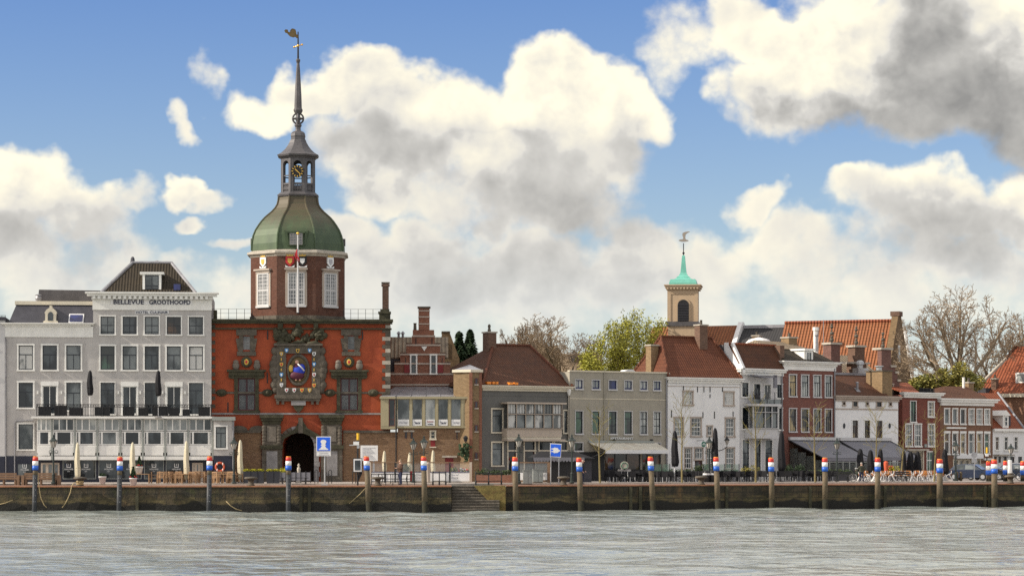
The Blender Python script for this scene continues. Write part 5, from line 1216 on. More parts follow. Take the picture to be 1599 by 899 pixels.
aw_ = slope(F, [B0, B1, (U(1024),-.05,az1), (U(919),-.05,az1)], 'awning_cream', 'awning', .03)
MB().box(B0[0]-.02, B1[0]+.02, ao-.06, ao+.05, z_-.32, z_-.001).build('awning_front', 'sign_white', aw_)
MB().box(U(918), U(1019), -.2, -.02, az1-.02, az1+.16).build('awning_case', 'grey_paint', aw_, uv=False)
for px in (946.5, 1043.5): MB().tube([(U(px,ao),ao,z_-.1),(U(px,ao),-.05,z_-.6)], .03, 6).build('awning_arm', 'steel', aw_, uv=False)
for px in (957, 1016): MB().box(U(px)-.06, U(px)+.06, -.3, -.01, az1+.17, az1+.3).build('wall_lamp', 'iron', F.o, uv=False)
# flat roof lights
MB().prism([(U(972,2.5),wt),(U(994,2.5),wt),(U(985,2.5),wt+.4),(U(977,2.5),wt+.35)], 2.2, 3.2).build('roof_light', 'sign_white', F.o)

# ================================================================== WHITE HOUSE
F = Fac('white_house', 'bright white plastered house with steep dark red hipped roof beside the taupe house', 'house', 1042.6, 230, 1155, 234.2)
U = lambda px, d=0: F.u(px, d); DW = 5.6
wt = F.w(590.5, 1043)
top = row(F, [(1067.3,1081),(1131,1145)], 611, 631); mid = row(F, [(1053.5,1066),(1079.5,1094),(1133.3,1146)], 652, 680); sm_ = row(F, [(1104.5,1111.5)], 665, 679.5)
gr = row(F, [(1069.5,1079.5),(1103.5,1114),(1133.8,1146)], 699, 731); dr = row(F, [(1085,1097)], 699, 750)
wall(F, 0, F.W, 0, wt, top+mid+sm_+gr+dr, DW, 'stucco_white')
for r in top: window(F, r, 'white_paint', 'glass_curtain', (('v',.33),('v',.67),('h',.33),('h',.67)), 'stone_band', sw=.12, bw=.03)
for i, r in enumerate(mid): window(F, r, 'white_paint', 'glass_mid' if i else 'glass_pale', GRID34, 'stone_band', sw=.12, bw=.035)
for r in sm_: window(F, r, 'white_paint', 'glass_dark', (('v',.5),('h',.5)), 'stone_band', sw=.1, bw=.04)
for r in gr: window(F, r, 'white_paint', 'glass_mid', GRID34, 'stone_band', sw=.1, bw=.035)
r = dr[0]; window(F, (r[0], r[1], r[2]+1.9, r[3]), 'white_paint', 'glass_mid', (('v',.33),('v',.67),('h',.6)), 'stone_band', sw=.1, bw=.04)
window(F, (r[0], r[1], .05, r[2]+1.8 if r[2] > 0 else 1.8), 'door_brown', 'glass_dark', (('h',.35,.1),), fw=.14, name='door')
cornice(F, 0, F.W, F.w(597,1043), F.w(588.5,1043), 'white_paint', out=.4); MB().box(.01, F.W-.01, -.03, .03, F.w(603,1043), F.w(602,1043)).build('string_course', 'stone_band', F.o)
ra, rz = F.uw(1032, 525.5, DW/2); rb2, _ = F.uw(1111, 527.5, DW/2)
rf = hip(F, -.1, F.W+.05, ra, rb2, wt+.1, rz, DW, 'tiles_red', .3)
rd = MB()
for A, B in (((ra,DW/2,rz),(rb2,DW/2,rz)), ((ra,DW/2,rz),(-.1,-.3,wt+.1)), ((rb2,DW/2,rz),(F.W+.05,-.3,wt+.1)), ((ra,DW/2,rz),(-.1,DW+.3,wt+.1))): rd.tube([Vector(A)+Vector((0,0,.03)),Vector(B)+Vector((0,0,.03))], .12, 6)
rd.build('ridge_tiles', 'tiles_red', rf)
MB().prism([(0,wt),(.1,wt),(.1,wt+.5),(0,wt+.5)], -.2, DW).build('gutter', 'stone_light', rf)
chimney(F, F.u(1083.5,DW/2), F.u(1095.5,DW/2), rz-2.4, F.w(509,1090,DW/2), DW/2-.9, DW/2-.1, 'brick_chimney', pots=1, parent=rf)
chimney(F, F.u(1012.5,DW*.5), F.u(1024,DW*.5), wt, F.w(540,1018,DW*.5), DW*.5-.4, DW*.5+.4, 'brick_yellow', pot=False, parent=rf)
an = MB()
for px, a, c in ((1067,602,610),(1089,603,612),(1099,603,612),(1108.5,603,612),(1128,604,611),(1097.5,643,652),(1115.5,642,653),(1048.5,640,652),(1144.5,642,650),(1108.5,615,621)): an.box(U(px)-.03, U(px)+.03, -.05, .01, F.w(c,px), F.w(a,px))
an.build('wall_anchor', 'iron', F.o, uv=False)
# round hanging sign and wall lantern
u_, w_ = F.uw(1098.5, 693, -.9)
sg = MB().lathe([(.27,-.04),(.27,.04)], 0,0,20).xf(Matrix.Translation((u_,-.9,w_)) @ Matrix.Rotation(R(90),4,'X') @ Matrix.Scale(.9,4)); sg.v = [(u_+(x-u_)*1.0, y, z) for x,y,z in sg.v]
sg = sg.build('hanging_sign', 'sign_green', F.o); MB().ring((u_,-.9,w_), .245, .03, 'y', 20, 4).build('sign_rim', 'letter_white', sg); MB().box(u_-.18, u_+.18, -.96, -.93, w_-.06, w_+.0).build('sign_lettering', 'letter_white', sg, uv=False); MB().box(u_-.1, u_+.1, -.96, -.93, w_+.06, w_+.1).build('sign_lettering', 'letter_white', sg, uv=False)
MB().tube([(u_,-.0,w_+.32),(u_,-.95,w_+.32)], .025, 6).build('sign_bracket', 'iron', sg, uv=False)
u_, w_ = F.uw(1135, 689, -.7); lp = MB().lathe([(.1,-.28),(.22,.08),(.23,.1)], u_, -.7, 6).xf(Matrix.Translation((0,0,w_))).build('wall_lantern', 'lamp_glass', F.o, uv=False)
MB().lathe([(.3,.1),(.1,.32),(.06,.44),(.02,.5)], u_, -.7, 6).xf(Matrix.Translation((0,0,w_))).build('lantern_roof', 'iron', lp, uv=False); MB().tube([(u_,-.7,w_-.28),(u_,-.7,w_-.5),(u_-.3,-.35,w_-.75),(u_-.45,0,w_-.8)], .035, 6).build('lantern_bracket', 'iron', lp, uv=False)

# ================================================================== PALE GREY HOUSE WITH BAY AND BALCONY
F = Fac('pale_grey_house', 'narrow pale grey house with a bay window under an iron balcony', 'house', 1155.5, 234.2, 1222, 238)
U = lambda px, d=0: F.u(px, d); DW = 8
wt = F.w(577, 1156)
hs = row(F, [(1158.5,1168.5)], 597, 619) + row(F, [(1177,1187),(1213,1221)], 599, 620) + row(F, [(1159,1169)], 636, 669) + row(F, [(1216,1221)], 637, 670) + row(F, [(1159,1169.5),(1178.5,1187.5),(1194.5,1205.5)], 686.5, 740)
dr = row(F, [(1193.5,1203.5)], 600, 628)
wall(F, 0, F.W, 0, wt, hs+dr, DW, 'stucco_pale', rev=.2)
for i, r in enumerate(hs): window(F, r, 'frame_dark', 'glass_mid' if i > 3 else 'glass_dark', TWIN if i < 5 else (('h',.62,.08),('v',.5,0,.62)), 'white_paint', sw=.08, fw=.06)
window(F, dr[0], 'white_paint', 'glass_dark', (('v',.6),), 'white_paint', sw=.06, name='balcony_door')
cornice(F, -.0, F.W, F.w(585,1156), F.w(574.5,1156), 'white_paint', out=.4)
MD = 1.15; ra, rz = F.uw(1139, 537, MD); rb2, _ = F.uw(1211, 542, MD)
slope(F, [(-.0,-.3,wt+.1),(F.W,-.3,wt+.1),(rb2,MD,rz),(ra,MD,rz)], 'tiles_brown', 'roof', .12)
rl = MB().box(0, F.W, MD+.02, DW, wt, rz-.02).build('flat_roof', 'lead', F.o)
MB().tube([(ra,MD,rz+.05),(rb2,MD,rz+.05)], .11, 6).build('ridge_tiles', 'tiles_scarlet', rl)
# white parapet gable on the left, catching the sun
pts = [(0,-.4,wt-.3),(0,-.4,wt+.2),(0,MD-.2,rz+.15),(0,1.9,rz+.15),(0,1.9,wt-.3)]
pg = MB(); n = len(pts); pg.add([(x-.03,y,z) for x,y,z in pts]+[(x+.25,y,z) for x,y,z in pts], [tuple(range(n)), tuple(range(2*n-1,n-1,-1))]+[(i,(i+1)%n,n+(i+1)%n,n+i) for i in range(n)]); pg.build('parapet_gable', 'stucco_white', F.o)
BY = -.95; b0, b1 = U(1175,BY), U(1214.5,BY); zt, zm, zs, zb = F.w(633.5,1175,BY), F.w(643,1175,BY), F.w(668,1175,BY), F.w(684,1175,BY)
bay = MB(); bay.box(b0-.12, b1+.3, BY-.2, -.02, zt, zt+.2); bay.box(b0, b1, BY, -.02, zb+.2, zs); bay.box(b0-.05, b1+.15, BY-.1, -.02, zb, zb+.198); bay = bay.build('bay', 'stucco_pale', F.o)
cs = [1175.5,1194.5,1205,1214.3]
for i in range(3):
    x0, x1 = U(cs[i],BY)+.04, U(cs[i+1],BY)-.04
    window(F, (x0,x1,zm+.03,zt-.01), 'frame_dark', 'glass_dark', (('v',.33),('v',.67)), 'stucco_pale', sw=.05, y=BY-.02, fw=.05, bw=.03, parent=bay, sill=.05); window(F, (x0,x1,zs+.03,zm-.03), 'frame_dark', 'glass_mid', (), 'stucco_pale', sw=.05, y=BY-.02, fw=.05, parent=bay, sill=.05)
rail(F, U(1174.5,BY), U(1219.5,BY), zt+.2, zt+1.25, BY-.1, posts=4, bars=2, r=.02, parent=bay); MB().box(U(1176,BY), U(1219,BY), BY-.03, BY+.0, zt+.22, zt+.62).build('glass_panel', 'glass_mid', bay, uv=False)
MB().tube([(U(1176,-.9),-.9,F.w(585,1176)),(U(1176,-.05),-.05,F.w(585,1176))], .05, 6).build('awning_arm', 'beige_paint', F.o, uv=False)
sa = MB(); n = 9
for i in range(n): 
    x0 = U(1178,-.9)+(U(1212,-.9)-U(1178,-.9))*i/(n-1); x1 = U(1178,-.9)+(U(1212,-.9)-U(1178,-.9))*(i+1)/(n-1)
    if i < n-1: sa.box(x0, x1, -1.0, -.2, F.w(586,1190)-.12-.12*math.sin(math.pi*i/(n-1)), F.w(586,1190)-.12*math.sin(math.pi*i/(n-1)))
sa.box(U(1208,-.9), U(1212.5,-.9), -1, -.85, F.w(606,1210), F.w(586,1210)); sa.build('rolled_awning', 'canvas_grey', F.o, uv=False)
MB().ball((U(1182,-.7),-.7,zt+.75), .35, 10, 6, sc=(1,.8,1)).build('barbecue', 'black_paint', bay, True)
dpipe(F, 1221, 582, 745, -.12, 'zinc', .07)

# ================================================================== BRICK HOUSE WITH MANSARD
F = Fac('mansard_brick_house', 'purple brown brick house with dark mansard roof and one white dormer', 'house', 1222.5, 238, 1304, 242.4); MH = F
U = lambda px, d=0: F.u(px, d); DW = 9; wt = F.w(567, 1223)
X4 = [(1232.5,1243),(1251.5,1262),(1270.5,1281),(1288.5,1298)]
h1 = row(F, X4, 585, 618); h2 = row(F, X4, 638, 673)
wall(F, 0, F.W, 0, wt, h1+h2, DW, 'brick_house')
for i, r in enumerate(h1): window(F, r, 'frame_dark', ['glass_warm','glass_pale','glass_pale','glass_pale'][i], (('h',.66,.07),('v',.33,0,.66),('v',.67,0,.66)), 'stucco_pale', sw=.09, fw=.05, bw=.035)
for i, r in enumerate(h2): window(F, r, 'frame_dark', ['glass_warm','glass_warm','glass_mid','glass_warm'][i], (('h',.66,.07),('v',.33,0,.66),('v',.67,0,.66)), 'stucco_pale', sw=.09, fw=.05, bw=.035)
MB().box(-.03, F.W+.05, -.08, .1, F.w(577,1223), F.w(569.5,1223)).build('frieze', 'white_paint', F.o); cornice(F, 0, F.W+.1, F.w(570,1223), F.w(563,1223), 'white_paint', out=.5)
ez = F.w(563,1223); p = [F.p(1226, 545, 2.2), F.p(1272, 546, 2.2), F.p(1280, 549, 2.2), F.p(1295, 566, .4)]
tz = p[0][2]
mn = MB(); mn.add([(.15,-.2,ez),(F.W-.1,-.2,ez),(F.W-1.1,2.0,tz),(.15,2.0,tz),(.15,DW,ez),(F.W-.1,DW,ez),(F.W-1.1,DW-2,tz),(.15,DW-2,tz)], [(0,1,2,3),(1,5,6,2),(5,4,7,6),(4,0,3,7)]); mn = mn.build('roof', 'tiles_dark', F.o)
tp_ = MB(); tp_.add([(.1,1.9,tz),(F.W-1.0,1.9,tz),(F.W-1.9,4.2,tz+.75),(.6,4.2,tz+.85),(.1,DW-2,tz),(F.W-1.0,DW-2,tz)], [(0,1,2,3),(1,5,2),(5,4,3,2),(4,0,3)]); tp_.build('upper_roof', 'tiles_pale', mn)
MB().box(-.05, .5, .3, DW-1, ez, F.w(541,1224,2)).build('party_wall', 'brick_chimney', mn)
r = R4(F, 1257, 548.5, 1266, 564, .3); dm = MB(); dm.box(r[0]-.2, r[1]+.2, .2, 2.5, r[2]-.1, r[3]+.08); dm.box(r[0]-.34, r[1]+.34, .02, 2.6, r[3]+.08, r[3]+.26); dm = dm.build('dormer', 'white_paint', mn)
window(F, r, 'white_paint', 'glass_mid', (('v',.5),), y=.08, fw=.08, parent=dm)
chimney(F, U(1227,4), U(1240,4), tz, F.w(528,1233,4), 3.6, 4.6, 'brick_yellow', parent=mn, pots=1)
MB().lathe([(.1,0),(.1,1.4),(.18,1.45),(.18,1.6)], U(1275,4), 4, 8).xf(Matrix.Translation((0,0,tz))).build('flue', 'zinc', mn)
dpipe(F, 1303.5, 575, 745, -.1, 'zinc', .06)

# ================================================================== LOW WHITE HOUSE
F = Fac('low_white_house', 'low white house with little square attic windows under a brown roof', 'house', 1304.5, 242.4, 1402.5, 247); LW = F
U = lambda px, d=0: F.u(px, d); DW = 9; wt = F.w(620.5, 1305)
sq = row(F, [(1332,1338.5),(1369,1376)], 626.8, 634) ; ti = row(F, [(1316,1319.5),(1352.5,1356),(1388.5,1392)], 627.5, 631.5)
tall = row(F, [(1331,1339.5),(1350,1358.3),(1369,1377.5)], 656, 685)
wall(F, 0, F.W, 0, wt, sq+ti+tall, DW, 'stucco_white')
for r in sq: window(F, r, 'frame_dark', 'glass_shop', (('v',.5),), 'stone_band', sw=.1, fw=.05)
for r in ti: window(F, r, 'door_brown', 'glass_dark', (), 'stone_band', sw=.06, fw=.04)
for i, r in enumerate(tall): window(F, r, 'door_brown', ['glass_warm','glass_shop','glass_shop'][i], (('h',.68,.07),('v',.33,0,.68),('v',.67,0,.68)), 'white_paint', sw=.07, fw=.06, bw=.04)
cornice(F, 0, F.W, F.w(625.5,1305), F.w(617,1305), 'stone_band', out=.4); MB().box(.01, F.W-.01, -.05, .03, F.w(639,1305), F.w(637,1305)).build('string_course', 'stone_band', F.o)
for px in (1318, 1389): 
    u_, w_ = F.uw(px, 664.5); MB().lathe([(.13,0),(.13,.05)], 0,0,14,sy=1.9).xf(Matrix.Translation((u_,0,w_)) @ Matrix.Rotation(R(90),4,'X')).build('oval_window', 'frame_dark', F.o)
ra, rz = F.uw(1303, 584, DW*.45); rb2, _ = F.uw(1361, 589, DW*.45)
rf = hip(F, .02, F.W-1.35, .02, rb2, wt+.1, rz, DW*.9, 'tiles_brown', .3); MB().box(.03, rb2+.1, DW*.45-.15, DW*.45+.15, rz-.05, rz+.16).build('ridge_lead', 'zinc', rf)
u_, w_ = F.uw(1337.5, 606, 1.0); sp2 = MB(); sp2.lathe([(.12,w_),(.12,w_+.45),(.2,w_+.5),(.03,w_+.62)], u_, .9, 8); sp2.add([(u_-.25,.5,w_-.5),(u_+.35,.5,w_-.5),(u_+.2,1.1,w_+.05),(u_-.2,1.1,w_+.05)], [(0,1,2,3)]); sp2.build('roof_vent', 'zinc', rf)
c = chimney(F, U(1368.5,1.2), U(1384,1.2), wt, F.w(580,1376,1.2), .4, 2.6, 'brick_yellow', 'stone_dark', pot=False); MB().lathe([(.28,0),(.28,.35),(.42,.4),(.42,.5)], U(1375,1.2), 1.4, 10).xf(Matrix.Translation((0,0,F.w(579,1376,1.2)))).build('chimney_cowl', 'steel', c)
# ================================================================== ORNATE GABLE HOUSE squeezed behind the low white house
F = Fac('ornate_gable_house', 'narrow purple brick house with stone capped stepped gable rising behind the tan chimney', 'house', 1352, 249.5, 1412.5, 252)
U = lambda px, d=0: F.u(px, d); Z = lambda py, px=1385: F.w(py, px)
gp = F.poly([(1355,752),(1355,625),(1374.5,625),(1374.5,572),(1376.5,572),(1376.5,546),(1391.5,546),(1391.5,566),(1394,573),(1398,573),(1398,582),(1401.5,582),(1401.5,594),(1404.5,596),(1405,610),(1408,610),(1410,622),(1412,640),(1412.3,752)])
g = MB().prism(gp, 0, .6).build('gable_wall', 'brick_purple', F.o); MB().box(U(1356), U(1412), .61, 7, 0, Z(628)).build('wall', 'brick_purple', F.o)
for a, c, py in ((1374.5,1393.5,546),(1390,1398.5,573),(1397,1402.5,582.5),(1400.5,1405.5,595),(1403.5,1409,610)): MB().box(U(a), U(c), -.15, 1.2, Z(py), Z(py)+.2).build('gable_cap', 'stone_light', g)
for py in (631, 640, 671): MB().box(U(1402), U(1412.6), -.07, .05, Z(py+1.2), Z(py-1)).build('stone_band', 'white_paint', g)
window(F, R4(F, 1387.5, 600, 1393, 616), 'white_paint', 'glass_mid', (('v',.5),), 'stone_band', y=-.1, sw=.1, parent=g)
window(F, R4(F, 1399.5, 645, 1404, 676), 'frame_dark', 'glass_mid', (('h',.6),), 'white_paint', y=-.1, sw=.08, parent=g)
ck = MB()
for k, (r_, zz) in enumerate(((.2,.25),(.13,.55),(.19,.85),(.1,1.15),(.16,1.4),(.06,1.75))): ck.ball((U(1384), .5, Z(546)+.15+zz), r_, 8, 5)
ck.build('finial', 'stone_dark', g, True)
# ================================================================== PALE TILED HOUSE with two chimney gables behind the low white house
F = Fac('pale_tiled_house', 'house behind with worn pale tiles and two tall chimney gables topped by dark finials', 'house', 1292, 252, 1378, 256)
U = lambda px, d=0: F.u(px, d); Z = lambda py, d=0: F.w(py, 1335, d)
MB().box(0, F.W, 0, 8, 0, Z(592)).build('wall', 'brick_purple', F.o)
r1_, rz = F.uw(1376, 556, 4); rf = hip(F, -.2, F.W+.2, -.2, F.W+.2, Z(592), rz, 8, 'tiles_pale', .2)
for a, c, y0, m in ((1294.5,1308.5,539,'brick_purple'),(1332.5,1347,542,'brick_chimney')):
    cc = MB(); cc.box(U(a), U(c), -.3, .8, Z(592), Z(y0)); cc.box(U(a-3), U(c+3), -.28, .7, Z(600), Z(568))
    cc = cc.build('chimney_gable', m, F.o); MB().box(U(a-2), U(c+2), -.42, .9, Z(y0), Z(y0)+.2).build('gable_cap', 'stone_light', cc)
    for s in (-1, 1): MB().box(U((a+c)/2+s*11)-.35, U((a+c)/2+s*11)+.35, -.36, .8, Z(568), Z(568)+.18).build('shoulder_cap', 'stone_light', cc)
    fb = MB()
    for r_, zz in ((.22,.25),(.14,.55),(.2,.9),(.1,1.2),(.17,1.5),(.12,1.75),(.05,2.1)): fb.ball((U((a+c)/2), .25, Z(y0)+.2+zz), r_, 8, 5)
    fb.build('finial', 'stone_dark', cc, True)
MB().tube([(U(1296.5),1,Z(592)),(U(1296.5),1,Z(500))], .03, 4).build('aerial', 'steel', F.o, uv=False)
cw = MB().lathe([(.3,0),(.3,.3),(.42,.36),(.4,.6),(.2,.75)], U(1333), -.9, 10).xf(Matrix.Translation((0,0,Z(575)))); cw.box(U(1326), U(1342), -1.3, -.5, Z(583), Z(575)); cw.build('chimney_cowl', 'steel', F.o)

# ================================================================== RED BRICK HOUSE
F = Fac('red_brick_house', 'red brick house with white sash windows and a green loading door under its white cornice', 'house', 1412.5, 249.5, 1467.5, 252.6)
U = lambda px, d=0: F.u(px, d); wt = F.w(616, 1413)
ld = row(F, [(1421.5,1430)], 626, 658); tr_ = row(F, [(1449.5,1458)], 627.5, 650); md = row(F, [(1414.5,1423.8),(1428.5,1438),(1449.5,1458.5)], 662, 696); gw_ = row(F, [(1447.5,1457)], 705, 740); gd_ = row(F, [(1420,1441)], 704, 748)
wall(F, -.3, F.W, 0, wt, ld+tr_+md+gw_+gd_, 10, 'brick_red')
window(F, ld[0], 'frame_dark', 'glass_green', (('v',.5),), 'white_paint', sw=.06, name='loading_door'); window(F, tr_[0], 'white_paint', 'glass_warm', GRID34, 'white_paint', sw=.1, bw=.035)
for r in md: window(F, r, 'white_paint', 'glass_mid', GRID34, 'white_paint', sw=.1, bw=.04)
window(F, gw_[0], 'white_paint', 'glass_green', (('v',.5),('h',.62,.1)), 'white_paint', sw=.08); window(F, gd_[0], 'cream_paint', 'glass_warm', (('v',.3),('v',.72),('h',.7)), 'cream_paint', sw=.12, fw=.1, name='shopfront')
cornice(F, -.2, F.W, F.w(620.5,1413), F.w(612,1413), 'white_paint', out=.45); MB().box(U(1411), U(1445), -.5, .02, F.w(703,1420), F.w(700.5,1420)).build('shop_cornice', 'stone_light', F.o)
MB().box(U(1442.5), U(1446), -.12, .02, F.w(698,1444), F.w(693,1444)).build('wall_lamp', 'grey_paint', F.o, uv=False)
a0 = (-.3,-.2,F.w(612,1413)); rr = F.p(1404, 597, 3.5)
slope(F, [(-.3,-.2,F.w(612,1413)),(U(1436,-.2),-.2,F.w(612,1413)),(U(1418,3.5),3.5,rr[2]),(-.3,3.5,rr[2])], 'tiles_scarlet', 'roof', .12)
bl = MB(); bl.box(U(1437,1), U(1458,1), 1.0, 1.1, F.w(612,1440,1), F.w(606,1440,1)); bl.box(U(1437,1), U(1459,1), 1.0, 6, F.w(616,1440,1), F.w(611,1440,1)); bl.build('roof_terrace_screen', 'canvas_black', F.o); rail(F, U(1436,.8), U(1459,.8), F.w(614,1440,.8), F.w(605.5,1440,.8), .8, posts=4, bars=2)

# ================================================================== BROWN BRICK HOUSE
F = Fac('brown_brick_house', 'umber brick house with two rows of six white windows above a white fascia', 'house', 1467.8, 252.6, 1550, 257)
U = lambda px, d=0: F.u(px, d); wt = F.w(624, 1468); DW = 10
X6 = [(1475,1482),(1487.5,1494.5),(1500,1507),(1513,1520),(1525.5,1532.5),(1537.5,1544.5)]
h1 = row(F, X6, 638, 661); h2 = row(F, X6, 676, 708); h3 = row(F, [(1489,1495.5),(1498,1504),(1507,1512.5),(1516,1522),(1524,1530)], 718, 740) + row(F, [(1469.5,1478)], 722, 745)
wall(F, 0, F.W, 0, wt, h1+h2+h3, DW, 'brick_umber')
gg = ['glass_mid','glass_mid','door_brown','glass_pale','glass_pale','glass_pale']
for i, r in enumerate(h1): window(F, r, 'white_paint', gg[i] if gg[i] != 'door_brown' else 'glass_shop', (('v',.5),('h',.66),('h',.33)) if i > 2 else (), 'white_paint', sw=.1, fw=.05, bw=.04)
for i, r in enumerate(h2): window(F, r, 'white_paint', ['glass_shop','glass_shop','glass_warm','glass_mid','glass_warm','glass_green'][i], (('h',.6,.08),), 'white_paint', sw=.1, fw=.06, head=.12)
for r in h3: window(F, r, 'cream_paint', 'glass_mid', (('v',.5),('h',.55)), 'cream_paint', sw=.1, fw=.06)
cornice(F, 0, F.W, F.w(632.5,1468), F.w(621.5,1468), 'white_paint', out=.6); MB().box(U(1477), U(1507), -.16, .02, F.w(669,1490), F.w(666.5,1490)).build('sign_board', 'white_paint', F.o)
MB().box(U(1489), U(1530), -.5, .02, F.w(715.5,1500), F.w(709.5,1500)).build('shop_fascia', 'sign_white', F.o); MB().box(U(1534), U(1548), -.3, .02, F.w(718,1540), F.w(715,1540)).build('door_hood', 'white_paint', F.o)
p0, p1 = F.p(1470, 602.5, 4), F.p(1505, 604, 4)
rf = hip(F, .1, F.W-.4, p0[0]+.5, p1[0]+.4, wt+.1, p0[2], 8, 'tiles_brown', .1); chimney(F, U(1509,4), U(1517,4), p0[2]-1.2, F.w(598,1512,4), 3.7, 4.4, 'brick_yellow', parent=rf, pots=1)
MB().tube([(U(1500,4),3.6,p0[2]-.5),(U(1500,4),3.6,p0[2]+.9)], .13, 8).build('flue', 'white_paint', rf)

# ================================================================== SMALL WHITE HOUSE AT THE RIGHT EDGE
F = Fac('small_white_house', 'small white house with a red tiled roof and pedimented dormer at the right edge', 'house', 1550.3, 257, 1640, 262)
U = lambda px, d=0: F.u(px, d); wt = F.w(672, 1551)
hs = row(F, [(1554.5,1559.5),(1568.5,1573.5),(1584,1589)], 682, 702); g3 = row(F, [(1552,1556.5),(1559,1563),(1567,1572),(1578,1584),(1590,1596)], 712.5, 722)
wall(F, 0, F.W, 0, wt, hs+g3, 9, 'stucco_white')
for r in hs: window(F, r, 'white_paint', 'glass_shop', (('h',.7,.06),), 'white_paint', sw=.06, fw=.04)
for r in g3: window(F, r, 'door_brown', 'glass_shop', (), fw=.05)
MB().box(-.05, F.W, -.3, .1, wt-.05, wt+.2).build('gutter', 'white_paint', F.o); MB().box(U(1551), U(1575), -.8, .02, F.w(710.8,1560), F.w(709,1560)).build('porch_hood', 'stone_light', F.o)
rz = F.w(613.5, 1550, 4.5); e1 = U(1599,-.2); rL, rR = F.u(1530,4.5), F.u(1558,4.5)
rf = MB(); rf.add([(-.2,-.2,wt+.2),(e1,-.2,wt+.2),(rR,4.5,rz),(-.2,4.5,rz),(-.2,9,wt+.2),(e1,9,wt+.2)], [(0,1,2,3),(1,5,2),(5,4,3,2),(4,0,3)]); rf = rf.build('roof', 'tiles_scarlet', F.o)
vt_ = MB().tube([(e1,-.2,wt+.25),(rR,4.5,rz+.05)], .12, 6).build('verge', 'zinc', rf)
r = R4(F, 1568, 650, 1573, 665, -.1); dm = MB(); dm.box(r[0]-.18, r[1]+.18, -.1, 2.5, wt-.2, r[3]+.1); dm.prism([(r[0]-.4,r[3]+.1),(r[1]+.4,r[3]+.1),((r[0]+r[1])/2,r[3]+.62)], -.2, 2.6); dm = dm.build('dormer', 'white_paint', rf); window(F, r, 'white_paint', 'glass_dark', (('h',.5),), y=-.22, fw=.07, parent=dm)
MB().box(r[1]+.19, r[1]+.7, .1, 1.9, wt+.5, r[3]+.05).build('dormer_cheek', 'slate', rf)

# ================================================================== BACKGROUND BUILDINGS
F = Fac('barn_roofed_house', 'brown brick house with huge orange pantile roof at the right edge, behind the small houses', 'house', 1530, 276, 1680, 270)
U = lambda px, d=0: F.u(px, d); wt = F.w(618, 1560)
MB().box(U(1535), F.W, 0, 12, 0, wt).build('wall', 'brick_umber', F.o); MB().box(U(1533), F.W, -.5, .1, F.w(620,1560), F.w(614.5,1560)).build('cornice', 'cream_paint', F.o)
k1 = F.w(597, 1533, 2.0); P = [F.p(1490, 615, -.4), F.p(1660, 615, -.4), F.p(1660, 596.5, 1.6), F.p(1490, 598.5, 1.6)]
rf = slope(F, P, 'tiles_scarlet', 'roof', .15)
Q = [F.p(1534, 597.5, 1.7), F.p(1660, 596.5, 1.7), F.p(1660, 540, 6), F.p(1587, 540.5, 6), F.p(1571, 560, 4.6)]
up = slope(F, Q, 'tiles_scarlet', 'upper_roof', .15)
vg = MB(); vg.tube([Q[0], Q[4]], .2, 6); vg.build('verge', 'stone_light', up); vg = MB(); vg.tube([Q[4], Q[3]], .18, 6); vg.build('ridge_tiles', 'tiles_brown', up)
n_ = (Vector(Q[1])-Vector(Q[0])).cross(Vector(Q[3])-Vector(Q[0])).normalized(); n_ = n_ if n_.y < 0 else -n_
r = R4(F, 1592, 584, 1612, 596, 2.2); sk = MB(); sk.box(r[0]-.15, r[1]+.1, 1.5, 3.5, r[2]-.1, r[3]+.15); sk = sk.build('dormer', 'white_paint', up); MB().box(r[0]+.05, r[1]-.05, 1.47, 1.5, r[2]+.05, r[3]).build('pane', 'glass_pale', sk, uv=False)
chimney(F, U(1549.5,.6), U(1557,.6), P[0][2]-.5, F.w(592,1553,.6), .3, 1.0, 'brick_chimney', parent=rf, pots=1)
MB().box(U(1492,.2), U(1498,.2), 0, .6, P[0][2]-1, F.w(596,1495,.2)).build('chimney', 'stucco_white', rf); MB().box(U(1516,-.6), U(1541,-.6), -.9, .5, F.w(616,1520), F.w(606,1520)).build('flat_dormer', 'slate', rf)
# great church hall: long orange roof, gable end to the right
F = Fac('church_hall', 'huge orange pantile church roof with a brown brick gable end above the smaller houses', 'church', 1208, 280.6, 1378, 276)
U = lambda px, d=0: F.u(px, d); DW = 9
rz = F.uw(1233, 504.5, DW/2)[1]; e = F.w(580, 1300)
MB().box(0, F.W-.02, .1, DW, 0, e).build('wall', 'brick_church', F.o)
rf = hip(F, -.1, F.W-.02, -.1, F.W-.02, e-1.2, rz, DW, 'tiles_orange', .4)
MB().tube([(-.1,DW/2,rz+.05),(F.W,DW/2,rz+.05)], .2, 6).build('ridge_tiles', 'tiles_scarlet', rf)
gb = MB(); pts = [(F.W,-.9,e-1.6),(F.W,DW/2-.6,rz+.55),(F.W,DW/2+.6,rz+.55),(F.W,DW+.9,e-1.6),(F.W,DW+.9,0),(F.W,-.9,0)]; n = 6
gb.add([(x,y,z) for x,y,z in pts]+[(x+.7,y,z) for x,y,z in pts], [tuple(range(n)), tuple(range(2*n-1,n-1,-1))]+[(i,(i+1)%n,n+(i+1)%n,n+i) for i in range(n)]); gb = gb.build('gable_wall', 'brick_church', F.o)
MB().box(F.W-.15, F.W+.85, DW/2-.7, DW/2+.7, rz+.5, rz+1.0).build('gable_cap', 'brick_chimney', gb)
for y, z0, z1 in ((DW/2-.4, rz-4.4, rz-2.6), (DW/2-1.0, rz-9.4, rz-6.6), (DW/2+1.6, rz-9.6, rz-6.8)): 
    o_ = MB().box(F.W+.68, F.W+.75, y-.45, y+.45, z0, z1).build('window', 'white_paint', gb, uv=False); MB().box(F.W+.74, F.W+.77, y-.3, y+.3, z0+.15, z1-.15).build('pane', 'glass_mid', o_, uv=False)
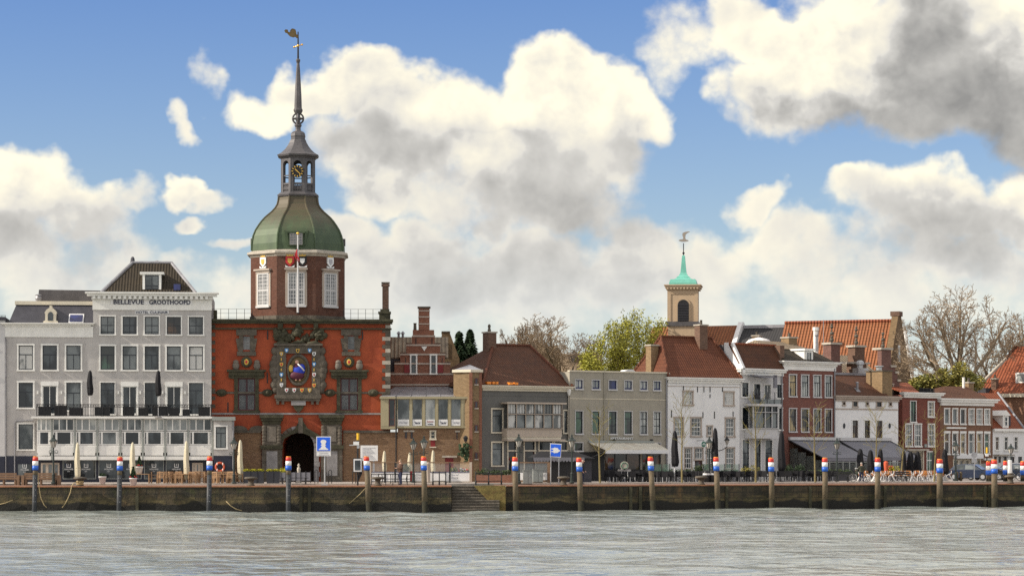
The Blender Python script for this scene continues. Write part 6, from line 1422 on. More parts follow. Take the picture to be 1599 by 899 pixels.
x, z = F.uw(1274, 540, 1.2); MB().lathe([(.28,z-2.2),(.28,z+1.6),(.36,z+1.65),(.36,z+2.0)], x, 1.2, 8).build('flue', 'white_paint', rf)
# grey roof and small orange roof of the church beneath its tower
F = Fac('church_nave', 'orange and grey church roofs parted by a white gable, below the green capped tower', 'church', 998, 293, 1222, 287)
U = lambda px, d=0: F.u(px, d); DW = 10
um = U(1134); e = F.w(552, 1100); rz = F.uw(1090, 509, DW/2)[1]
MB().box(0, F.W-.1, .2, DW, 0, e).build('wall', 'brick_church', F.o)
hip(F, 0, um, 0, um, e-1, rz, DW, 'tiles_orange', .3); rz2 = F.w(511.5, 1190, DW/2); r2 = hip(F, um+.6, F.W-.05, um+.6, F.W-.05, e-1, rz2, DW, 'tiles_slate', .3); MB().box(um+.6, F.W, DW/2-.2, DW/2+.2, rz2-.05, rz2+.3).build('ridge_lead', 'zinc', r2)
pts = [(um,-.6,e-1.3),(um,DW/2-.3,rz+.35),(um,DW/2+.3,rz+.35),(um,DW+.6,e-1.3)]; n = 4; gb = MB()
gb.add([(x,y,z) for x,y,z in pts]+[(x+.5,y,z) for x,y,z in pts], [tuple(range(n)), tuple(range(2*n-1,n-1,-1))]+[(i,(i+1)%n,n+(i+1)%n,n+i) for i in range(n)]); gb.build('parapet_gable', 'stucco_white', F.o)
for a, c, y0 in ((1176,1187,525),(1228,1240,527)): chimney(F, U(a,1), U(c,1), e-1.5, F.w(y0,1180,1), .5, 1.6, 'brick_yellow', pots=1)
MB().lathe([(1.6,0),(1.5,.35),(1.1,.75),(.1,1.0)], U(1187,-1), -1.5, 14).xf(Matrix.Translation((0,0,F.w(541,1187,-1)))).build('roof_dome', 'sign_white', F.o)
# tower
F = Fac('church_tower', 'tan church belfry with bright copper green cap and a louvred arch', 'tower', 1043, 291.4, 1089, 291.0)
W_ = F.W; z1 = F.w(452, 1060); Z = lambda py: F.w(py, 1066)
MB().box(0, W_, 0, W_, 0, z1).build('tower_shaft', 'stucco_tan', F.o)
pb = MB()
for x0, x1 in ((-.06,.32),(W_-.32,W_+.06)): pb.box(x0, x1, -.07, .1, Z(504), z1-.002)
pb.box(-.02, W_+.02, -.06, .1, Z(459), z1-.003); pb.build('pilaster', 'stucco_tan', F.o); MB().box(-.15, W_+.15, -.16, W_+.1, Z(509), Z(502)).build('plinth', 'lead', F.o)
x0, x1 = F.u(1058), F.u(1076); xc = (x0+x1)/2; r_ = (x1-x0)/2; zs = Z(476.5)
def archp(g): return [(x0-g,Z(501.5)),(x1+g,Z(501.5)),(x1+g,zs)]+[(xc+(r_+g)*math.cos(t), zs+(r_+g)*math.sin(t)) for t in [math.pi*i/12 for i in range(1,12)]]+[(x0-g,zs)]
MB().prism(archp(.16), -.1, .02).build('arch_surround', 'stucco_tan', F.o); lo = MB().prism(archp(-.02), -.14, -.1).build('louvre_opening', 'clock_black', F.o)
lv = MB()
for k in range(11):
    z = Z(500)+k*.18; lv.box(x0+.05, x1-.05, -.2, -.13, z, z+.05)
lv.build('louvre', 'slate', lo, uv=False)
cn = MB(); cn.box(-.2, W_+.2, -.2, W_+.2, z1, z1+.2); cn.box(-.32, W_+.32, -.32, W_+.32, z1+.2, z1+.42); cn.box(-.42, W_+.42, -.42, W_+.42, z1+.42, z1+.55); cn = cn.build('cornice', 'stucco_tan', F.o)
dn = MB()
for k in range(10): dn.box(-.2+(W_+.4)*(k+.25)/10, -.2+(W_+.4)*(k+.75)/10, -.36, -.2, z1+.04, z1+.2)
dn.build('dentil', 'stucco_tan', cn)
hw = W_/2; c_ = W_/2; zc = z1+.55; zb = Z(432.5); S2 = 1.0
def sq(prof, nm, m, par=None): return MB().lathe([(h*1.4142, z) for h, z in prof], c_, c_, 4, 0, R(45)).build(nm, m, F.o if par is None else par)
cap = sq([(hw*.93,zc),(hw*.92,zc+.25),(hw*.84,zc+.62),(hw*.66,Z(436)),(hw*.44,Z(432.5)),(hw*.44,Z(431.5)),(hw*.3,Z(429)),(hw*.2,Z(424)),(hw*.16,Z(415)),(hw*.1,Z(398)),(hw*.08,Z(397))], 'copper_cap', 'copper_bright')
MB().tube([(c_,c_,Z(398)),(c_,c_,Z(378))], .05, 6).build('vane_rod', 'iron', cap); MB().ball((c_,c_,Z(393.5)), .14, 8, 6).build('vane_ball', 'iron', cap, True)
gp_ = lambda pts: [(F.uw(x,y,c_)) for x, y in pts]
gu = MB(); gu.prism(gp_([(1059.5,375.5),(1062,374),(1066,373.6),(1067,372),(1065.5,367),(1066,364),(1069,362.5),(1074,361.5),(1077.5,361.8),(1073,364),(1070.5,366.5),(1070,371),(1071,374),(1075,375.3),(1075,376.3),(1070,377.3),(1064,377.3),(1061.5,376.5)]), c_-.12, c_+.12); gu.build('gull_vane', 'feather', cap)
# second brown gable with white verge, in front of which the big tree stands
F = Fac('ivy_gable_house', 'tall brown gable with a long white verge half hidden by bare branches', 'house', 1399, 291, 1432, 291)
MB().prism(F.poly([(1396,640),(1396,509),(1411,509),(1428,610),(1428,640)]), 0, 1.2).build('gable_wall', 'brick_church', F.o); a, c = F.p(1411.5,509,-.1), F.p(1429,612,-.1); MB().tube([a,c], .2, 6).build('verge', 'white_paint', F.o)
# modern tan block in the distance
F = Fac('tan_block', 'pale tan modern block far behind the bare trees', 'building', 815, 330, 940, 330)
MB().box(F.u(838), F.u(871), 0, 8, 0, F.w(540.5,850)).build('upper_storey', 'stucco_tan', F.o); MB().box(0, F.W, -1.5, 10, 0, F.w(553.5,850)).build('wall', 'stucco_tan', F.o); MB().box(F.u(842), F.u(930), -1.7, 0, F.w(553.5,850)+.003, F.w(552,850)).build('parapet', 'white_paint', F.o); MB().box(F.u(888), F.u(930), -1.6, -1.4, F.w(566,900), F.w(556,900)).build('window_band', 'glass_dark', F.o, uv=False); MB().box(F.u(851), F.u(871), -.1, 0.01, F.w(551,850), F.w(541.5,850)).build('window_band', 'glass_dark', F.o, uv=False)
# ================================================================== TREES
def grow(out, leafpts, p, d, L, r, lev, maxlev, P, rr):
    segs = P.get('segs', 3) if lev else P.get('segs0', 4); pts = [p]; rad = [r]; q = Vector(p); dd = Vector(d)
    for i in range(segs):
        dd = (dd + Vector((rr.gauss(0,1), rr.gauss(0,1), rr.gauss(0,1)))*P['wob'] + Vector((0,0,P['up'][min(lev,len(P['up'])-1)]))).normalized()
        q = q + dd*(L/segs); pts.append(q.copy()); rad.append(max(P['rmin'], r*(1-(1-P['taper'])*(i+1)/segs)))
    out.append((pts, rad, lev))
    if lev >= maxlev: leafpts.append(pts[-1]); leafpts.append(pts[-2]); return
    n = P['n'][min(lev, len(P['n'])-1)]; n = int(n) + (rr.random() < n-int(n))
    st = P['start'][min(lev, len(P['start'])-1)]
    a0 = rr.random()*6.28
    for k in range(n):
        t = st + (1-st)*(k+.6*rr.random()+.2)/n; t = min(t, .999)
        i = int(t*segs); f = t*segs-i; bp = pts[i].lerp(pts[i+1], f); bd = (pts[i+1]-pts[i]).normalized()
        ang = R(P['ang'][min(lev, len(P['ang'])-1)])*((.75+.5*rr.random()) if not (lev == 0 and P.get('fan')) else (.12+1.0*((k*0.618+.1)%1.0))); az_ = a0 + k*2.4 + rr.gauss(0,.3)
        o = bd.orthogonal().normalized(); o2 = bd.cross(o); nd = bd*math.cos(ang) + (o*math.cos(az_)+o2*math.sin(az_))*math.sin(ang)
        grow(out, leafpts, bp, nd, L*P['len'][min(lev, len(P['len'])-1)]*(.75+.5*rr.random())*(1.05-.35*t if lev else 1), max(P['rmin'], rad[i]*P['rad']), lev+1, maxlev, P, rr)
def make_tree(name, label, cat, loc, W, H, P, maxlev, seed, bark='bark', twig='twig', leaf=None, nleaf=0, lsize=.3, group=None, spreadz=(0,1), rz=0, leafsig=.35, thick=1.0):
    rr = random.Random(seed); out = []; lp = []
    grow(out, lp, Vector((0,0,0)), Vector((0,0,1)), P['L0'], P['r0'], 0, maxlev, P, rr)
    xs_ = [q.x for pts,_,_ in out for q in pts]; zs_ = sorted(q.z for pts,_,_ in out for q in pts)[int(.997*sum(len(p_[0]) for p_ in out))]
    xa, xb = xs_[int(len(xs_)*.004)], xs_[int(len(xs_)*.996)]
    xs_ = sorted(q.x for pts,_,_ in out for q in pts if (max(0,q.z)/zs_)**P.get('dome',1.0) > P.get('vis', 0)); xa, xb = xs_[int(len(xs_)*.006)], xs_[int(len(xs_)*.994)]
    sx_, sz_ = W/(xb-xa), H/zs_; xc = (xa+xb)/2
    pz = P.get('dome', 1.0)
    fx = lambda q: Vector(((q.x - xc*min(1, max(0,(q.z/zs_-.15)/.5)))*sx_, q.y*sx_, H*(max(0,q.z)/zs_)**pz))
    t = thing(name, label, cat, loc, rz, group); tb, cb = MB(), MB()
    for pts, rad, lev in out:
        P2 = [fx(q) for q in pts]
        if lev <= 1: tb.tube(P2, [x*thick for x in rad], 6 if lev == 0 else 5, cap=False)
        else: cb.tube(P2, rad, 3, 0, cap=False)
    tb.build('trunk', bark, t, True, uv=False, fix=False)
    if leaf:
        lv = MB()
        for i in range(nleaf):
            q = fx(lp[rr.randrange(len(lp))]); 
            if not (spreadz[0]*H <= q.z <= spreadz[1]*H): continue
            q = q + Vector((rr.gauss(0,leafsig), rr.gauss(0,leafsig), rr.gauss(0,leafsig)))
            a = Vector((rr.gauss(0,1), rr.gauss(0,1), rr.gauss(0,1))).normalized()*lsize*(.6+.8*rr.random()); b_ = a.orthogonal().normalized()*lsize*.45
            lv.add([q-a*.5, q+b_*.5, q+a*.5, q-b_*.5], [(0,1,2,3)])
        c = cb.build('branches', twig, t, False, uv=False, fix=False); lv.build('crown', leaf, t, False, uv=False, fix=False)
    else: cb.build('crown', twig, t, False, uv=False, fix=False)
    return t
def base(px, Y): return ((px-CX)*Y/FP, Y, GZ)
def hgt(py, Y): return HC+(HZ-py)*Y/FP-GZ
BARE = dict(fan=1, dome=.45, vis=.8, L0=5, r0=.6, n=(12,7,5,4,3), start=(.6,.22,.2,.2,.2), ang=(66,36,38,38,36), len=(1.9,.5,.55,.55,.55), rad=.5, taper=.35, rmin=.021, wob=.10, up=(.0,.07,.10,.09,.07))
GNARL = dict(fan=1, dome=.6, vis=.6, L0=6, r0=.8, n=(10,6,5,4,3), start=(.62,.25,.2,.2,.2), ang=(74,42,44,42,40), len=(1.8,.5,.55,.55,.55), rad=.5, taper=.35, rmin=.024, wob=.15, up=(.0,.05,.05,.06,.05))
mk = lambda px0, px1, Y: (px1-px0)*Y/FP
make_tree('bare_tree', 'wide bare tree with dense upright grey twigs, right behind the brown hipped roof', 'tree', base(878,300), mk(798,950,300), hgt(493,300), BARE, 5, 3, group='bare trees behind the houses')
make_tree('bare_tree', 'smaller bare tree left of the wide bare one, just above the ridge with the chimney', 'tree', base(815,306), mk(782,862,306), hgt(507,306), BARE, 5, 11, group='bare trees behind the houses')
make_tree('bare_tree', 'largest bare spreading tree with gnarled limbs over the red roofs at the right', 'tree', base(1496,271), mk(1398,1592,271), hgt(449,271), GNARL, 5, 21, 'bark_pale', group='bare trees behind the houses')
make_tree('bare_tree', 'bare tree at the far right edge leaning behind the barn roof', 'tree', base(1572,281), mk(1515,1640,281), hgt(492,281), GNARL, 5, 27, 'bark_pale', group='bare trees behind the houses')
SPR = dict(L0=9, r0=.32, n=(13,7,5,3), start=(.12,.12,.15,.2), ang=(24,24,30,34), len=(.52,.5,.5,.5), rad=.5, taper=.25, rmin=.024, wob=.07, up=(.0,.16,.12,.08))
for k, (px, w_, py, Y, lab) in enumerate(((927,52,516,283,'yellow green spring tree, lowest of the row and nearest the bare trees'),(962,54,498,287,'tall yellow green spring tree second from the bare trees'),(1004,58,485,290,'tallest yellow green spring tree behind the taupe house'),(1034,56,508,294,'olive green spring tree against the orange church roof'))):
    make_tree('spring_tree', lab, 'tree', base(px,Y), w_*Y/FP, hgt(py,Y), SPR, 3, 40+k, 'bark_olive', 'twig_olive', 'leaf_spring', 9000 if k != 3 else 5000, .30, group='trees in spring leaf', leafsig=.28)
def conifer(px, Y, py, w_, label, seed):
    rr = random.Random(seed); H = hgt(py,Y); W = w_*Y/FP; t = thing('conifer', label, 'tree', base(px,Y), 0, 'conifers'); MB().tube([(0,0,0),(0,0,H)], [.2,.03], 6).build('trunk', 'bark', t, uv=False)
    lv = MB()
    for i in range(3600):
        f = rr.random()**.8; f = .35+.65*f; z = H*(.25+.75*f); a = rr.random()*6.28; lay = .35+.75*abs(math.sin(z*2.1+1.7*math.cos(a*2+seed+z*.4)))
        rad = W/2*(1.02-f)**.65*lay*rr.random()**.45*1.25; q = Vector((rad*math.cos(a), rad*math.sin(a), z-rad*.25)); d = Vector((math.cos(a), math.sin(a), -.35+rr.gauss(0,.3))).normalized()*.42
        s = Vector((-math.sin(a), math.cos(a), rr.gauss(0,.4)))*.13; lv.add([q-d*.5, q+s, q+d*.5, q-s], [(0,1,2,3)])
    lv.build('crown', 'leaf_dark', t, uv=False, fix=False)
conifer(717, 240, 518, 52, 'dark slender conifer, left of the pair above the stair turret', 1); conifer(734, 242, 515, 50, 'dark slender conifer, right of the pair above the stair turret', 2)
def leafmass(par, boxes, n, size, m, name='foliage', seed=1, sig=.5):
    rr = random.Random(seed); lv = MB()
    for i in range(n):
        c, s = boxes[rr.randrange(len(boxes))]; v = Vector((rr.gauss(0,1), rr.gauss(0,1), rr.gauss(0,1))).normalized()*rr.random()**.4
        q = Vector(c)+Vector((v.x*s[0], v.y*s[1], v.z*s[2])); a = Vector((rr.gauss(0,1), rr.gauss(0,1), rr.gauss(0,1))).normalized()*size*(.6+.8*rr.random()); b_ = a.orthogonal().normalized()*size*.55
        lv.add([q-a*.5, q+b_*.5, q+a*.5, q-b_*.5], [(0,1,2,3)])
    return lv.build(name, m, par, uv=False, fix=False)
Y = 267; iv = thing('ivy_tree', 'bushy ivy mass, yellow green, at the foot of the big bare tree', 'tree', base(1480,Y)); MB().tube([(0,0,0),(0,0,8)], [.5,.3], 7).build('trunk', 'bark', iv, uv=False)
s_ = Y/FP; bx = lambda px, py, rx, ry: (((px-1480)*s_, 0, hgt(py,Y)), (rx*s_, 1.6, ry*s_))
leafmass(iv, [bx(1450,597,22,15),bx(1475,589,20,16),bx(1500,582,13,20),bx(1520,597,20,14),bx(1460,602,30,14),bx(1490,600,30,16),bx(1436,600,18,14),bx(1512,592,13,14),bx(1425,604,12,10)], 5600, .34, 'leaf_ivy', seed=5)
# young pollard-thin trees along the quay
SAP = dict(L0=6, r0=.085, n=(17,3,2), start=(.38,.2,.3), ang=(44,34,34), len=(.24,.5,.5), rad=.3, taper=.2, rmin=.012, wob=.03, up=(0,.12,.08))
for k, (px, py, w_, dy, lab) in enumerate(((937,622,44,3.4,'thin young bare tree before the cream awning'),(1065,600,46,3.4,'thin young bare tree in front of the white house'),(1180,604,44,3.4,'thin young bare tree before the pale grey house bay'),(1273,622,44,3.4,'thin young bare tree before the grey awning of the brick house'),(1369,622,44,8,'thin young bare tree before the three windows of the low white house'),(1408,650,36,9,'thin young bare tree at the seam beside the red brick house'),(1459,632,40,5,'thin young bare tree at the red brick house corner'))):
    Y = quay_y(px)+dy; make_tree('young_tree', lab, 'tree', base(px,Y), w_*Y/FP, hgt(py,Y), SAP, 2, 60+k, 'bark_olive', 'twig_olive', group='young trees on the quay')

# ================================================================== MOORING PILES
CAPH = 21.5
def pile(pt, pb, dark, Y, top, zb, label, wd=5.1, group='mooring piles along the quay', capw=1.0):
    k = Y/FP; xt, xb = (pt-CX)*k, (pb-CX)*k; zt = HC+(HZ-top)*k; h = CAPH*k; r = wd*k
    t = thing('mooring_pile', label, 'pile', (xb, Y, zb), 0, group); L = lambda z: (xt-xb)*(z-zb)/(zt-zb)
    def sec(z0, z1, r0, r1): 
        mb = MB(); n = 14; vs = []
        for z, rr_ in ((z0,r0),(z1,r1)):
            for i in range(n): a = 2*math.pi*i/n; vs.append((L(z)+rr_*math.cos(a), rr_*math.sin(a), z-zb))
        mb.add(vs, [(i,(i+1)%n,n+(i+1)%n,n+i) for i in range(n)] + [tuple(range(n-1,-1,-1)), tuple(range(n,2*n))]); return mb
    zc = zt-h
    if dark:
        sec(zb, zc-.35, r*.82, r*.82).build('sleeve', 'pile_sleeve', t, True); sec(zc-.36, zc+.05, r*.8, r*.8).build('shaft', 'wood_pile', t, True)
        bt = MB()
        for j in range(5):
            for a in (-1.9,-1.2): bt.ball((L(zc-.6-j*.45)+r*.82*math.cos(a), r*.82*math.sin(a), zc-.6-j*.45-zb), .03, 6, 4)
        bt.build('bolts', 'steel', t, uv=False)
    else:
        sec(zb, zb+(.35 if zb > 1 else 2.35), r*1.0, r*.98).build('wet_shaded_foot', 'pile_moss_shaded', t, True); sec(zb+(.34 if zb > 1 else 2.34), zc+.05, r*.97, r*.86).build('shaft', 'wood_pile', t, True)  # foot painted darker: wet tide band plus the shade low on the pile
    b0 = zc; hh = h*.33; c = sec(b0, b0+hh, r*1.03, r*1.02).build('cap', 'cap_blue', t, True)
    if True:
        sec(b0+hh+.004, b0+2*hh, r*1.0, r*.97).build('white_band', 'cap_white', c, True); sec(b0+2*hh+.004, b0+2.8*hh, r*.93, r*.9).build('red_band', 'cap_red', c, True); sec(b0+2.8*hh+.004, zt, r*.86, r*.72).build('orange_top', 'cap_orange', c, True)
        for q in c.children if False else (): pass
    return t
PIL = [(55.5,53,1,712,'dark sleeved mooring pile in front of the two wooden benches'),(187.5,185,1,712.5,'dark sleeved mooring pile between the white flower pots'),(327.5,325.5,1,712,'dark sleeved mooring pile before the teak chairs and the life buoy'),(450.5,450,1,712,'dark sleeved mooring pile before the gate archway'),
 (572,578,0,712,'leaning wooden mooring pile beside the framed mirror board'),(661.5,664.5,0,712,'wooden mooring pile before the lettered white terrace panels'),(804,806.5,0,713,'wooden mooring pile right of the landing steps'),(904,908.5,0,714,'slim wooden mooring pile hiding a man in black'),(1015.5,1022,0,712.5,'leaning wooden mooring pile under the right end of the cream awning'),(1118,1122.5,0,713,'wooden mooring pile beneath the black parasol at the white house'),(1204,1206.5,0,714,'wooden mooring pile before the pale grey house'),(1288,1289,0,714,'wooden mooring pile under the grey awning'),(1370.5,1370.5,0,714,'wooden mooring pile right of the man with a bicycle'),(1467.5,1467.5,0,716,'wooden mooring pile left of the parked cars'),(1552.5,1553.5,0,717,'thick wooden mooring pile in the water before the parked cars')]
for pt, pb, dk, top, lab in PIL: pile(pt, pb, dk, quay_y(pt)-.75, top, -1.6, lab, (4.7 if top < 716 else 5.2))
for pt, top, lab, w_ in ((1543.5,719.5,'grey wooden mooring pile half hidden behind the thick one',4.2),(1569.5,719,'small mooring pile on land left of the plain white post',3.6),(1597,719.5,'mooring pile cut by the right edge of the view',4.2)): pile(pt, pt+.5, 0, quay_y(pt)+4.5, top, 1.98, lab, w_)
Y = quay_y(1577)+4; t = tag(MB().lathe([(.2,0),(.19,1.0),(.18,1.75),(.12,1.8)], 0,0,12).build('white_post', 'cap_white'), 'plain white post beside the small striped pile', 'post'); t.location = (base(1577,Y)[0], Y, 2.1)
MB().lathe([(.22,0),(.22,.7)], 0,0,12).build('post_foot', 'wood_pile', t)

# ================================================================== STREET LAMPS
def lamp_proto():
    t = thing('street_lamp', 'x', 'street lamp', (0,0,0), 0, 'lantern street lamps')
    MB().lathe([(.17,0),(.17,.12),(.11,.2),(.10,.75),(.12,.8),(.07,.9),(.052,2.5),(.045,3.0),(.07,3.03),(.04,3.1)], 0,0,10).build('post', 'lamp_green', t)
    cb = MB().tube([(-.33,0,2.62),(.33,0,2.62)], .022, 6); 
    for s in (-1,1): cb.ring((s*.2,0,2.75), .11, .018, 'y', 10, 4)
    cb.build('ladder_bar', 'lamp_green', t, uv=False)
    lg = MB().lathe([(.11,3.1),(.235,3.62)], 0,0,6).build('lantern', 'lamp_glass', t)
    fr = MB()
    for k in range(6):
        a = 2*math.pi*k/6; fr.tube([(.115*math.cos(a),.115*math.sin(a),3.1),(.242*math.cos(a),.242*math.sin(a),3.63)], .018, 4)
    fr.build('lantern_frame', 'lamp_green', lg, uv=False)
    MB().lathe([(.33,3.62),(.30,3.67),(.13,3.84),(.12,3.92),(.06,3.97),(.05,4.05),(.075,4.1),(.02,4.2)], 0,0,6).build('lamp_roof', 'lamp_green', lg)
    return t
LP = lamp_proto()
for i, (px, dy, top, lab) in enumerate(((83.5,1.9,678,'lantern street lamp beside the wooden benches'),(365.3,1.9,682,'lantern street lamp at the corner of the hotel'),(645.5,9,683,'lantern street lamp behind, left of the pair before the rough brick wall'),(662,5,680,'lantern street lamp, nearer of the pair before the rough brick wall'),(810,2.4,677,'lantern street lamp before the dark grey house bay'),(893,2.4,677.5,'lantern street lamp beside the dark market stall'),(1107.5,6,681,'lantern street lamp beside the round green sign'),(1307,9,683,'lantern street lamp between the two grey awnings'),(1492.5,8,687,'lantern street lamp before the brown brick house'),(1578.5,8,692,'lantern street lamp at the right edge before the small white house'))):
    Y = quay_y(px)+dy; place(LP, i, base(px,Y), 0, lab, sc=(1.12,1.12,hgt(top,Y)/4.2))

# ================================================================== SIGNS AND POLES
def sgn(px, dy, name, lab, cat, rz=0.0): Y = quay_y(px)+dy; return thing(name, lab, cat, base(px,Y) if dy > 2.8 else (base(px,Y)[0], Y, 1.98), rz), Y
t, Y = sgn(505.5, 1.4, 'mooring_sign', 'blue sign with a white bollard symbol and a small text plate, on one grey post', 'sign'); k = Y/FP; zf = lambda py: HC+(HZ-py)*k-1.98
MB().tube([(1.5*k,.05,0),(1.5*k,.05,zf(683))], .06, 8).build('post', 'steel', t); MB().box(-.25+1.5*k,.25+1.5*k,-.2,.3,0,.12).build('foot', 'steel', t)
MB().box(-11.5*k, 11.3*k, -.06, -.02, zf(704.5), zf(681)).build('board', 'sign_white', t); bb = MB().box(-10.3*k, 10.1*k, -.075, -.061, zf(703.4), zf(682.3)).build('blue_field', 'sign_blue', t)
sy = lambda pts: [((x-505.5)*k, zf(y)) for x, y in pts]
MB().prism(sy([(498,702),(512.5,702),(512.5,700.3),(510,699.5),(508,696.5),(507.8,695.2),(509.3,695.2),(509.3,694.2),(508,693.9),(508.3,692),(509.6,690),(509.6,688),(508,686.6),(505.2,686),(502.3,686.6),(500.8,688),(500.8,690),(502,692),(502.4,693.9),(501,694.2),(501,695.2),(502.6,695.2),(502.4,696.5),(500.5,699.5),(498,700.3)]), -.085, -.076).build('bollard_symbol', 'sign_white', bb)
pl = MB().box(-11.2*k, 11.0*k, -.055, -.015, zf(711.5), zf(705)).build('plate', 'sign_white', t); text('PASSAGIERS', 'letter_grey', pl, 'lettering', -6.5*k, 7*k, zf(707.6), zf(706.2), -.056, .006); text('VASTE LIGPLAATS', 'letter_grey', pl, 'lettering', -8*k, 8.5*k, zf(710.4), zf(709), -.056, .006)
t, Y = sgn(868, 1.9, 'power_sign', 'tilted blue sign with a white plug symbol on two thin posts', 'sign'); k = Y/FP; zf = lambda py: HC+(HZ-py)*k-1.98
for x in (-8.3, 4.2): MB().tube([((x+.2)*k,.05,0),(x*k+.6*k,.05,zf(694))], .045, 8).build('post', 'steel', t)
sy = lambda pts: [((x-868)*k, zf(y)) for x, y in pts]
MB().prism(sy([(858.8,713),(875.8,713.8),(877,692.6),(859,691.5)]), -.06, -.02).build('board', 'sign_white', t); bb = MB().prism(sy([(859.9,711.8),(875,712.6),(876,693.8),(860,692.7)]), -.075, -.061).build('blue_field', 'sign_blue', t)
MB().prism(sy([(864,706),(865.2,707),(871,706.4),(872.2,704.8),(874,704.6),(874.2,701.9),(872.4,701.7),(871,699),(865.6,698.2),(864.2,699),(864.2,699.6),(861,699.4),(861,701.3),(864,701.4),(864,703.6),(861,703.5),(861,705.2),(864,705.3)]), -.085, -.076).build('plug_symbol', 'sign_white', bb)
t, Y = sgn(558.5, 1.6, 'gauge_pole', 'black pole with yellow top tube, white instrument box and framed black mirror', 'pole'); k = Y/FP; zf = lambda py: HC+(HZ-py)*k-1.98
MB().tube([(0,0,0),(0,0,zf(686))], .07, 8).build('pole', 'iron', t); MB().tube([(.5*k,0,zf(686.5)),(.5*k,0,zf(676))], .105, 10).build('yellow_tube', 'yellow_paint', t); MB().box(-6.5*k,2.2*k,-.2,.1,zf(694.5),zf(689)).build('instrument_box', 'sign_white', t); MB().box(-13*k,2*k,-.05,.05,zf(695.2),zf(693.8)).build('arm', 'steel', t); MB().box(-1*k,3*k,-.16,.05,zf(699.5),zf(694.6)).build('instrument_box', 'steel', t)
m_ = MB().box(-7.2*k,7.4*k,-.14,-.06,zf(737),zf(714.8)).build('mirror_frame', 'black_paint', t); MB().box(-6.2*k,6.4*k,-.155,-.141,zf(735.8),zf(716)).build('white_border', 'sign_white', m_); MB().box(-4.4*k,4.6*k,-.17,-.156,zf(733.6),zf(718.2)).build('mirror', 'glass_dark', m_)
MB().prism([(-.0,.2),(.35,.9),(.3,1.7),(.05,1.75),(.1,.9)], -.1, .1).build('bag', 'canvas_black', t)
t, Y = sgn(577, 10.5, 'notice_board', 'large white notice board with lines of small text before the brown brick wall', 'notice board'); k = Y/FP; zf = lambda py: HC+(HZ-py)*k-GZ
MB().box(-14*k,13*k,-.08,.0,zf(719),zf(695)).build('board', 'sign_white', t)
ln_ = MB()
for j in range(9): ln_.box(-11*k, (9-2*((j*3)%4))*k, -.09, -.081, zf(699.3+j*2.1), zf(698.5+j*2.1))
ln_.build('lettering', 'letter_grey', t, uv=False)
for x in (-4, 5): MB().box(x*k,(x+3)*k,-.05,.05,0,zf(719)).build('post', 'sign_grey', t)
t, Y = sgn(1521.5, 5, 'round_sign', 'back of a grey round road sign with a square plate on a thin pole', 'sign'); k = Y/FP; zf = lambda py: HC+(HZ-py)*k-GZ
MB().tube([(0,.04,0),(0,.04,zf(705))], .035, 8).build('pole', 'steel', t); MB().lathe([(4.6*k,-.03),(4.6*k,.0)],0,0,20).xf(Matrix.Translation((0,0,zf(710))) @ Matrix.Rotation(R(90),4,'X')).build('disc', 'sign_grey', t); MB().box(-4*k,4*k,-.02,.01,zf(722),zf(715.5)).build('plate', 'sign_grey', t)
t, Y = sgn(1541, 7, 'yellow_topped_pole', 'thin dark pole with a yellow tube and white box, right of the parked cars', 'pole'); k = Y/FP; zf = lambda py: HC+(HZ-py)*k-GZ
MB().tube([(0,0,0),(0,0,zf(700))], .05, 8).build('pole', 'iron', t); MB().tube([(0,0,zf(707)),(0,0,zf(698))], .085, 8).build('yellow_tube', 'yellow_paint', t); MB().box(-.1,.12,-.12,.1,zf(712),zf(708)).build('instrument_box', 'sign_white', t)

# ================================================================== BOLLARDS, ROPES
BO = thing('mooring_bollard', 'x', 'bollard', (0,0,0), 0, 'iron mooring bollards on the quay edge')
MB().lathe([(.26,0),(.26,.06),(.2,.12),(.18,.42),(.22,.5)], 0,0,14).build('stem', 'stone_dark', BO, True); MB().lathe([(.22,.5),(.42,.54),(.46,.62),(.4,.7),(.1,.74)], 0,0,16).build('head', 'stone_dark', BO, True)
for i, (px, lab) in enumerate(((125,'rusty mooring bollard wound with a pale rope'),(392,'mooring bollard before the yellow flower boxes'),(590,'mooring bollard right of the gauge pole'),(880,'mooring bollard before the dark market stall'),(1095,'mooring bollard before the white house'),(1578,'rusty mooring bollard at the foot of the white post'))):
    p = quay_pt(px, .75); place(BO, i, (p.x, p.y, 1.955), rnd.random(), lab, sc=(1.15,1.15,.95))
def rope(pts, lab, r=.035): return tag(MB().tube(pts, r, 6).build('mooring_rope', 'rope', None, True), lab, 'rope', 'slack mooring ropes on the quay wall')
def qp(px, py, dy=-.12): p = quay_pt(px, dy); return (p.x, p.y, HC+(HZ-py)*p.y/FP)
rope([qp(123,752,.6),qp(119,752.5,.25),qp(115,754,-.02),qp(112,758,-.14),qp(110,768,-.14),qp(106,778,-.14),qp(101,787,-.14),qp(97,792,-.14)], 'pale rope hanging from the roped bollard down to the water')
for k in range(3): 
    c = MB().ring((0,0,0), .25, .05, 'z', 16, 6).build('rope_turn', 'rope', None, True); p = quay_pt(125,.75); c.location = (p.x,p.y,2.1+.1*k); tag(c, 'turn of pale rope wound on the rusty bollard', 'rope', 'rope turns on the bollard')
rope([qp(59,737,-.6),qp(60,752,-.5),qp(62,766,-.4),qp(64,777,-.2),qp(69,788,-.14),qp(73,792,-.14)], 'pale rope drooping beside the pile at the benches')
rope([qp(353,782),qp(360,789),qp(368,794),qp(378,797)], 'short frayed rope on the wall below the teak tables'); rope([qp(572,760,-.6),qp(563,770),qp(553,779),qp(545,786)], 'thin rope slanting left from the leaning pile', .025); rope([qp(-2,787),qp(8,785),qp(20,780)], 'rope lying along the wall at the left edge', .03)

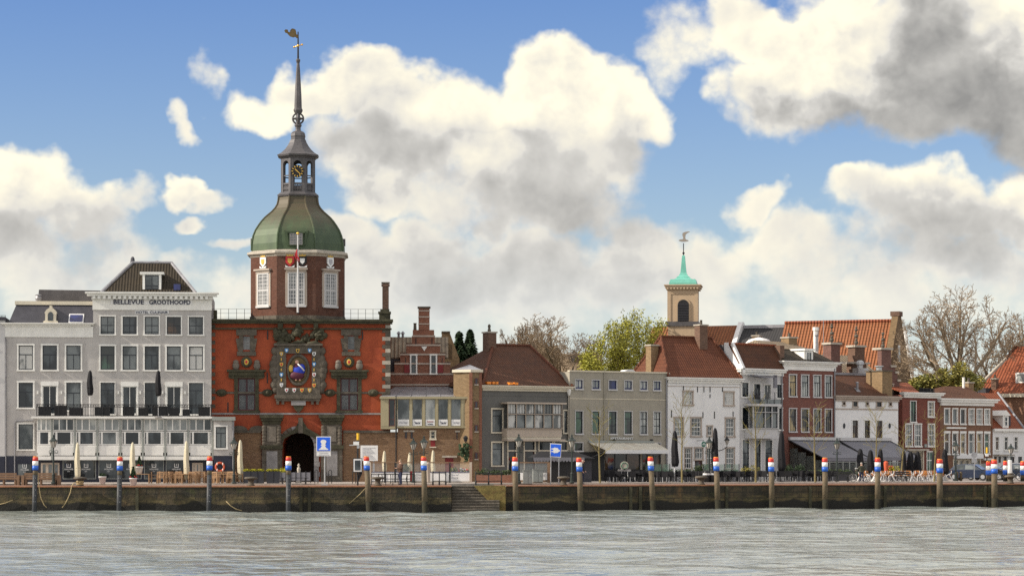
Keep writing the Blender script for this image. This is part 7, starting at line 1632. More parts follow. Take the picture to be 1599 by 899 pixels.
# ================================================================== BENCHES, POTS, PARASOLS, TEAK TERRACE
def bench_proto(L, lab, mw='bench_wood'):
    t = thing('wooden_bench', lab, 'bench', (0,0,0), 0, 'wooden quay benches'); 
    for j in range(3): MB().box(-L/2, L/2, -.05, -.01, .47+j*.17, .61+j*.17).build('back_slat', mw, t)
    MB().box(-L/2, L/2, .0, .5, .40, .46).build('seat', mw, t)
    for s in (-1, 0, 1): MB().box(s*(L/2-.12)-.06, s*(L/2-.12)+.06, -.02, .46, 0, .399).build('leg', 'bench_wood', t)
    for s in (-1, 1): MB().box(s*(L/2+.12)-.11, s*(L/2+.12)+.11, -.08, .55, 0, .78).build('end_block', 'bench_wood', t)
    return t
for p0, p1, lab in ((-20,31,'wooden slatted bench cut by the left edge'),(33,94,'wooden slatted bench right beside the first striped pile')):
    Y = quay_y(50)+2.1; L = (p1-p0)*Y/FP-.5; b_ = bench_proto(L, lab); b_.location = (((p0+p1)/2-CX)*Y/FP, Y, 1.99)
POT = thing('flower_pot', 'x', 'plant pot', (0,0,0), 0, 'white plant pots'); MB().lathe([(.2,0),(.29,.5),(.31,.5),(.31,.57),(.26,.57),(.25,.5)], 0,0,16).build('pot', 'pot_white', POT, True); leafmass(POT, [((0,0,.68),(.26,.26,.14))], 160, .13, 'leaf_dark', 'foliage', 3)
Y = quay_y(160)+2.2; POT.location = base(160,Y); POT['label'] = 'white pot with low greenery, standing alone left of a pile'
P2 = copy_tree(POT); Y = quay_y(208)+1.3; P2.location = (base(208,Y)[0],Y,1.98); P2['label'] = 'white pot with a small cone shrub and red flowers at the quay edge'
P3 = copy_tree(POT)
def cone(par, h, sd):
    rr = random.Random(sd); lv = MB()
    for i in range(420):
        f = rr.random(); a = rr.random()*6.28; r_ = .26*(1-f)*rr.random()**.3+.02; q = Vector((r_*math.cos(a), r_*math.sin(a), .58+h*f)); d = Vector((rr.gauss(0,1),rr.gauss(0,1),rr.gauss(0,1))).normalized()*.07; s = d.orthogonal()*.7; lv.add([q-d,q+s,q+d,q-s],[(0,1,2,3)])
    lv.build('cone_shrub', 'leaf_dark', par, uv=False, fix=False); fb = MB()
    for i in range(14): a = rr.random()*6.28; fb.ball((.27*math.cos(a), .27*math.sin(a), .62+.1*rr.random()), .045, 5, 3)
    fb.build('flowers', 'flower_red', par, uv=False)
cone(P2, .85, 1); cone(P3, .75, 2)
# parasols
def parasol(px, Y, top, bot, lab, m, rmax=.27, zbase=GZ, group=None, n=16, flare=1.0, white_pole=True, baseon=True):
    k = Y/FP; zf = lambda py: HC+(HZ-py)*k-zbase; t = thing('closed_parasol', lab, 'parasol', ((px-CX)*k, Y, zbase), 0, group); zt, zb = zf(top), zf(bot); h = zt-zb
    MB().tube([(0,0,.05),(0,0,zt-.05)], .035, 8).build('pole', 'sign_white' if white_pole else 'iron', t)
    if baseon: MB().lathe([(.32,0),(.32,.07),(.06,.1)], 0,0,14).build('foot', 'stone_grey', t)
    vs = []; prof = [(.10,1.0),(.30,.985),(.55,.93),(.75,.75),(.9,.5),(1.0,.28),(.95*flare,.12),(.72*flare,.0)]; n = 20
    mb = MB()
    for f, z in prof:
        for i in range(n):
            a = 2*math.pi*i/n; r_ = rmax*f*(1+.17*math.cos(a*5+z*2)*min(1,f*1.2)); vs.append((r_*math.cos(a)+.02*math.sin(z*9), r_*math.sin(a), zb+h*z))
    mb.add(vs, [(j*n+i, j*n+(i+1)%n, (j+1)*n+(i+1)%n, (j+1)*n+i) for j in range(len(prof)-1) for i in range(n)]+[tuple(range(n))]+[tuple((len(prof)-1)*n+i for i in range(n-1,-1,-1))]); c = mb.build('canopy', m, t, True)
    MB().ring((0,0,zb+h*.3), rmax*.98, .022, 'z', 16, 4).build('strap', m, c, True)
    return t
for px, dy, top, bot, lab in ((121,4.5,690.5,747,'closed cream parasol, leftmost, behind the roped bollard'),(207,4.5,690,745,'closed cream parasol beside the two cone shrub pots'),(291,5,688,748,'closed cream parasol among the teak tables'),(375,5,686.5,748,'closed cream parasol at the hotel corner by the yellow flowers')): parasol(px, quay_y(px)+dy, top, bot, lab, 'canvas_cream', .21, group='cream parasols')
for px, top, bot, lab in ((600,703.5,737,'small closed pale parasol before the notice board'),(639.5,706,738,'small closed pale parasol behind the man in brown'),(676,702.5,740,'small closed pale parasol right of the pink column')): parasol(px, 214.5, top, bot, lab, 'canvas_cream', .17, group='pale parasols behind the white panels')
for px, top, bot, lab in ((140.5,578,617,'closed black parasol on the hotel terrace, left'),(247,578,618,'closed black parasol on the hotel terrace, right')):
    q = HOT.o.location; zt_ = GZ+vt_hot if False else None
    parasol(px, 215.4, top, bot, lab, 'canvas_black', .24, zbase=HC+(HZ-652)*214.5/FP+.03, group='black parasols on the hotel terrace', baseon=True)
for px, dy, top, bot, w_, lab in ((1053.5,7,672,728,.28,'closed black parasol left of the white house door'),(1116.5,6,667.5,745,.28,'tallest closed black parasol, before the white house'),(1220,8,673,735,.3,'closed black parasol with a white tip at the downpipe of the brick house'),(1343,9,700,736,.3,'closed black parasol above the man with the bicycle'),(1359,10,702,738,.3,'closed black parasol just right of the man with the bicycle'),(1374.5,10,700,738,.26,'closed black parasol behind the pile under the white house awning'),(1410.5,11,703,738,.26,'closed black parasol, first of three by the red brick house'),(1421.5,11,704,738,.3,'closed black parasol, middle of three by the red brick house'),(1432.5,11,704,738,.3,'closed black parasol, last of three by the red brick house'),(1458,12,702,742,.2,'closed black parasol behind the thin tree at the brick corner'),(1475,9,701,740,.3,'closed black parasol right of the pile by the brown brick house')):
    parasol(px, quay_y(px)+dy, top, bot, lab, 'canvas_black', w_, group='black parasols on the quay terraces', flare=1.15)
# teak chairs and tables
CH = thing('teak_chair', 'x', 'chair', (0,0,0)); MB().box(-.25,.25,-.22,.24,.42,.46).build('seat', 'teak', CH, uv=False)
bk = MB(); bk.box(-.25,.25,.2,.24,.84,.92); bk.box(-.25,.25,.2,.24,.5,.55)
for j in range(6): bk.box(-.22+j*.085,-.19+j*.085,.205,.235,.55,.84)
bk.build('backrest', 'teak', CH, uv=False)
for sx_ in (-1,1):
    for sy_, h_ in ((-.2,.64),(.2,.92)): MB().box(sx_*.25-.03, sx_*.25+.03, sy_-.03, sy_+.03, 0, h_).build('leg', 'teak', CH, uv=False)
    MB().box(sx_*.25-.035, sx_*.25+.035, -.24, .22, .64, .67).build('armrest', 'teak', CH, uv=False)
TB = thing('teak_table', 'x', 'table', (0,0,0)); MB().box(-.62,.62,-.4,.4,.71,.75).build('tabletop', 'teak', TB, uv=False)
for sx_ in (-1,1):
    for sy_ in (-1,1): MB().box(sx_*.55-.035, sx_*.55+.035, sy_*.33-.035, sy_*.33+.035, 0, .709).build('leg', 'teak', TB, uv=False)
ti_, ci_ = 0, 0
for px, Y in ((258,206.5),(285,206.0),(309,206.8),(343,206.3),(368,206.6),(270,209.5),(298,209.8),(352,209.4)):
    b_ = base(px,Y); place(TB, ti_, b_, rnd.gauss(0,.06), 'bare teak table on the hotel terrace', 'teak terrace tables'); ti_ += 1
    for dx, dy, rz in ((-.9,-.05,R(90)),(.9,.05,R(-90)),(-.3,-.72,R(180)),(.33,.72,0)):
        if px == 368 and dx > .5: continue
        place(CH, ci_, (b_[0]+dx+rnd.gauss(0,.05), b_[1]+dy, GZ), rz+rnd.gauss(0,.15), 'teak armchair at a hotel terrace table', 'teak terrace chairs'); ci_ += 1
Y = 206.2; sd = thing('plant_stand', 'tall teak side table carrying a white pot with cone shrub', 'table', base(222,Y)); MB().box(-.55,.6,-.3,.3,.70,.75).build('tabletop', 'teak', sd)
for sx_ in (-.5,.55):
    for sy_ in (-.25,.25): MB().box(sx_-.03,sx_+.03,sy_-.03,sy_+.03,0,.7).build('leg', 'teak', sd, uv=False)
P3.location = (base(217.5,Y)[0], Y, GZ+.751); P3['label'] = 'white pot with cone shrub raised on a teak side table'
# dark flower boxes
FB = thing('flower_box', 'x', 'planter', (0,0,0), 0, 'dark flower boxes'); MB().prism([(-.24,0),(.24,0),(.28,.95),(-.28,.95)], -.26, .26).build('box', 'pot_dark', FB); leafmass(FB, [((0,0,1.02),(.3,.26,.12))], 260, .12, 'leaf_yellow', 'flowers', 8)
for i, px in enumerate((385.5,396.5,407,421.5,431.5)): 
    Y = quay_y(px)+4.5; place(FB, i, base(px,Y), rnd.gauss(0,.05), ['tall dark box of yellow flowers, first beside the cream parasol','tall dark box of yellow flowers, second from the cream parasol','tall dark box of yellow flowers, left of the gap','tall dark box of yellow flowers, right of the gap','tall dark box of yellow flowers, last one nearest the archway'][i])
# ================================================================== GATE FORECOURT
def low_bench(px0, px1, dy, lab, back=True, group='black park benches'):
    pc = (px0+px1)/2; Y = quay_y(pc)+dy; L = (px1-px0)*Y/FP; t = thing('park_bench', lab, 'bench', base(pc,Y), 0, group)
    MB().box(-L/2, L/2, -.02, .42, .42, .46).build('seat', 'iron', t, uv=False)
    if back:
        for j in range(2): MB().box(-L/2, L/2, -.08, -.04, .55+.17*j, .68+.17*j).build('back_slat', 'iron', t, uv=False)
    for x in (-L/2+.25, L/2-.25): MB().box(x-.05, x+.05, -.06, .4, 0, .42 if not back else .43).build('leg', 'iron', t, uv=False)
    return t
low_bench(436, 482, 2.6, 'low black bench before the gate archway', False); low_bench(1302, 1329, 5, 'black park bench left of the man with the bicycle'); low_bench(1393, 1420, 7, 'black park bench among the rattan chairs')
pg = Vector(base(458, 208)); fnc = thing('low_fence', 'low dark mesh fence with posts before the gate archway', 'fence', pg); L = 54*208/FP
MB().box(-L/2, L/2, -.02, .02, .2, .85).build('panel', 'canvas_grey', fnc, uv=False)
for j in range(8): MB().box(-L/2+L*j/7-.025, -L/2+L*j/7+.025, -.04, .04, 0, .95).build('post', 'iron', fnc, uv=False)
HP = tag(MB().tube([(-.12,0,0),(-.12,0,.95),(-.06,0,1.05),(.06,0,1.05),(.12,0,.95),(.12,0,0)], .03, 6).build('bicycle_hoop', 'iron', None, True, uv=False), 'x', 'bicycle stand', 'slim bicycle hoops')
for i, (px, lab) in enumerate(((494,'slim iron hoop left of the bollard sign post'),(515.5,'slim iron hoop right of the bollard sign post'),(553,'slim iron hoop beside the gauge pole'))): place(HP, i, base(px, quay_y(px)+4), 0, lab)
fo_ = thing('fountain_figure', 'small pale stone figure on a plinth in front of the dark archway', 'statue', base(466.5, 209)); MB().box(-.2,.2,-.2,.2,0,.55).build('plinth', 'stone_grey', fo_); MB().lathe([(.16,.55),(.2,.62),(.11,.9),(.15,1.05),(.13,1.2),(.05,1.3),(.11,1.42),(.02,1.55)], 0,0,10).build('figure', 'stone_light', fo_, True)
bs_ = thing('round_shrub', 'rounded shrub against the left pier of the archway', 'shrub', base(444, 213)); MB().tube([(0,0,0),(0,0,.8)], .05, 5).build('stem', 'bark', bs_, uv=False); leafmass(bs_, [((0,0,.8),(.45,.4,.5))], 380, .14, 'leaf_yellow', 'foliage', 4)

# ================================================================== TERRACE WITH WHITE LETTERED PANELS
YT = 211.5; k = YT/FP; X = lambda px: (px-CX)*k; ZT = lambda py: HC+(HZ-py)*k-GZ
t = thing('terrace_screen', 'long white lettered terrace parapet under a wooden top rail with posts', 'fence', (0,YT,GZ))
for a, c in ((580,640),(648,666.5),(671,736)): 
    p_ = MB().box(X(a), X(c), -.05, .05, .12, ZT(737)).build('panel', 'stucco_white', t); MB().box(X(a), X(c), -.08, .08, ZT(737)+.002, ZT(736)).build('panel_cap', 'frame_blue', p_)
    MB().box(X(a), X(c), -.07, .07, 0, .119).build('panel_foot', 'stone_light', p_)
MB().box(X(577), X(738), -.06, .06, ZT(722.6), ZT(720.8)).build('top_rail', 'bench_wood', t)
for px in (577.5, 735): MB().box(X(px)-.1, X(px)+.1, -.1, .1, 0, ZT(721)).build('post', 'beige_paint', t)
for px in (601, 617, 702.5): MB().box(X(px)-.06, X(px)+.06, -.09, -.0, 0, ZT(722)).build('post', 'iron', t)
MB().box(X(640.5), X(647.5), -.03, .03, .1, ZT(735)).build('gate', 'shutter_red', t)
for s, a, c, y0, y1 in (("'Texas bar'",703.5,716,742.2,739.6),("WELKOM",704.5,715,746.6,744.3),("Texas",584,592,742,739.8),("BAR",584,591,746,744),("Texas",650,659.5,742,739.8),("& grill",652,659,746.5,744.5)): text(s, 'letter_grey', t, 'lettering', X(a), X(c), ZT(y0), ZT(y1), -.052, .006)
gs = MB(); [gs.add([(X(a),-.01,ZT(736)),(X(c),-.01,ZT(736)),(X(c),-.01,ZT(722.7)),(X(a),-.01,ZT(722.7))], [(0,1,2,3)]) for a, c in ((578.5,601),(617.5,661),(671,702),(703,734))]
m, nt, b = new_mat('clear_glass'); b.inputs['Base Color'].default_value = (.9,.95,.95,1); b.inputs['Roughness'].default_value = .02; b.inputs['Alpha'].default_value = .12; b.inputs['Specular IOR Level'].default_value = .6
gs.build('glass_pane', 'clear_glass', t, uv=False)
tag(MB().lathe([(.2,0),(.17,.12),(.16,1.45),(.2,1.5),(.2,1.6),(.05,1.64)], 0,0,14).build('pink_column', 'stone_band', None, True), 'short pink stone column behind the second wooden pile', 'column').location = (X(668.5)*211/211.5, 211, GZ)
fp_ = thing('terrace_plants', 'mixed flowering plants behind the right white panel', 'plants', (X(718), 212.4, GZ)); MB().box(-.9,.9,-.2,.2,0,.75).build('trough', 'bench_wood', fp_); leafmass(fp_, [((-.5,0,.95),(.35,.25,.3)),((.1,0,.9),(.45,.25,.25)),((.6,0,.85),(.4,.25,.2))], 420, .16, 'leaf_hedge', 'foliage', 6)
fl_ = MB(); [fl_.ball((rnd.uniform(-.8,.8),-.25,rnd.uniform(.85,1.15)), rnd.uniform(.04,.09), 6, 4, rnd.randrange(3)) for _ in range(26)]; fl_.build('flowers', ['leaf_yellow','letter_white','flower_red'], fp_, uv=False)
sb_ = thing('round_shrub', 'dark round shrub behind the man in brown', 'shrub', (X(632.5), 212.5, GZ)); MB().tube([(0,0,0),(0,0,.8)], .05, 5).build('stem', 'bark', sb_, uv=False); leafmass(sb_, [((0,0,.95),(.45,.4,.6))], 520, .13, 'leaf_dark', 'foliage', 14)
# black tubular railings
def railing(px0, px1, dy, top, lab, posts, mid=True, finial=False):
    a = quay_pt(px0, dy); c = quay_pt(px1, dy); L = (c-a).length; th = math.atan2(c.y-a.y, c.x-a.x); z0 = GZ if dy > 2.8 else 1.99; H = HC+(HZ-top)*a.y/FP-z0
    t = thing('iron_railing', lab, 'railing', (a.x, a.y, z0), th, 'black iron railings')
    for j in range(posts+1):
        x = L*j/posts; MB().lathe([(.07,0),(.07,.3),(.045,.35),(.04,H),(.06,H+.02),(.03,H+.1)] if finial else [(.03,0),(.03,H)], x, 0, 8).build('post', 'iron', t, uv=False)
    rb_ = MB(); rb_.tube([(0,0,H-.04),(L,0,H-.04)], .032, 6)
    rb_.build('top_rail', 'iron', t, uv=False)
    if mid: MB().tube([(0,0,H*.32),(L,0,H*.32)], .032, 6).build('lower_rail', 'iron', t, uv=False)
    return t
railing(580, 647, 2.0, 739, 'black railing with thin posts before the man in brown', 6); railing(676, 696, 1.6, 737, 'short black railing left of the landing steps', 2, True, True); railing(743, 783, 1.6, 738, 'short black railing right of the landing steps', 2, True, True)
ta = MB().box(-1.2,1.2,-.03,.03,.68,.72); t = thing('cafe_table', 'long black table with an ornate iron frame by the railing', 'table', base(616, 206)); ta.build('tabletop', 'iron', t, uv=False); MB().box(-1.25,1.25,-.25,.25,.32,.38).build('shelf', 'iron', t, uv=False)
for x in (-1.0,-.3,.3,1.0): MB().tube([(x,0,0),(x-.08*x,0,.35),(x,0,.7)], .035, 6).build('leg', 'iron', t, uv=False)
# brick planter and wood framed wind screens
YB = 210.5; k = YB/FP
pl_ = thing('brick_planter', 'low red brick planter wall with greenery before the dark grey house', 'planter', ((771-CX)*k, YB, GZ)); L = 58*k; MB().box(-L/2, L/2, 0, .6, 0, .62).build('wall', 'brick_gable', pl_); leafmass(pl_, [((-.9,.3,.85),(.7,.3,.32)),((.2,.3,.8),(.7,.3,.25)),((1.0,.3,.8),(.5,.3,.25))], 560, .15, 'leaf_hedge', 'foliage', 9)
ws = thing('wind_screen', 'wood framed glass wind screen with white lower panel behind the grey cabinets', 'screen', ((828-CX)*k, YB, GZ)); a, c = -27*k, 29*k
MB().box(a, c, -.05, .05, HC+(HZ-722.6)*k-GZ, HC+(HZ-720.8)*k-GZ).build('top_rail', 'bench_wood', ws)
for x in (a, c): MB().box(x-.12, x+.12, -.07, .07, 0, HC+(HZ-721)*k-GZ).build('post', 'bench_wood', ws)
MB().box(a+.13, c-.13, -.03, .03, .22, .8).build('panel', 'stucco_white', ws); MB().box(a+.13, c-.13, -.025, .025, .05, .219).build('panel_foot', 'bench_wood', ws); MB().add([(a+.13,0,.81),(c-.13,0,.81),(c-.13,0,1.55),(a+.13,0,1.55)], [(0,1,2,3)]).build('glass_pane', 'clear_glass', ws, uv=False)
for nm, p0, p1, y0, y1, dy, lab in (('electric_cabinet',817.5,831.5,733,755,2.0,'taller grey electricity cabinet beside the wooden pile'),('electric_cabinet',832.5,848,731.5,745,5.0,'wider grey electricity cabinet just behind the taller one')):
    Y = quay_y(825)+dy; kk = Y/FP; w_ = (p1-p0)*kk; z0 = GZ if dy > 2.8 else 1.99; H = HC+(HZ-y0)*kk-z0; t = thing(nm, lab, 'cabinet', (((p0+p1)/2-CX)*kk, Y, z0), .1); MB().box(-w_/2, w_/2, 0, .5, .08, H-.05).build('body', 'cabinet', t); MB().box(-w_/2-.03, w_/2+.03, -.04, .54, H-.049, H).build('lid', 'cabinet', t); MB().box(-w_/2+.02, w_/2-.02, .02, .48, 0, .079).build('plinth', 'stone_dark', t); MB().box(-.006, .006, -.006, .0, .1, H-.08).build('door_gap', 'iron', t, uv=False); MB().box(w_*.1, w_*.1+.04, -.03, 0, H*.5, H*.5+.14).build('handle', 'steel', t, uv=False)
# dark market stall
YK = 213.5; k = YK/FP; ks = thing('market_stall', 'closed black market stall with a scalloped awning behind the plug sign', 'stall', ((893-CX)*k, YK, GZ), .12); L = 64*k; H = HC+(HZ-716)*k-GZ
MB().box(-L/2, L/2-1.0, 0, 2.6, 0, H).build('shutter_wall', 'black_paint', ks); MB().box(L/2-1.0+.003, L/2, .3, 2.6, 0, H-.1).build('side_panel', 'slate', ks); zr = HC+(HZ-704)*k-GZ
rf = MB(); rf.add([(-L/2-1.6,-.9,H+.12),(L/2+.2,-.3,H+.05),(L/2+.2,2.9,H+.05),(-L/2-1.6,2.9,H+.12),(-L/2-.8,1.0,zr),(L/2-1.4,1.0,zr)], [(0,1,5,4),(1,2,5),(2,3,4,5),(3,0,4)]); rf.build('roof', 'canvas_black', ks)
vl_ = MB(); n = 16; Lx = 2.6
for i in range(n):
    x0 = -L/2-1.6+i*.26; vl_.prism([(x0,H+.12),(x0+.26,H+.12),(x0+.26,H-.1),(x0+.2,H-.2),(x0+.13,H-.24),(x0+.06,H-.2),(x0,H-.1)], -.93, -.905)
vl_.build('scalloped_valance', 'canvas_grey', ks, uv=False); MB().box(-L/2-1.5,-L/2-1.42,-.8,-.72,0,H).build('post', 'iron', ks, uv=False)
for x in (-.4,.6): MB().box(x-.015,x+.015,-.02,.0,.05,H-.1).build('panel_gap', 'slate', ks, uv=False)

# ================================================================== DARK TERRACES
DC = thing('dark_chair', 'x', 'chair', (0,0,0)); MB().box(-.24,.24,-.22,.22,.42,.47).build('seat', 'canvas_black', DC, uv=False); MB().box(-.24,.24,.18,.23,.47,.9).build('backrest', 'canvas_black', DC, uv=False)
for sx_ in (-1,1):
    for sy_ in (-1,1): MB().box(sx_*.22-.025, sx_*.22+.025, sy_*.19-.025, sy_*.19+.025, 0, .42).build('leg', 'sign_grey' if sx_*sy_ > 0 else 'iron', DC, uv=False)
    MB().box(sx_*.25-.03, sx_*.25+.03, -.22, .2, .64, .68).build('armrest', 'canvas_black', DC, uv=False)
DT = thing('dark_table', 'x', 'table', (0,0,0)); MB().lathe([(.42,.72),(.42,.75)],0,0,14).build('tabletop', 'iron', DT, uv=False); MB().lathe([(.26,0),(.26,.03),(.04,.06),(.04,.72)],0,0,8).build('pedestal', 'iron', DT, uv=False)
RC = thing('rattan_chair', 'x', 'chair', (0,0,0)); MB().box(-.23,.23,-.22,.2,.43,.46).build('seat', 'rattan', RC, uv=False); MB().prism([(-.24,.5),(.24,.5),(.24,.84),(.15,.9),(-.15,.9),(-.24,.84)], .18, .22).build('backrest', 'rattan', RC, uv=False)
for sx_ in (-1,1):
    MB().tube([(sx_*.27,-.3,0),(sx_*.25,-.2,.45),(sx_*.26,.2,.66),(sx_*.24,.22,.88)], .028, 6).build('leg', 'alu', RC, uv=False); MB().tube([(sx_*.24,.34,0),(sx_*.25,.0,.62)], .028, 6).build('leg', 'alu', RC, uv=False)
MT = thing('metal_table', 'x', 'table', (0,0,0)); MB().box(-.36,.36,-.36,.36,.71,.74).build('tabletop', 'alu', MT, uv=False); MB().lathe([(.25,0),(.25,.03),(.035,.06),(.035,.71)],0,0,8).build('pedestal', 'alu', MT, uv=False)
di = [0,0,0,0]
def terrace(px0, px1, dy0, dy1, n, chair, table, ci, ti, cl, tl, cg, tg):
    for j in range(n):
        px = px0+(px1-px0)*(j+.5)/n+rnd.gauss(0,1.0); Y = quay_y(px)+rnd.uniform(dy0, dy1); b_ = base(px,Y)
        place(table, di[ti], b_, rnd.random(), tl, tg); di[ti] += 1
        for a in (0.3, 1.9, 3.5, 5.1):
            a += rnd.gauss(0,.2); place(chair, di[ci], (b_[0]+.68*math.sin(a), b_[1]+.68*math.cos(a), GZ), -a, cl, cg); di[ci] += 1
terrace(1008, 1165, 6, 10.5, 11, DC, DT, 0, 1, 'black armchair on the dark terrace before the taupe, white and brick houses', 'round black table on the dark terrace before the houses', 'black terrace chairs', 'black terrace tables')
terrace(1165, 1298, 6.5, 11, 9, DC, DT, 0, 1, 'black armchair on the dark terrace before the taupe, white and brick houses', 'round black table on the dark terrace before the houses', 'black terrace chairs', 'black terrace tables')
terrace(955, 1008, 8, 11, 4, DC, DT, 0, 1, 'black armchair on the dark terrace before the taupe, white and brick houses', 'round black table on the dark terrace before the houses', 'black terrace chairs', 'black terrace tables')
terrace(1352, 1475, 6, 11, 11, RC, MT, 2, 3, 'orange rattan chair with bright metal legs on the right terrace', 'small bright metal table among the rattan chairs', 'rattan terrace chairs', 'metal terrace tables')
def hedge(px0, px1, Y, h, lab, m='leaf_dark', n=700, sd=1, group=None, box=True):
    kk = Y/FP; L = (px1-px0)*kk; t = thing('planter_hedge', lab, 'hedge', (((px0+px1)/2-CX)*kk, Y, GZ), 0, 'hedges round the terraces')
    MB().box(-L/2, L/2, -.22, .22, 0, .5).build('planter_box', 'pot_dark', t, uv=False); N_ = max(2, int(L/.7)); leafmass(t, [((-L/2+L*(i+.5)/N_, 0, .5+(h-.5)*.5), (.5, .28, (h-.45)*.6*rnd.uniform(.75,1.15))) for i in range(N_)], n, .15, m, 'foliage', sd); return t
hedge(1012, 1082, 222.5, 1.05, 'clipped dark hedge in planters before the taupe and white houses', sd=2); hedge(1083, 1104, 223, 1.35, 'bushy green hedge at the white house door', 'leaf_hedge', 420, 3); hedge(1108, 1155, 224, .95, 'clipped dark hedge before the right windows of the white house', sd=4); hedge(1158, 1184, 225, 1.25, 'brownish hedge before the pale grey house', 'leaf_ivy', 480, 5); hedge(1222, 1258, 226.5, 1.45, 'dark tall hedge at the left foot of the grey awning', sd=6); hedge(1260, 1330, 227, .95, 'dark low hedge along the front of the first grey awning', 'leaf_hedge', 900, 7); hedge(1336, 1366, 229, 1.0, 'low green hedge along the second grey awning', 'leaf_hedge', 420, 8); hedge(1384, 1404, 229, 1.3, 'orange flowering hedge at the end of the second awning', 'leaf_yellow', 300, 9)
def gscreen(px0, px1, Y, n, lab):
    kk = Y/FP; L = (px1-px0)*kk; t = thing('glass_screen', lab, 'screen', (((px0+px1)/2-CX)*kk, Y, GZ), 0, 'glass wind screens')
    for j in range(n+1): MB().box(-L/2+L*j/n-.03, -L/2+L*j/n+.03, -.03, .03, 0, 1.5).build('post', 'iron', t, uv=False)
    for j in range(n): MB().box(-L/2+L*j/n+.05, -L/2+L*(j+1)/n-.05, -.008, .008, .5, 1.45).build('pane', 'green_pane', t, uv=False)
m, nt, b = new_mat('green_pane'); b.inputs['Base Color'].default_value = (.12,.22,.17,1); b.inputs['Roughness'].default_value = .05; b.inputs['Alpha'].default_value = .28; b.inputs['Specular IOR Level'].default_value = .7
gscreen(1098, 1154, 222.2, 5, 'greenish glass wind screen before the white house'); gscreen(1008, 1046, 221, 3, 'greenish glass wind screen at the end of the cream awning')
BN = thing('litter_bin', 'x', 'bin', (0,0,0), 0, 'black and white litter bins'); MB().lathe([(.26,0),(.28,.75),(.3,.78),(.12,.98),(.02,1.0)],0,0,12).build('body', 'black_paint', BN, True)
bd = BN; MB().lathe([(.283,.6),(.285,.74)],0,0,12).build('white_band', 'sign_white', BN)
for i, (px, lab) in enumerate(((1103,'black bin with a white band left of the lamp post'),(1112.5,'black bin with a white band right of the lamp post'))): place(BN, i, base(px, quay_y(px)+4.6), 0, lab)
tv = thing('menu_stand', 'round pale menu sign on an easel under the cream awning', 'sign', base(975, 217)); MB().lathe([(.36,-.03),(.36,.03)],0,0,18).xf(Matrix.Translation((0,0,1.35)) @ Matrix.Rotation(R(90),4,'X')).build('disc', 'stone_light', tv); MB().ring((0,-.04,1.35), .25, .03, 'y', 16, 4).build('emblem', 'sign_green', tv)
for x in (-.35,.35): MB().tube([(x,0,0),(x*.6,0,1.1)], .03, 6).build('leg', 'alu', tv, uv=False)
MB().box(-.55,.55,-.03,.03,.85,1.05).build('board', 'stone_grey', tv, uv=False)

# ================================================================== GREY AWNINGS WITH GLAZED TERRACES
def pavilion(F, pxa, pxb, pyw, pyf, ao, name, lab, m='canvas_grey'):
    t = thing(name, lab, 'awning', F.o.location, F.th); g = lambda *a: a
    zt = F.w(pyw, pxa); ua, ub = F.u(pxa), F.u(pxb); zf = F.w(pyf, (pxa+pxb)/2+30, ao); P = [(ua,ao,zf),(ub,ao,zf),(ub,-.06,zt),(ua,-.06,zt)]
    s = slope(F, P, m, 'canopy', .05, t); MB().box(ua-.05, ub+.05, -.3, -.04, zt+.02, zt+.3).build('awning_case', 'stucco_pale', t, uv=False)
    MB().box(ua, ub, ao-.05, ao+.03, zf-.3, zf-.051).build('valance', m, s, uv=False)
    for u_ in (ua, ub): MB().tube([(u_,ao,zf-.0),(u_,-.06,zt+.0)], .06, 6).build('awning_arm', 'iron', s, uv=False)
    n = 7; L = ub-ua
    for i in range(n+1): MB().box(ua+L*i/n-.05, ua+L*i/n+.05, ao-.02, ao+.08, 0, zf-.06).build('post', 'grey_paint', t, uv=False)
    for i in range(n):
        a, c = ua+L*i/n+.06, ua+L*(i+1)/n-.06; MB().box(a, c, ao+.02, ao+.04, .8, zf-.5).build('pane', 'glass_dim', t, uv=False); MB().box(a, c, ao+.0, ao+.06, 1.55, 1.62).build('glazing_bar', 'grey_paint', t, uv=False); MB().box(a, c, ao+.01, ao+.05, .05, .8).build('lower_panel', 'black_paint', t, uv=False)
    for i in range(4): MB().box(ua+.02, ua+.04, ao+.1+(-ao-.2)*i/4, ao+.1+(-ao-.2)*(i+1)/4-.08, .8, zf-.2+(zt-zf)*i/4.5).build('side_pane', 'glass_dim', t, uv=False)
    MB().box(ua+.1, ub-.1, -.5, -.1, 0, zt-.3).build('dark_interior', 'door_brown', t, uv=False)
    ppl = MB()
    return t
m, nt, b = new_mat('glass_dim'); b.inputs['Base Color'].default_value = (.12,.13,.12,1); b.inputs['Roughness'].default_value = .04; b.inputs['Alpha'].default_value = .45; b.inputs['Specular IOR Level'].default_value = .6
pavilion(MH, 1231, 1303, 687, 714.5, -4.3, 'terrace_awning', 'grey sloping awning over the glazed terrace of the mansard brick house'); pavilion(LW, 1310, 1389, 688, 713.5, -3.9, 'terrace_awning', 'grey sloping awning over the glazed terrace of the low white house')
hw_ = hedge  # (hedges stand before the awnings)
pp = thing('parcel_pillar', 'small red and white pillar behind the rattan chairs', 'post', base(1383.5, 229)); MB().lathe([(.2,0),(.2,.8)],0,0,10).build('white_part', 'sign_white', pp); MB().lathe([(.2,.801),(.2,1.6),(.1,1.7)],0,0,10).build('red_part', 'buoy_red', pp)
tag(MB().lathe([(.28,.7),(.34,.95),(.3,1.2),(.1,1.32)],0,0,12).lathe([(.1,0),(.1,.72)],0,0,8).build('red_ball_lamp', 'cap_red', None, True), 'round red orange planter ball right of the red and white pillar', 'planter').location = base(1391, 229.5)

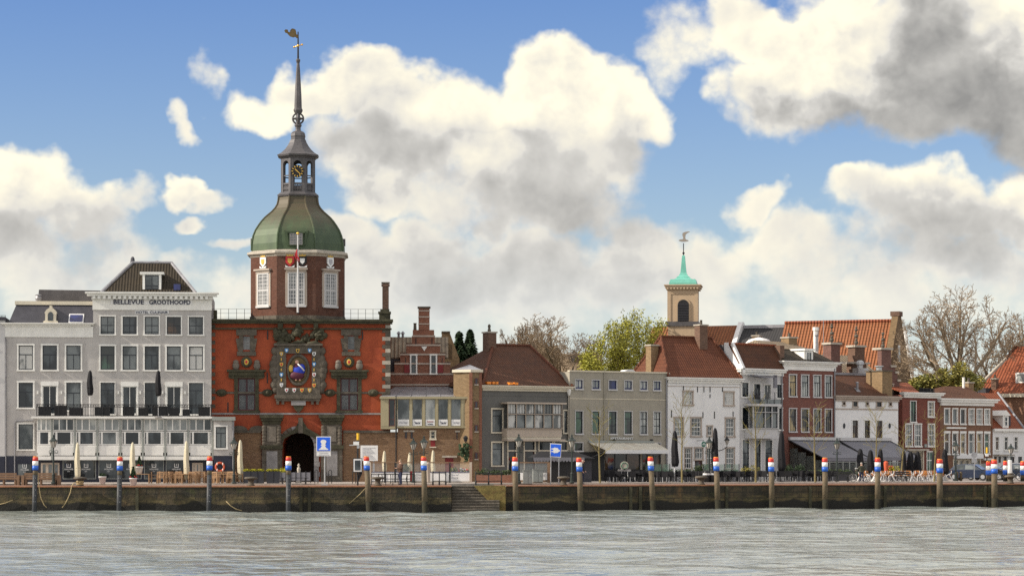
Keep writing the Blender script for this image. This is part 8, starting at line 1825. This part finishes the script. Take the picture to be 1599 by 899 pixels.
# ================================================================== PEOPLE
def person(px, Y, top, lab, jacket, legs, rz, pose, hairm, bald=False, z0=None, bulk=1.0):
    zb = GZ if z0 is None else z0; H = HC+(HZ-top)*Y/FP-zb; s = H/1.76
    J = {'pelvis':(0,0,.93),'chest':(0,-.02,1.25),'neckb':(0,-.01,1.45),'neck':(0,-.02,1.53),'head':(0,-.05,1.64),'crown':(0,-.03,1.73)}
    E = [('pelvis','chest'),('chest','neckb'),('neckb','neck'),('neck','head'),('head','crown')]; RD = {'pelvis':(.165,.125),'chest':(.19,.135),'neckb':(.12,.09),'neck':(.058,.058),'head':(.088,.105),'crown':(.055,.07)}
    for sd, sg in (('l',1),('r',-1)):
        kn, an_, to = pose.get('leg'+sd, ((sg*.11,-.02,.5),(sg*.12,.02,.09),(sg*.14,-.14,.035)))
        el, wr, hd = pose.get('arm'+sd, ((sg*.27,.03,1.13),(sg*.28,-.06,.90),(sg*.27,-.09,.80)))
        J.update({'hip'+sd:(sg*.10,0,.88),'kn'+sd:kn,'an'+sd:an_,'to'+sd:to,'sh'+sd:(sg*.19,0,1.40),'el'+sd:el,'wr'+sd:wr,'hd'+sd:hd})
        E += [('pelvis','hip'+sd),('hip'+sd,'kn'+sd),('kn'+sd,'an'+sd),('an'+sd,'to'+sd),('neckb','sh'+sd),('sh'+sd,'el'+sd),('el'+sd,'wr'+sd),('wr'+sd,'hd'+sd)]
        RD.update({'hip'+sd:(.105,.105),'kn'+sd:(.07,.07),'an'+sd:(.055,.055),'to'+sd:(.04,.035),'sh'+sd:(.085,.085),'el'+sd:(.06,.06),'wr'+sd:(.042,.042),'hd'+sd:(.04,.028)})
        hv = (Vector(hd)-Vector(wr)).normalized(); side = Vector((1,0,0)) if abs(hv.x) < .7 else Vector((0,1,0))
        for f in range(5):                       # four unequal fingers and a thumb leaving the side of the palm
            a_ = Vector(hd)+side*(.03-.02*f) if f < 4 else Vector(wr)+hv*.04; b_ = a_+hv*(.07,.08,.075,.055,.0)[f]+Vector((0,-.012,-.01)) if f < 4 else a_+side*.055*sg+hv*.04
            J[f'f{sd}{f}'] = tuple(b_); E.append((('hd' if f < 4 else 'wr')+sd, f'f{sd}{f}')); RD[f'f{sd}{f}'] = (.011,.011)
    names = list(J); me = bpy.data.meshes.new('person'); me.from_pydata([Vector(J[n])*s for n in names], [(names.index(a), names.index(b_)) for a, b_ in E], []); me.update()
    ob = bpy.data.objects.new('person', me); COL.objects.link(ob); sk = ob.modifiers.new('skin', 'SKIN')
    for i, n in enumerate(names):
        v = me.skin_vertices[0].data[i]; v.radius = tuple(x*s*(bulk if n in ('pelvis','chest','neckb','hipl','hipr','shl','shr') else 1) for x in RD[n]); v.use_root = (n == 'pelvis')
    sb = ob.modifiers.new('sub', 'SUBSURF'); sb.levels = sb.render_levels = 1
    bpy.context.view_layer.update(); dg = bpy.context.evaluated_depsgraph_get(); bme = bpy.data.meshes.new_from_object(ob.evaluated_get(dg)); bpy.data.objects.remove(ob)
    bme.materials.clear(); [bme.materials.append(M[x]) for x in (jacket, legs, 'skin', 'shoe')]
    hands = [Vector(J['hdl'])*s, Vector(J['hdr'])*s]
    for p in bme.polygons:
        c = p.center; p.use_smooth = True
        p.material_index = 3 if c.z < .085*s else 2 if (c.z > 1.50*s or any((c-h).length < .085*s for h in hands)) else 1 if (c.z < .90*s and abs(c.x) < .24*s) else 0
    t = bpy.data.objects.new('person', bme); COL.objects.link(t); tag(t, lab, 'person'); t.location = ((px-CX)*Y/FP, Y, zb); t.rotation_euler = (0,0,rz)
    hc = Vector((0,-.05,1.66))*s
    fc = MB(); [fc.ball((hc.x+sx_*.035*s, hc.y-.098*s, hc.z), .013*s, 6, 4, 0) for sx_ in (-1,1)]; fc.build('eyes', 'clock_black', t, uv=False)
    MB().prism([(-.018*s,hc.z-.05*s),(.018*s,hc.z-.05*s),(.008*s,hc.z)], hc.y-.13*s, hc.y-.09*s).build('nose', 'skin', t, uv=False); MB().box(-.025*s,.025*s,hc.y-.105*s,hc.y-.09*s,hc.z-.075*s,hc.z-.065*s).build('mouth', 'buoy_red', t, uv=False)
    for sx_ in (-1,1): MB().ball((sx_*.088*s, hc.y+.01*s, hc.z-.005*s), .028*s, 6, 5, 0, (.5,.9,1.2)).build('ear', 'skin', t, uv=False)
    hr = MB(); n = 12
    for j, (f, z) in enumerate(((1.0,-.02),(1.05,.03),(.95,.075),(.6,.105),(.1,.115)) if not bald else ((.98,-.05),(1.05,-.02),(1.0,.02))): pass
    vs = []; prof = ((1.02,-.03),(1.06,.03),(.96,.075),(.6,.108),(.08,.118)) if not bald else ((1.0,-.07),(1.06,-.035),(1.0,.0))
    for f, z in prof:
        for i in range(n+1): a = R(-10)+R(200)*i/n; vs.append((.094*s*f*math.cos(a), hc.y+.112*s*f*math.sin(a)-(.035*s if f > .9 and not bald and z > .02 else 0), hc.z+z*s))
    hr.add(vs, [(j*(n+1)+i, j*(n+1)+i+1, (j+1)*(n+1)+i+1, (j+1)*(n+1)+i) for j in range(len(prof)-1) for i in range(n)]); ho = hr.build('hair', hairm, t, True, uv=False); sm2 = ho.modifiers.new('t','SOLIDIFY'); sm2.thickness = .012*s; sm2.offset = 1
    MB().lathe([(.17*s*bulk,.90*s),(.19*s*bulk,.95*s),(.185*s*bulk,1.0*s)], 0,0,14,sy=.72).build('jacket_hem', jacket, t, True, uv=False)
    MB().lathe([(.075*s,1.44*s),(.078*s,1.5*s)], 0,-.015*s,12).build('collar', jacket, t, True, uv=False)
    return t
person(625.5, quay_y(625)+1.5, 717.5, 'man in a brown jacket and jeans holding something in front of him', 'cloth_brown', 'cloth_jeans', R(-62), {'arml':((.26,-.06,1.14),(.16,-.32,1.16),(.1,-.40,1.19)),'armr':((-.26,-.06,1.14),(-.16,-.32,1.16),(-.1,-.40,1.19))}, 'hair_fair', z0=1.985, bulk=1.12)
person(909, quay_y(909)+2.2, 717, 'balding man in a black coat and grey blue trousers behind the slim pile', 'cloth_black', 'cloth_jeans', R(70), {'arml':((.24,.04,1.12),(.2,-.14,.95),(.16,-.2,.9)),'armr':((-.24,.04,1.12),(-.22,-.1,.93),(-.2,-.16,.86))}, 'hair_grey', bald=True, z0=1.99, bulk=1.15)
YC = quay_y(1345)+3.6
person(1345.5, YC, 722, 'man in a dark green jacket seen from behind, pushing a bicycle', 'cloth_green', 'cloth_jeans', R(196), {'arml':((.30,-.14,1.16),(.34,-.42,1.06),(.34,-.50,1.04)),'armr':((-.27,.0,1.13),(-.26,-.16,.93),(-.25,-.2,.86)),'legl':((.13,-.1,.5),(.15,-.0,.09),(.17,-.16,.04)),'legr':((-.12,.02,.5),(-.14,.14,.09),(-.15,.0,.04))}, 'hair_grey', bulk=1.22)
# bicycles
def bicycle_proto():
    t = thing('bicycle', 'x', 'bicycle', (0,0,0), 0, 'bicycles on the quay')
    for x, nm in ((-.52,'rear'),(.52,'front')):
        w_ = MB().ring((x,0,.34), .32, .024, 'y', 22, 5).build('wheel', 'rubber', t, True, uv=False); MB().ring((x,0,.34), .295, .012, 'y', 22, 4).build('rim', 'alu', w_, True, uv=False)
        sp3 = MB()
        for k in range(8): a = math.pi*k/8; sp3.tube([(x-.29*math.cos(a),0,.34-.29*math.sin(a)),(x+.29*math.cos(a),0,.34+.29*math.sin(a))], .004, 3)
        sp3.build('spokes', 'alu', w_, uv=False)
    fr = MB(); [fr.tube(p, .018, 6) for p in ([(-.52,0,.34),(-.05,0,.3)],[(-.05,0,.3),(-.18,0,.85)],[(-.16,0,.78),(.38,0,.82)],[(-.05,0,.3),(.37,0,.75)],[(-.52,0,.34),(-.17,0,.8)],[(.52,0,.34),(.36,0,.95)])]; fr.build('frame', 'iron', t, uv=False)
    hb = MB(); hb.tube([(.36,0,.95),(.34,0,1.03)], .016, 6); hb.tube([(.2,-.28,1.04),(.33,-.22,1.06),(.36,0,1.05),(.33,.22,1.06),(.2,.28,1.04)], .016, 6); hb.build('handlebar', 'alu', t, uv=False)
    MB().ball((-.2,0,.92), .14, 10, 5, 0, (1,.6,.35)).build('saddle', 'rubber', t, True, uv=False); MB().box(-.8,-.35,-.07,.07,.70,.72).build('carrier', 'iron', t, uv=False)
    MB().lathe([(.09,-.01),(.09,.01)], 0,0,12).xf(Matrix.Translation((-.05,-.05,.3)) @ Matrix.Rotation(R(90),4,'X')).build('chainring', 'alu', t, uv=False)
    return t
BK = bicycle_proto()
for i, (px, Y, rz, lab) in enumerate(((1342.5, YC+.55, R(180), 'dark bicycle held by the man in the green jacket'),(1562, quay_y(1562)+7, R(20), 'bicycle parked just left of the small striped pile'),(1583, quay_y(1583)+8, R(8), 'bicycle leaning right of the plain white post'),(1590, quay_y(1590)+8.8, R(-12), 'bicycle parked nearest the right edge'))): place(BK, i, base(px,Y), rz, lab, sc=1.08)
# cars
def car(px, Y, rz, lab, m):
    t = thing('parked_car', lab, 'car', base(px,Y), rz, 'parked cars'); L = 4.2
    side = [(-2.1,.35),(-2.08,.75),(-1.85,.88),(-1.2,.93),(1.15,.93),(1.95,.82),(2.1,.6),(2.08,.3),(1.7,.25),(-1.8,.25)]
    MB().prism(side, -.85, .85).build('body', m, t)
    cabp = [(-1.75,.93),(-1.25,1.38),(-.4,1.46),(.35,1.42),(1.15,.935)]; n = len(cabp); mb = MB(); mb.add([(x,-.80 if z < 1 else -.62,z) for x,z in cabp]+[(x,.80 if z < 1 else .62,z) for x,z in cabp], [tuple(range(n)), tuple(range(2*n-1,n-1,-1))]+[(i,(i+1)%n,n+(i+1)%n,n+i) for i in range(n)]); mb.build('cabin', m, t)
    for s in (-1,1):
        for pts in ([(-1.5,.98),(-1.15,1.32),(-.42,1.38),(-.42,.98)],[(-.34,.98),(-.34,1.38),(.3,1.35),(.9,.98)]):
            yy = lambda z: s*(.80-.18*(z-.93)/.5+.008); w_ = MB().add([(x,yy(z),z) for x,z in pts]+[(x,yy(z)-s*.02,z) for x,z in pts], [(0,1,2,3),(7,6,5,4),(0,4,5,1),(1,5,6,2),(2,6,7,3),(3,7,4,0)]).build('side_window', 'glass_mid', t, uv=False)
        for x in (-1.3,1.3):
            wh = MB().lathe([(.2,-.1),(.32,-.1),(.33,0),(.32,.1),(.2,.1)],0,0,18).xf(Matrix.Translation((x,s*.8,.33)) @ Matrix.Rotation(R(90),4,'X')).build('wheel', 'rubber', t, uv=False); MB().lathe([(.19,-.105),(.19,.105)],0,0,12).xf(Matrix.Translation((x,s*.8,.33)) @ Matrix.Rotation(R(90),4,'X')).build('rim', 'sign_grey', wh, uv=False)
        MB().ball((2.0,s*.62,.68), .12, 8, 5, 0, (.6,1.3,.7)).build('headlight', 'lamp_glass', t, uv=False); MB().box(-2.12,-2.0,s*.7-.12,s*.7+.12,.62,.82).build('tail_light', 'cap_red', t, uv=False)
    w_ = MB().add([(1.13,-.72,.96),(1.13,.72,.96),(.4,.58,1.40),(.4,-.58,1.40)], [(0,1,2,3)]); w_.v = [(x+.03,y,z+.02) for x,y,z in w_.v]; w_.build('windscreen', 'glass_pale', t, uv=False)
    MB().box(2.1,2.13,-.26,.26,.42,.53).build('number_plate', 'yellow_paint', t, uv=False)
    return t
car(1517, quay_y(1517)+13, R(-28), 'dark blue parked car in full view before the brown brick house', 'car_blue'); car(1543, quay_y(1543)+16, R(-30), 'black parked car mostly hidden behind two striped piles', 'car_black')
car(1590, quay_y(1590)+17, R(-20), 'dark car behind the bicycles at the right edge', 'car_blue')
SPst = tag(MB().lathe([(.12,0),(.12,.75),(.1,.8)],0,0,10).build('wooden_bollard', 'wood_pile', None, True), 'x', 'bollard', 'short wooden bollards')
for i, (px, lab) in enumerate(((1494.5,'short wooden bollard left, at the car bumper'),(1500.5,'short wooden bollard right, nearer the car'))): place(SPst, i, base(px, quay_y(px)+8.5), 0, lab)
for o_ in bpy.data.objects:
    l_ = o_.get('label')
    if l_ and len(l_.split()) > 16: print('LONG', o_.name, len(l_.split()), l_)
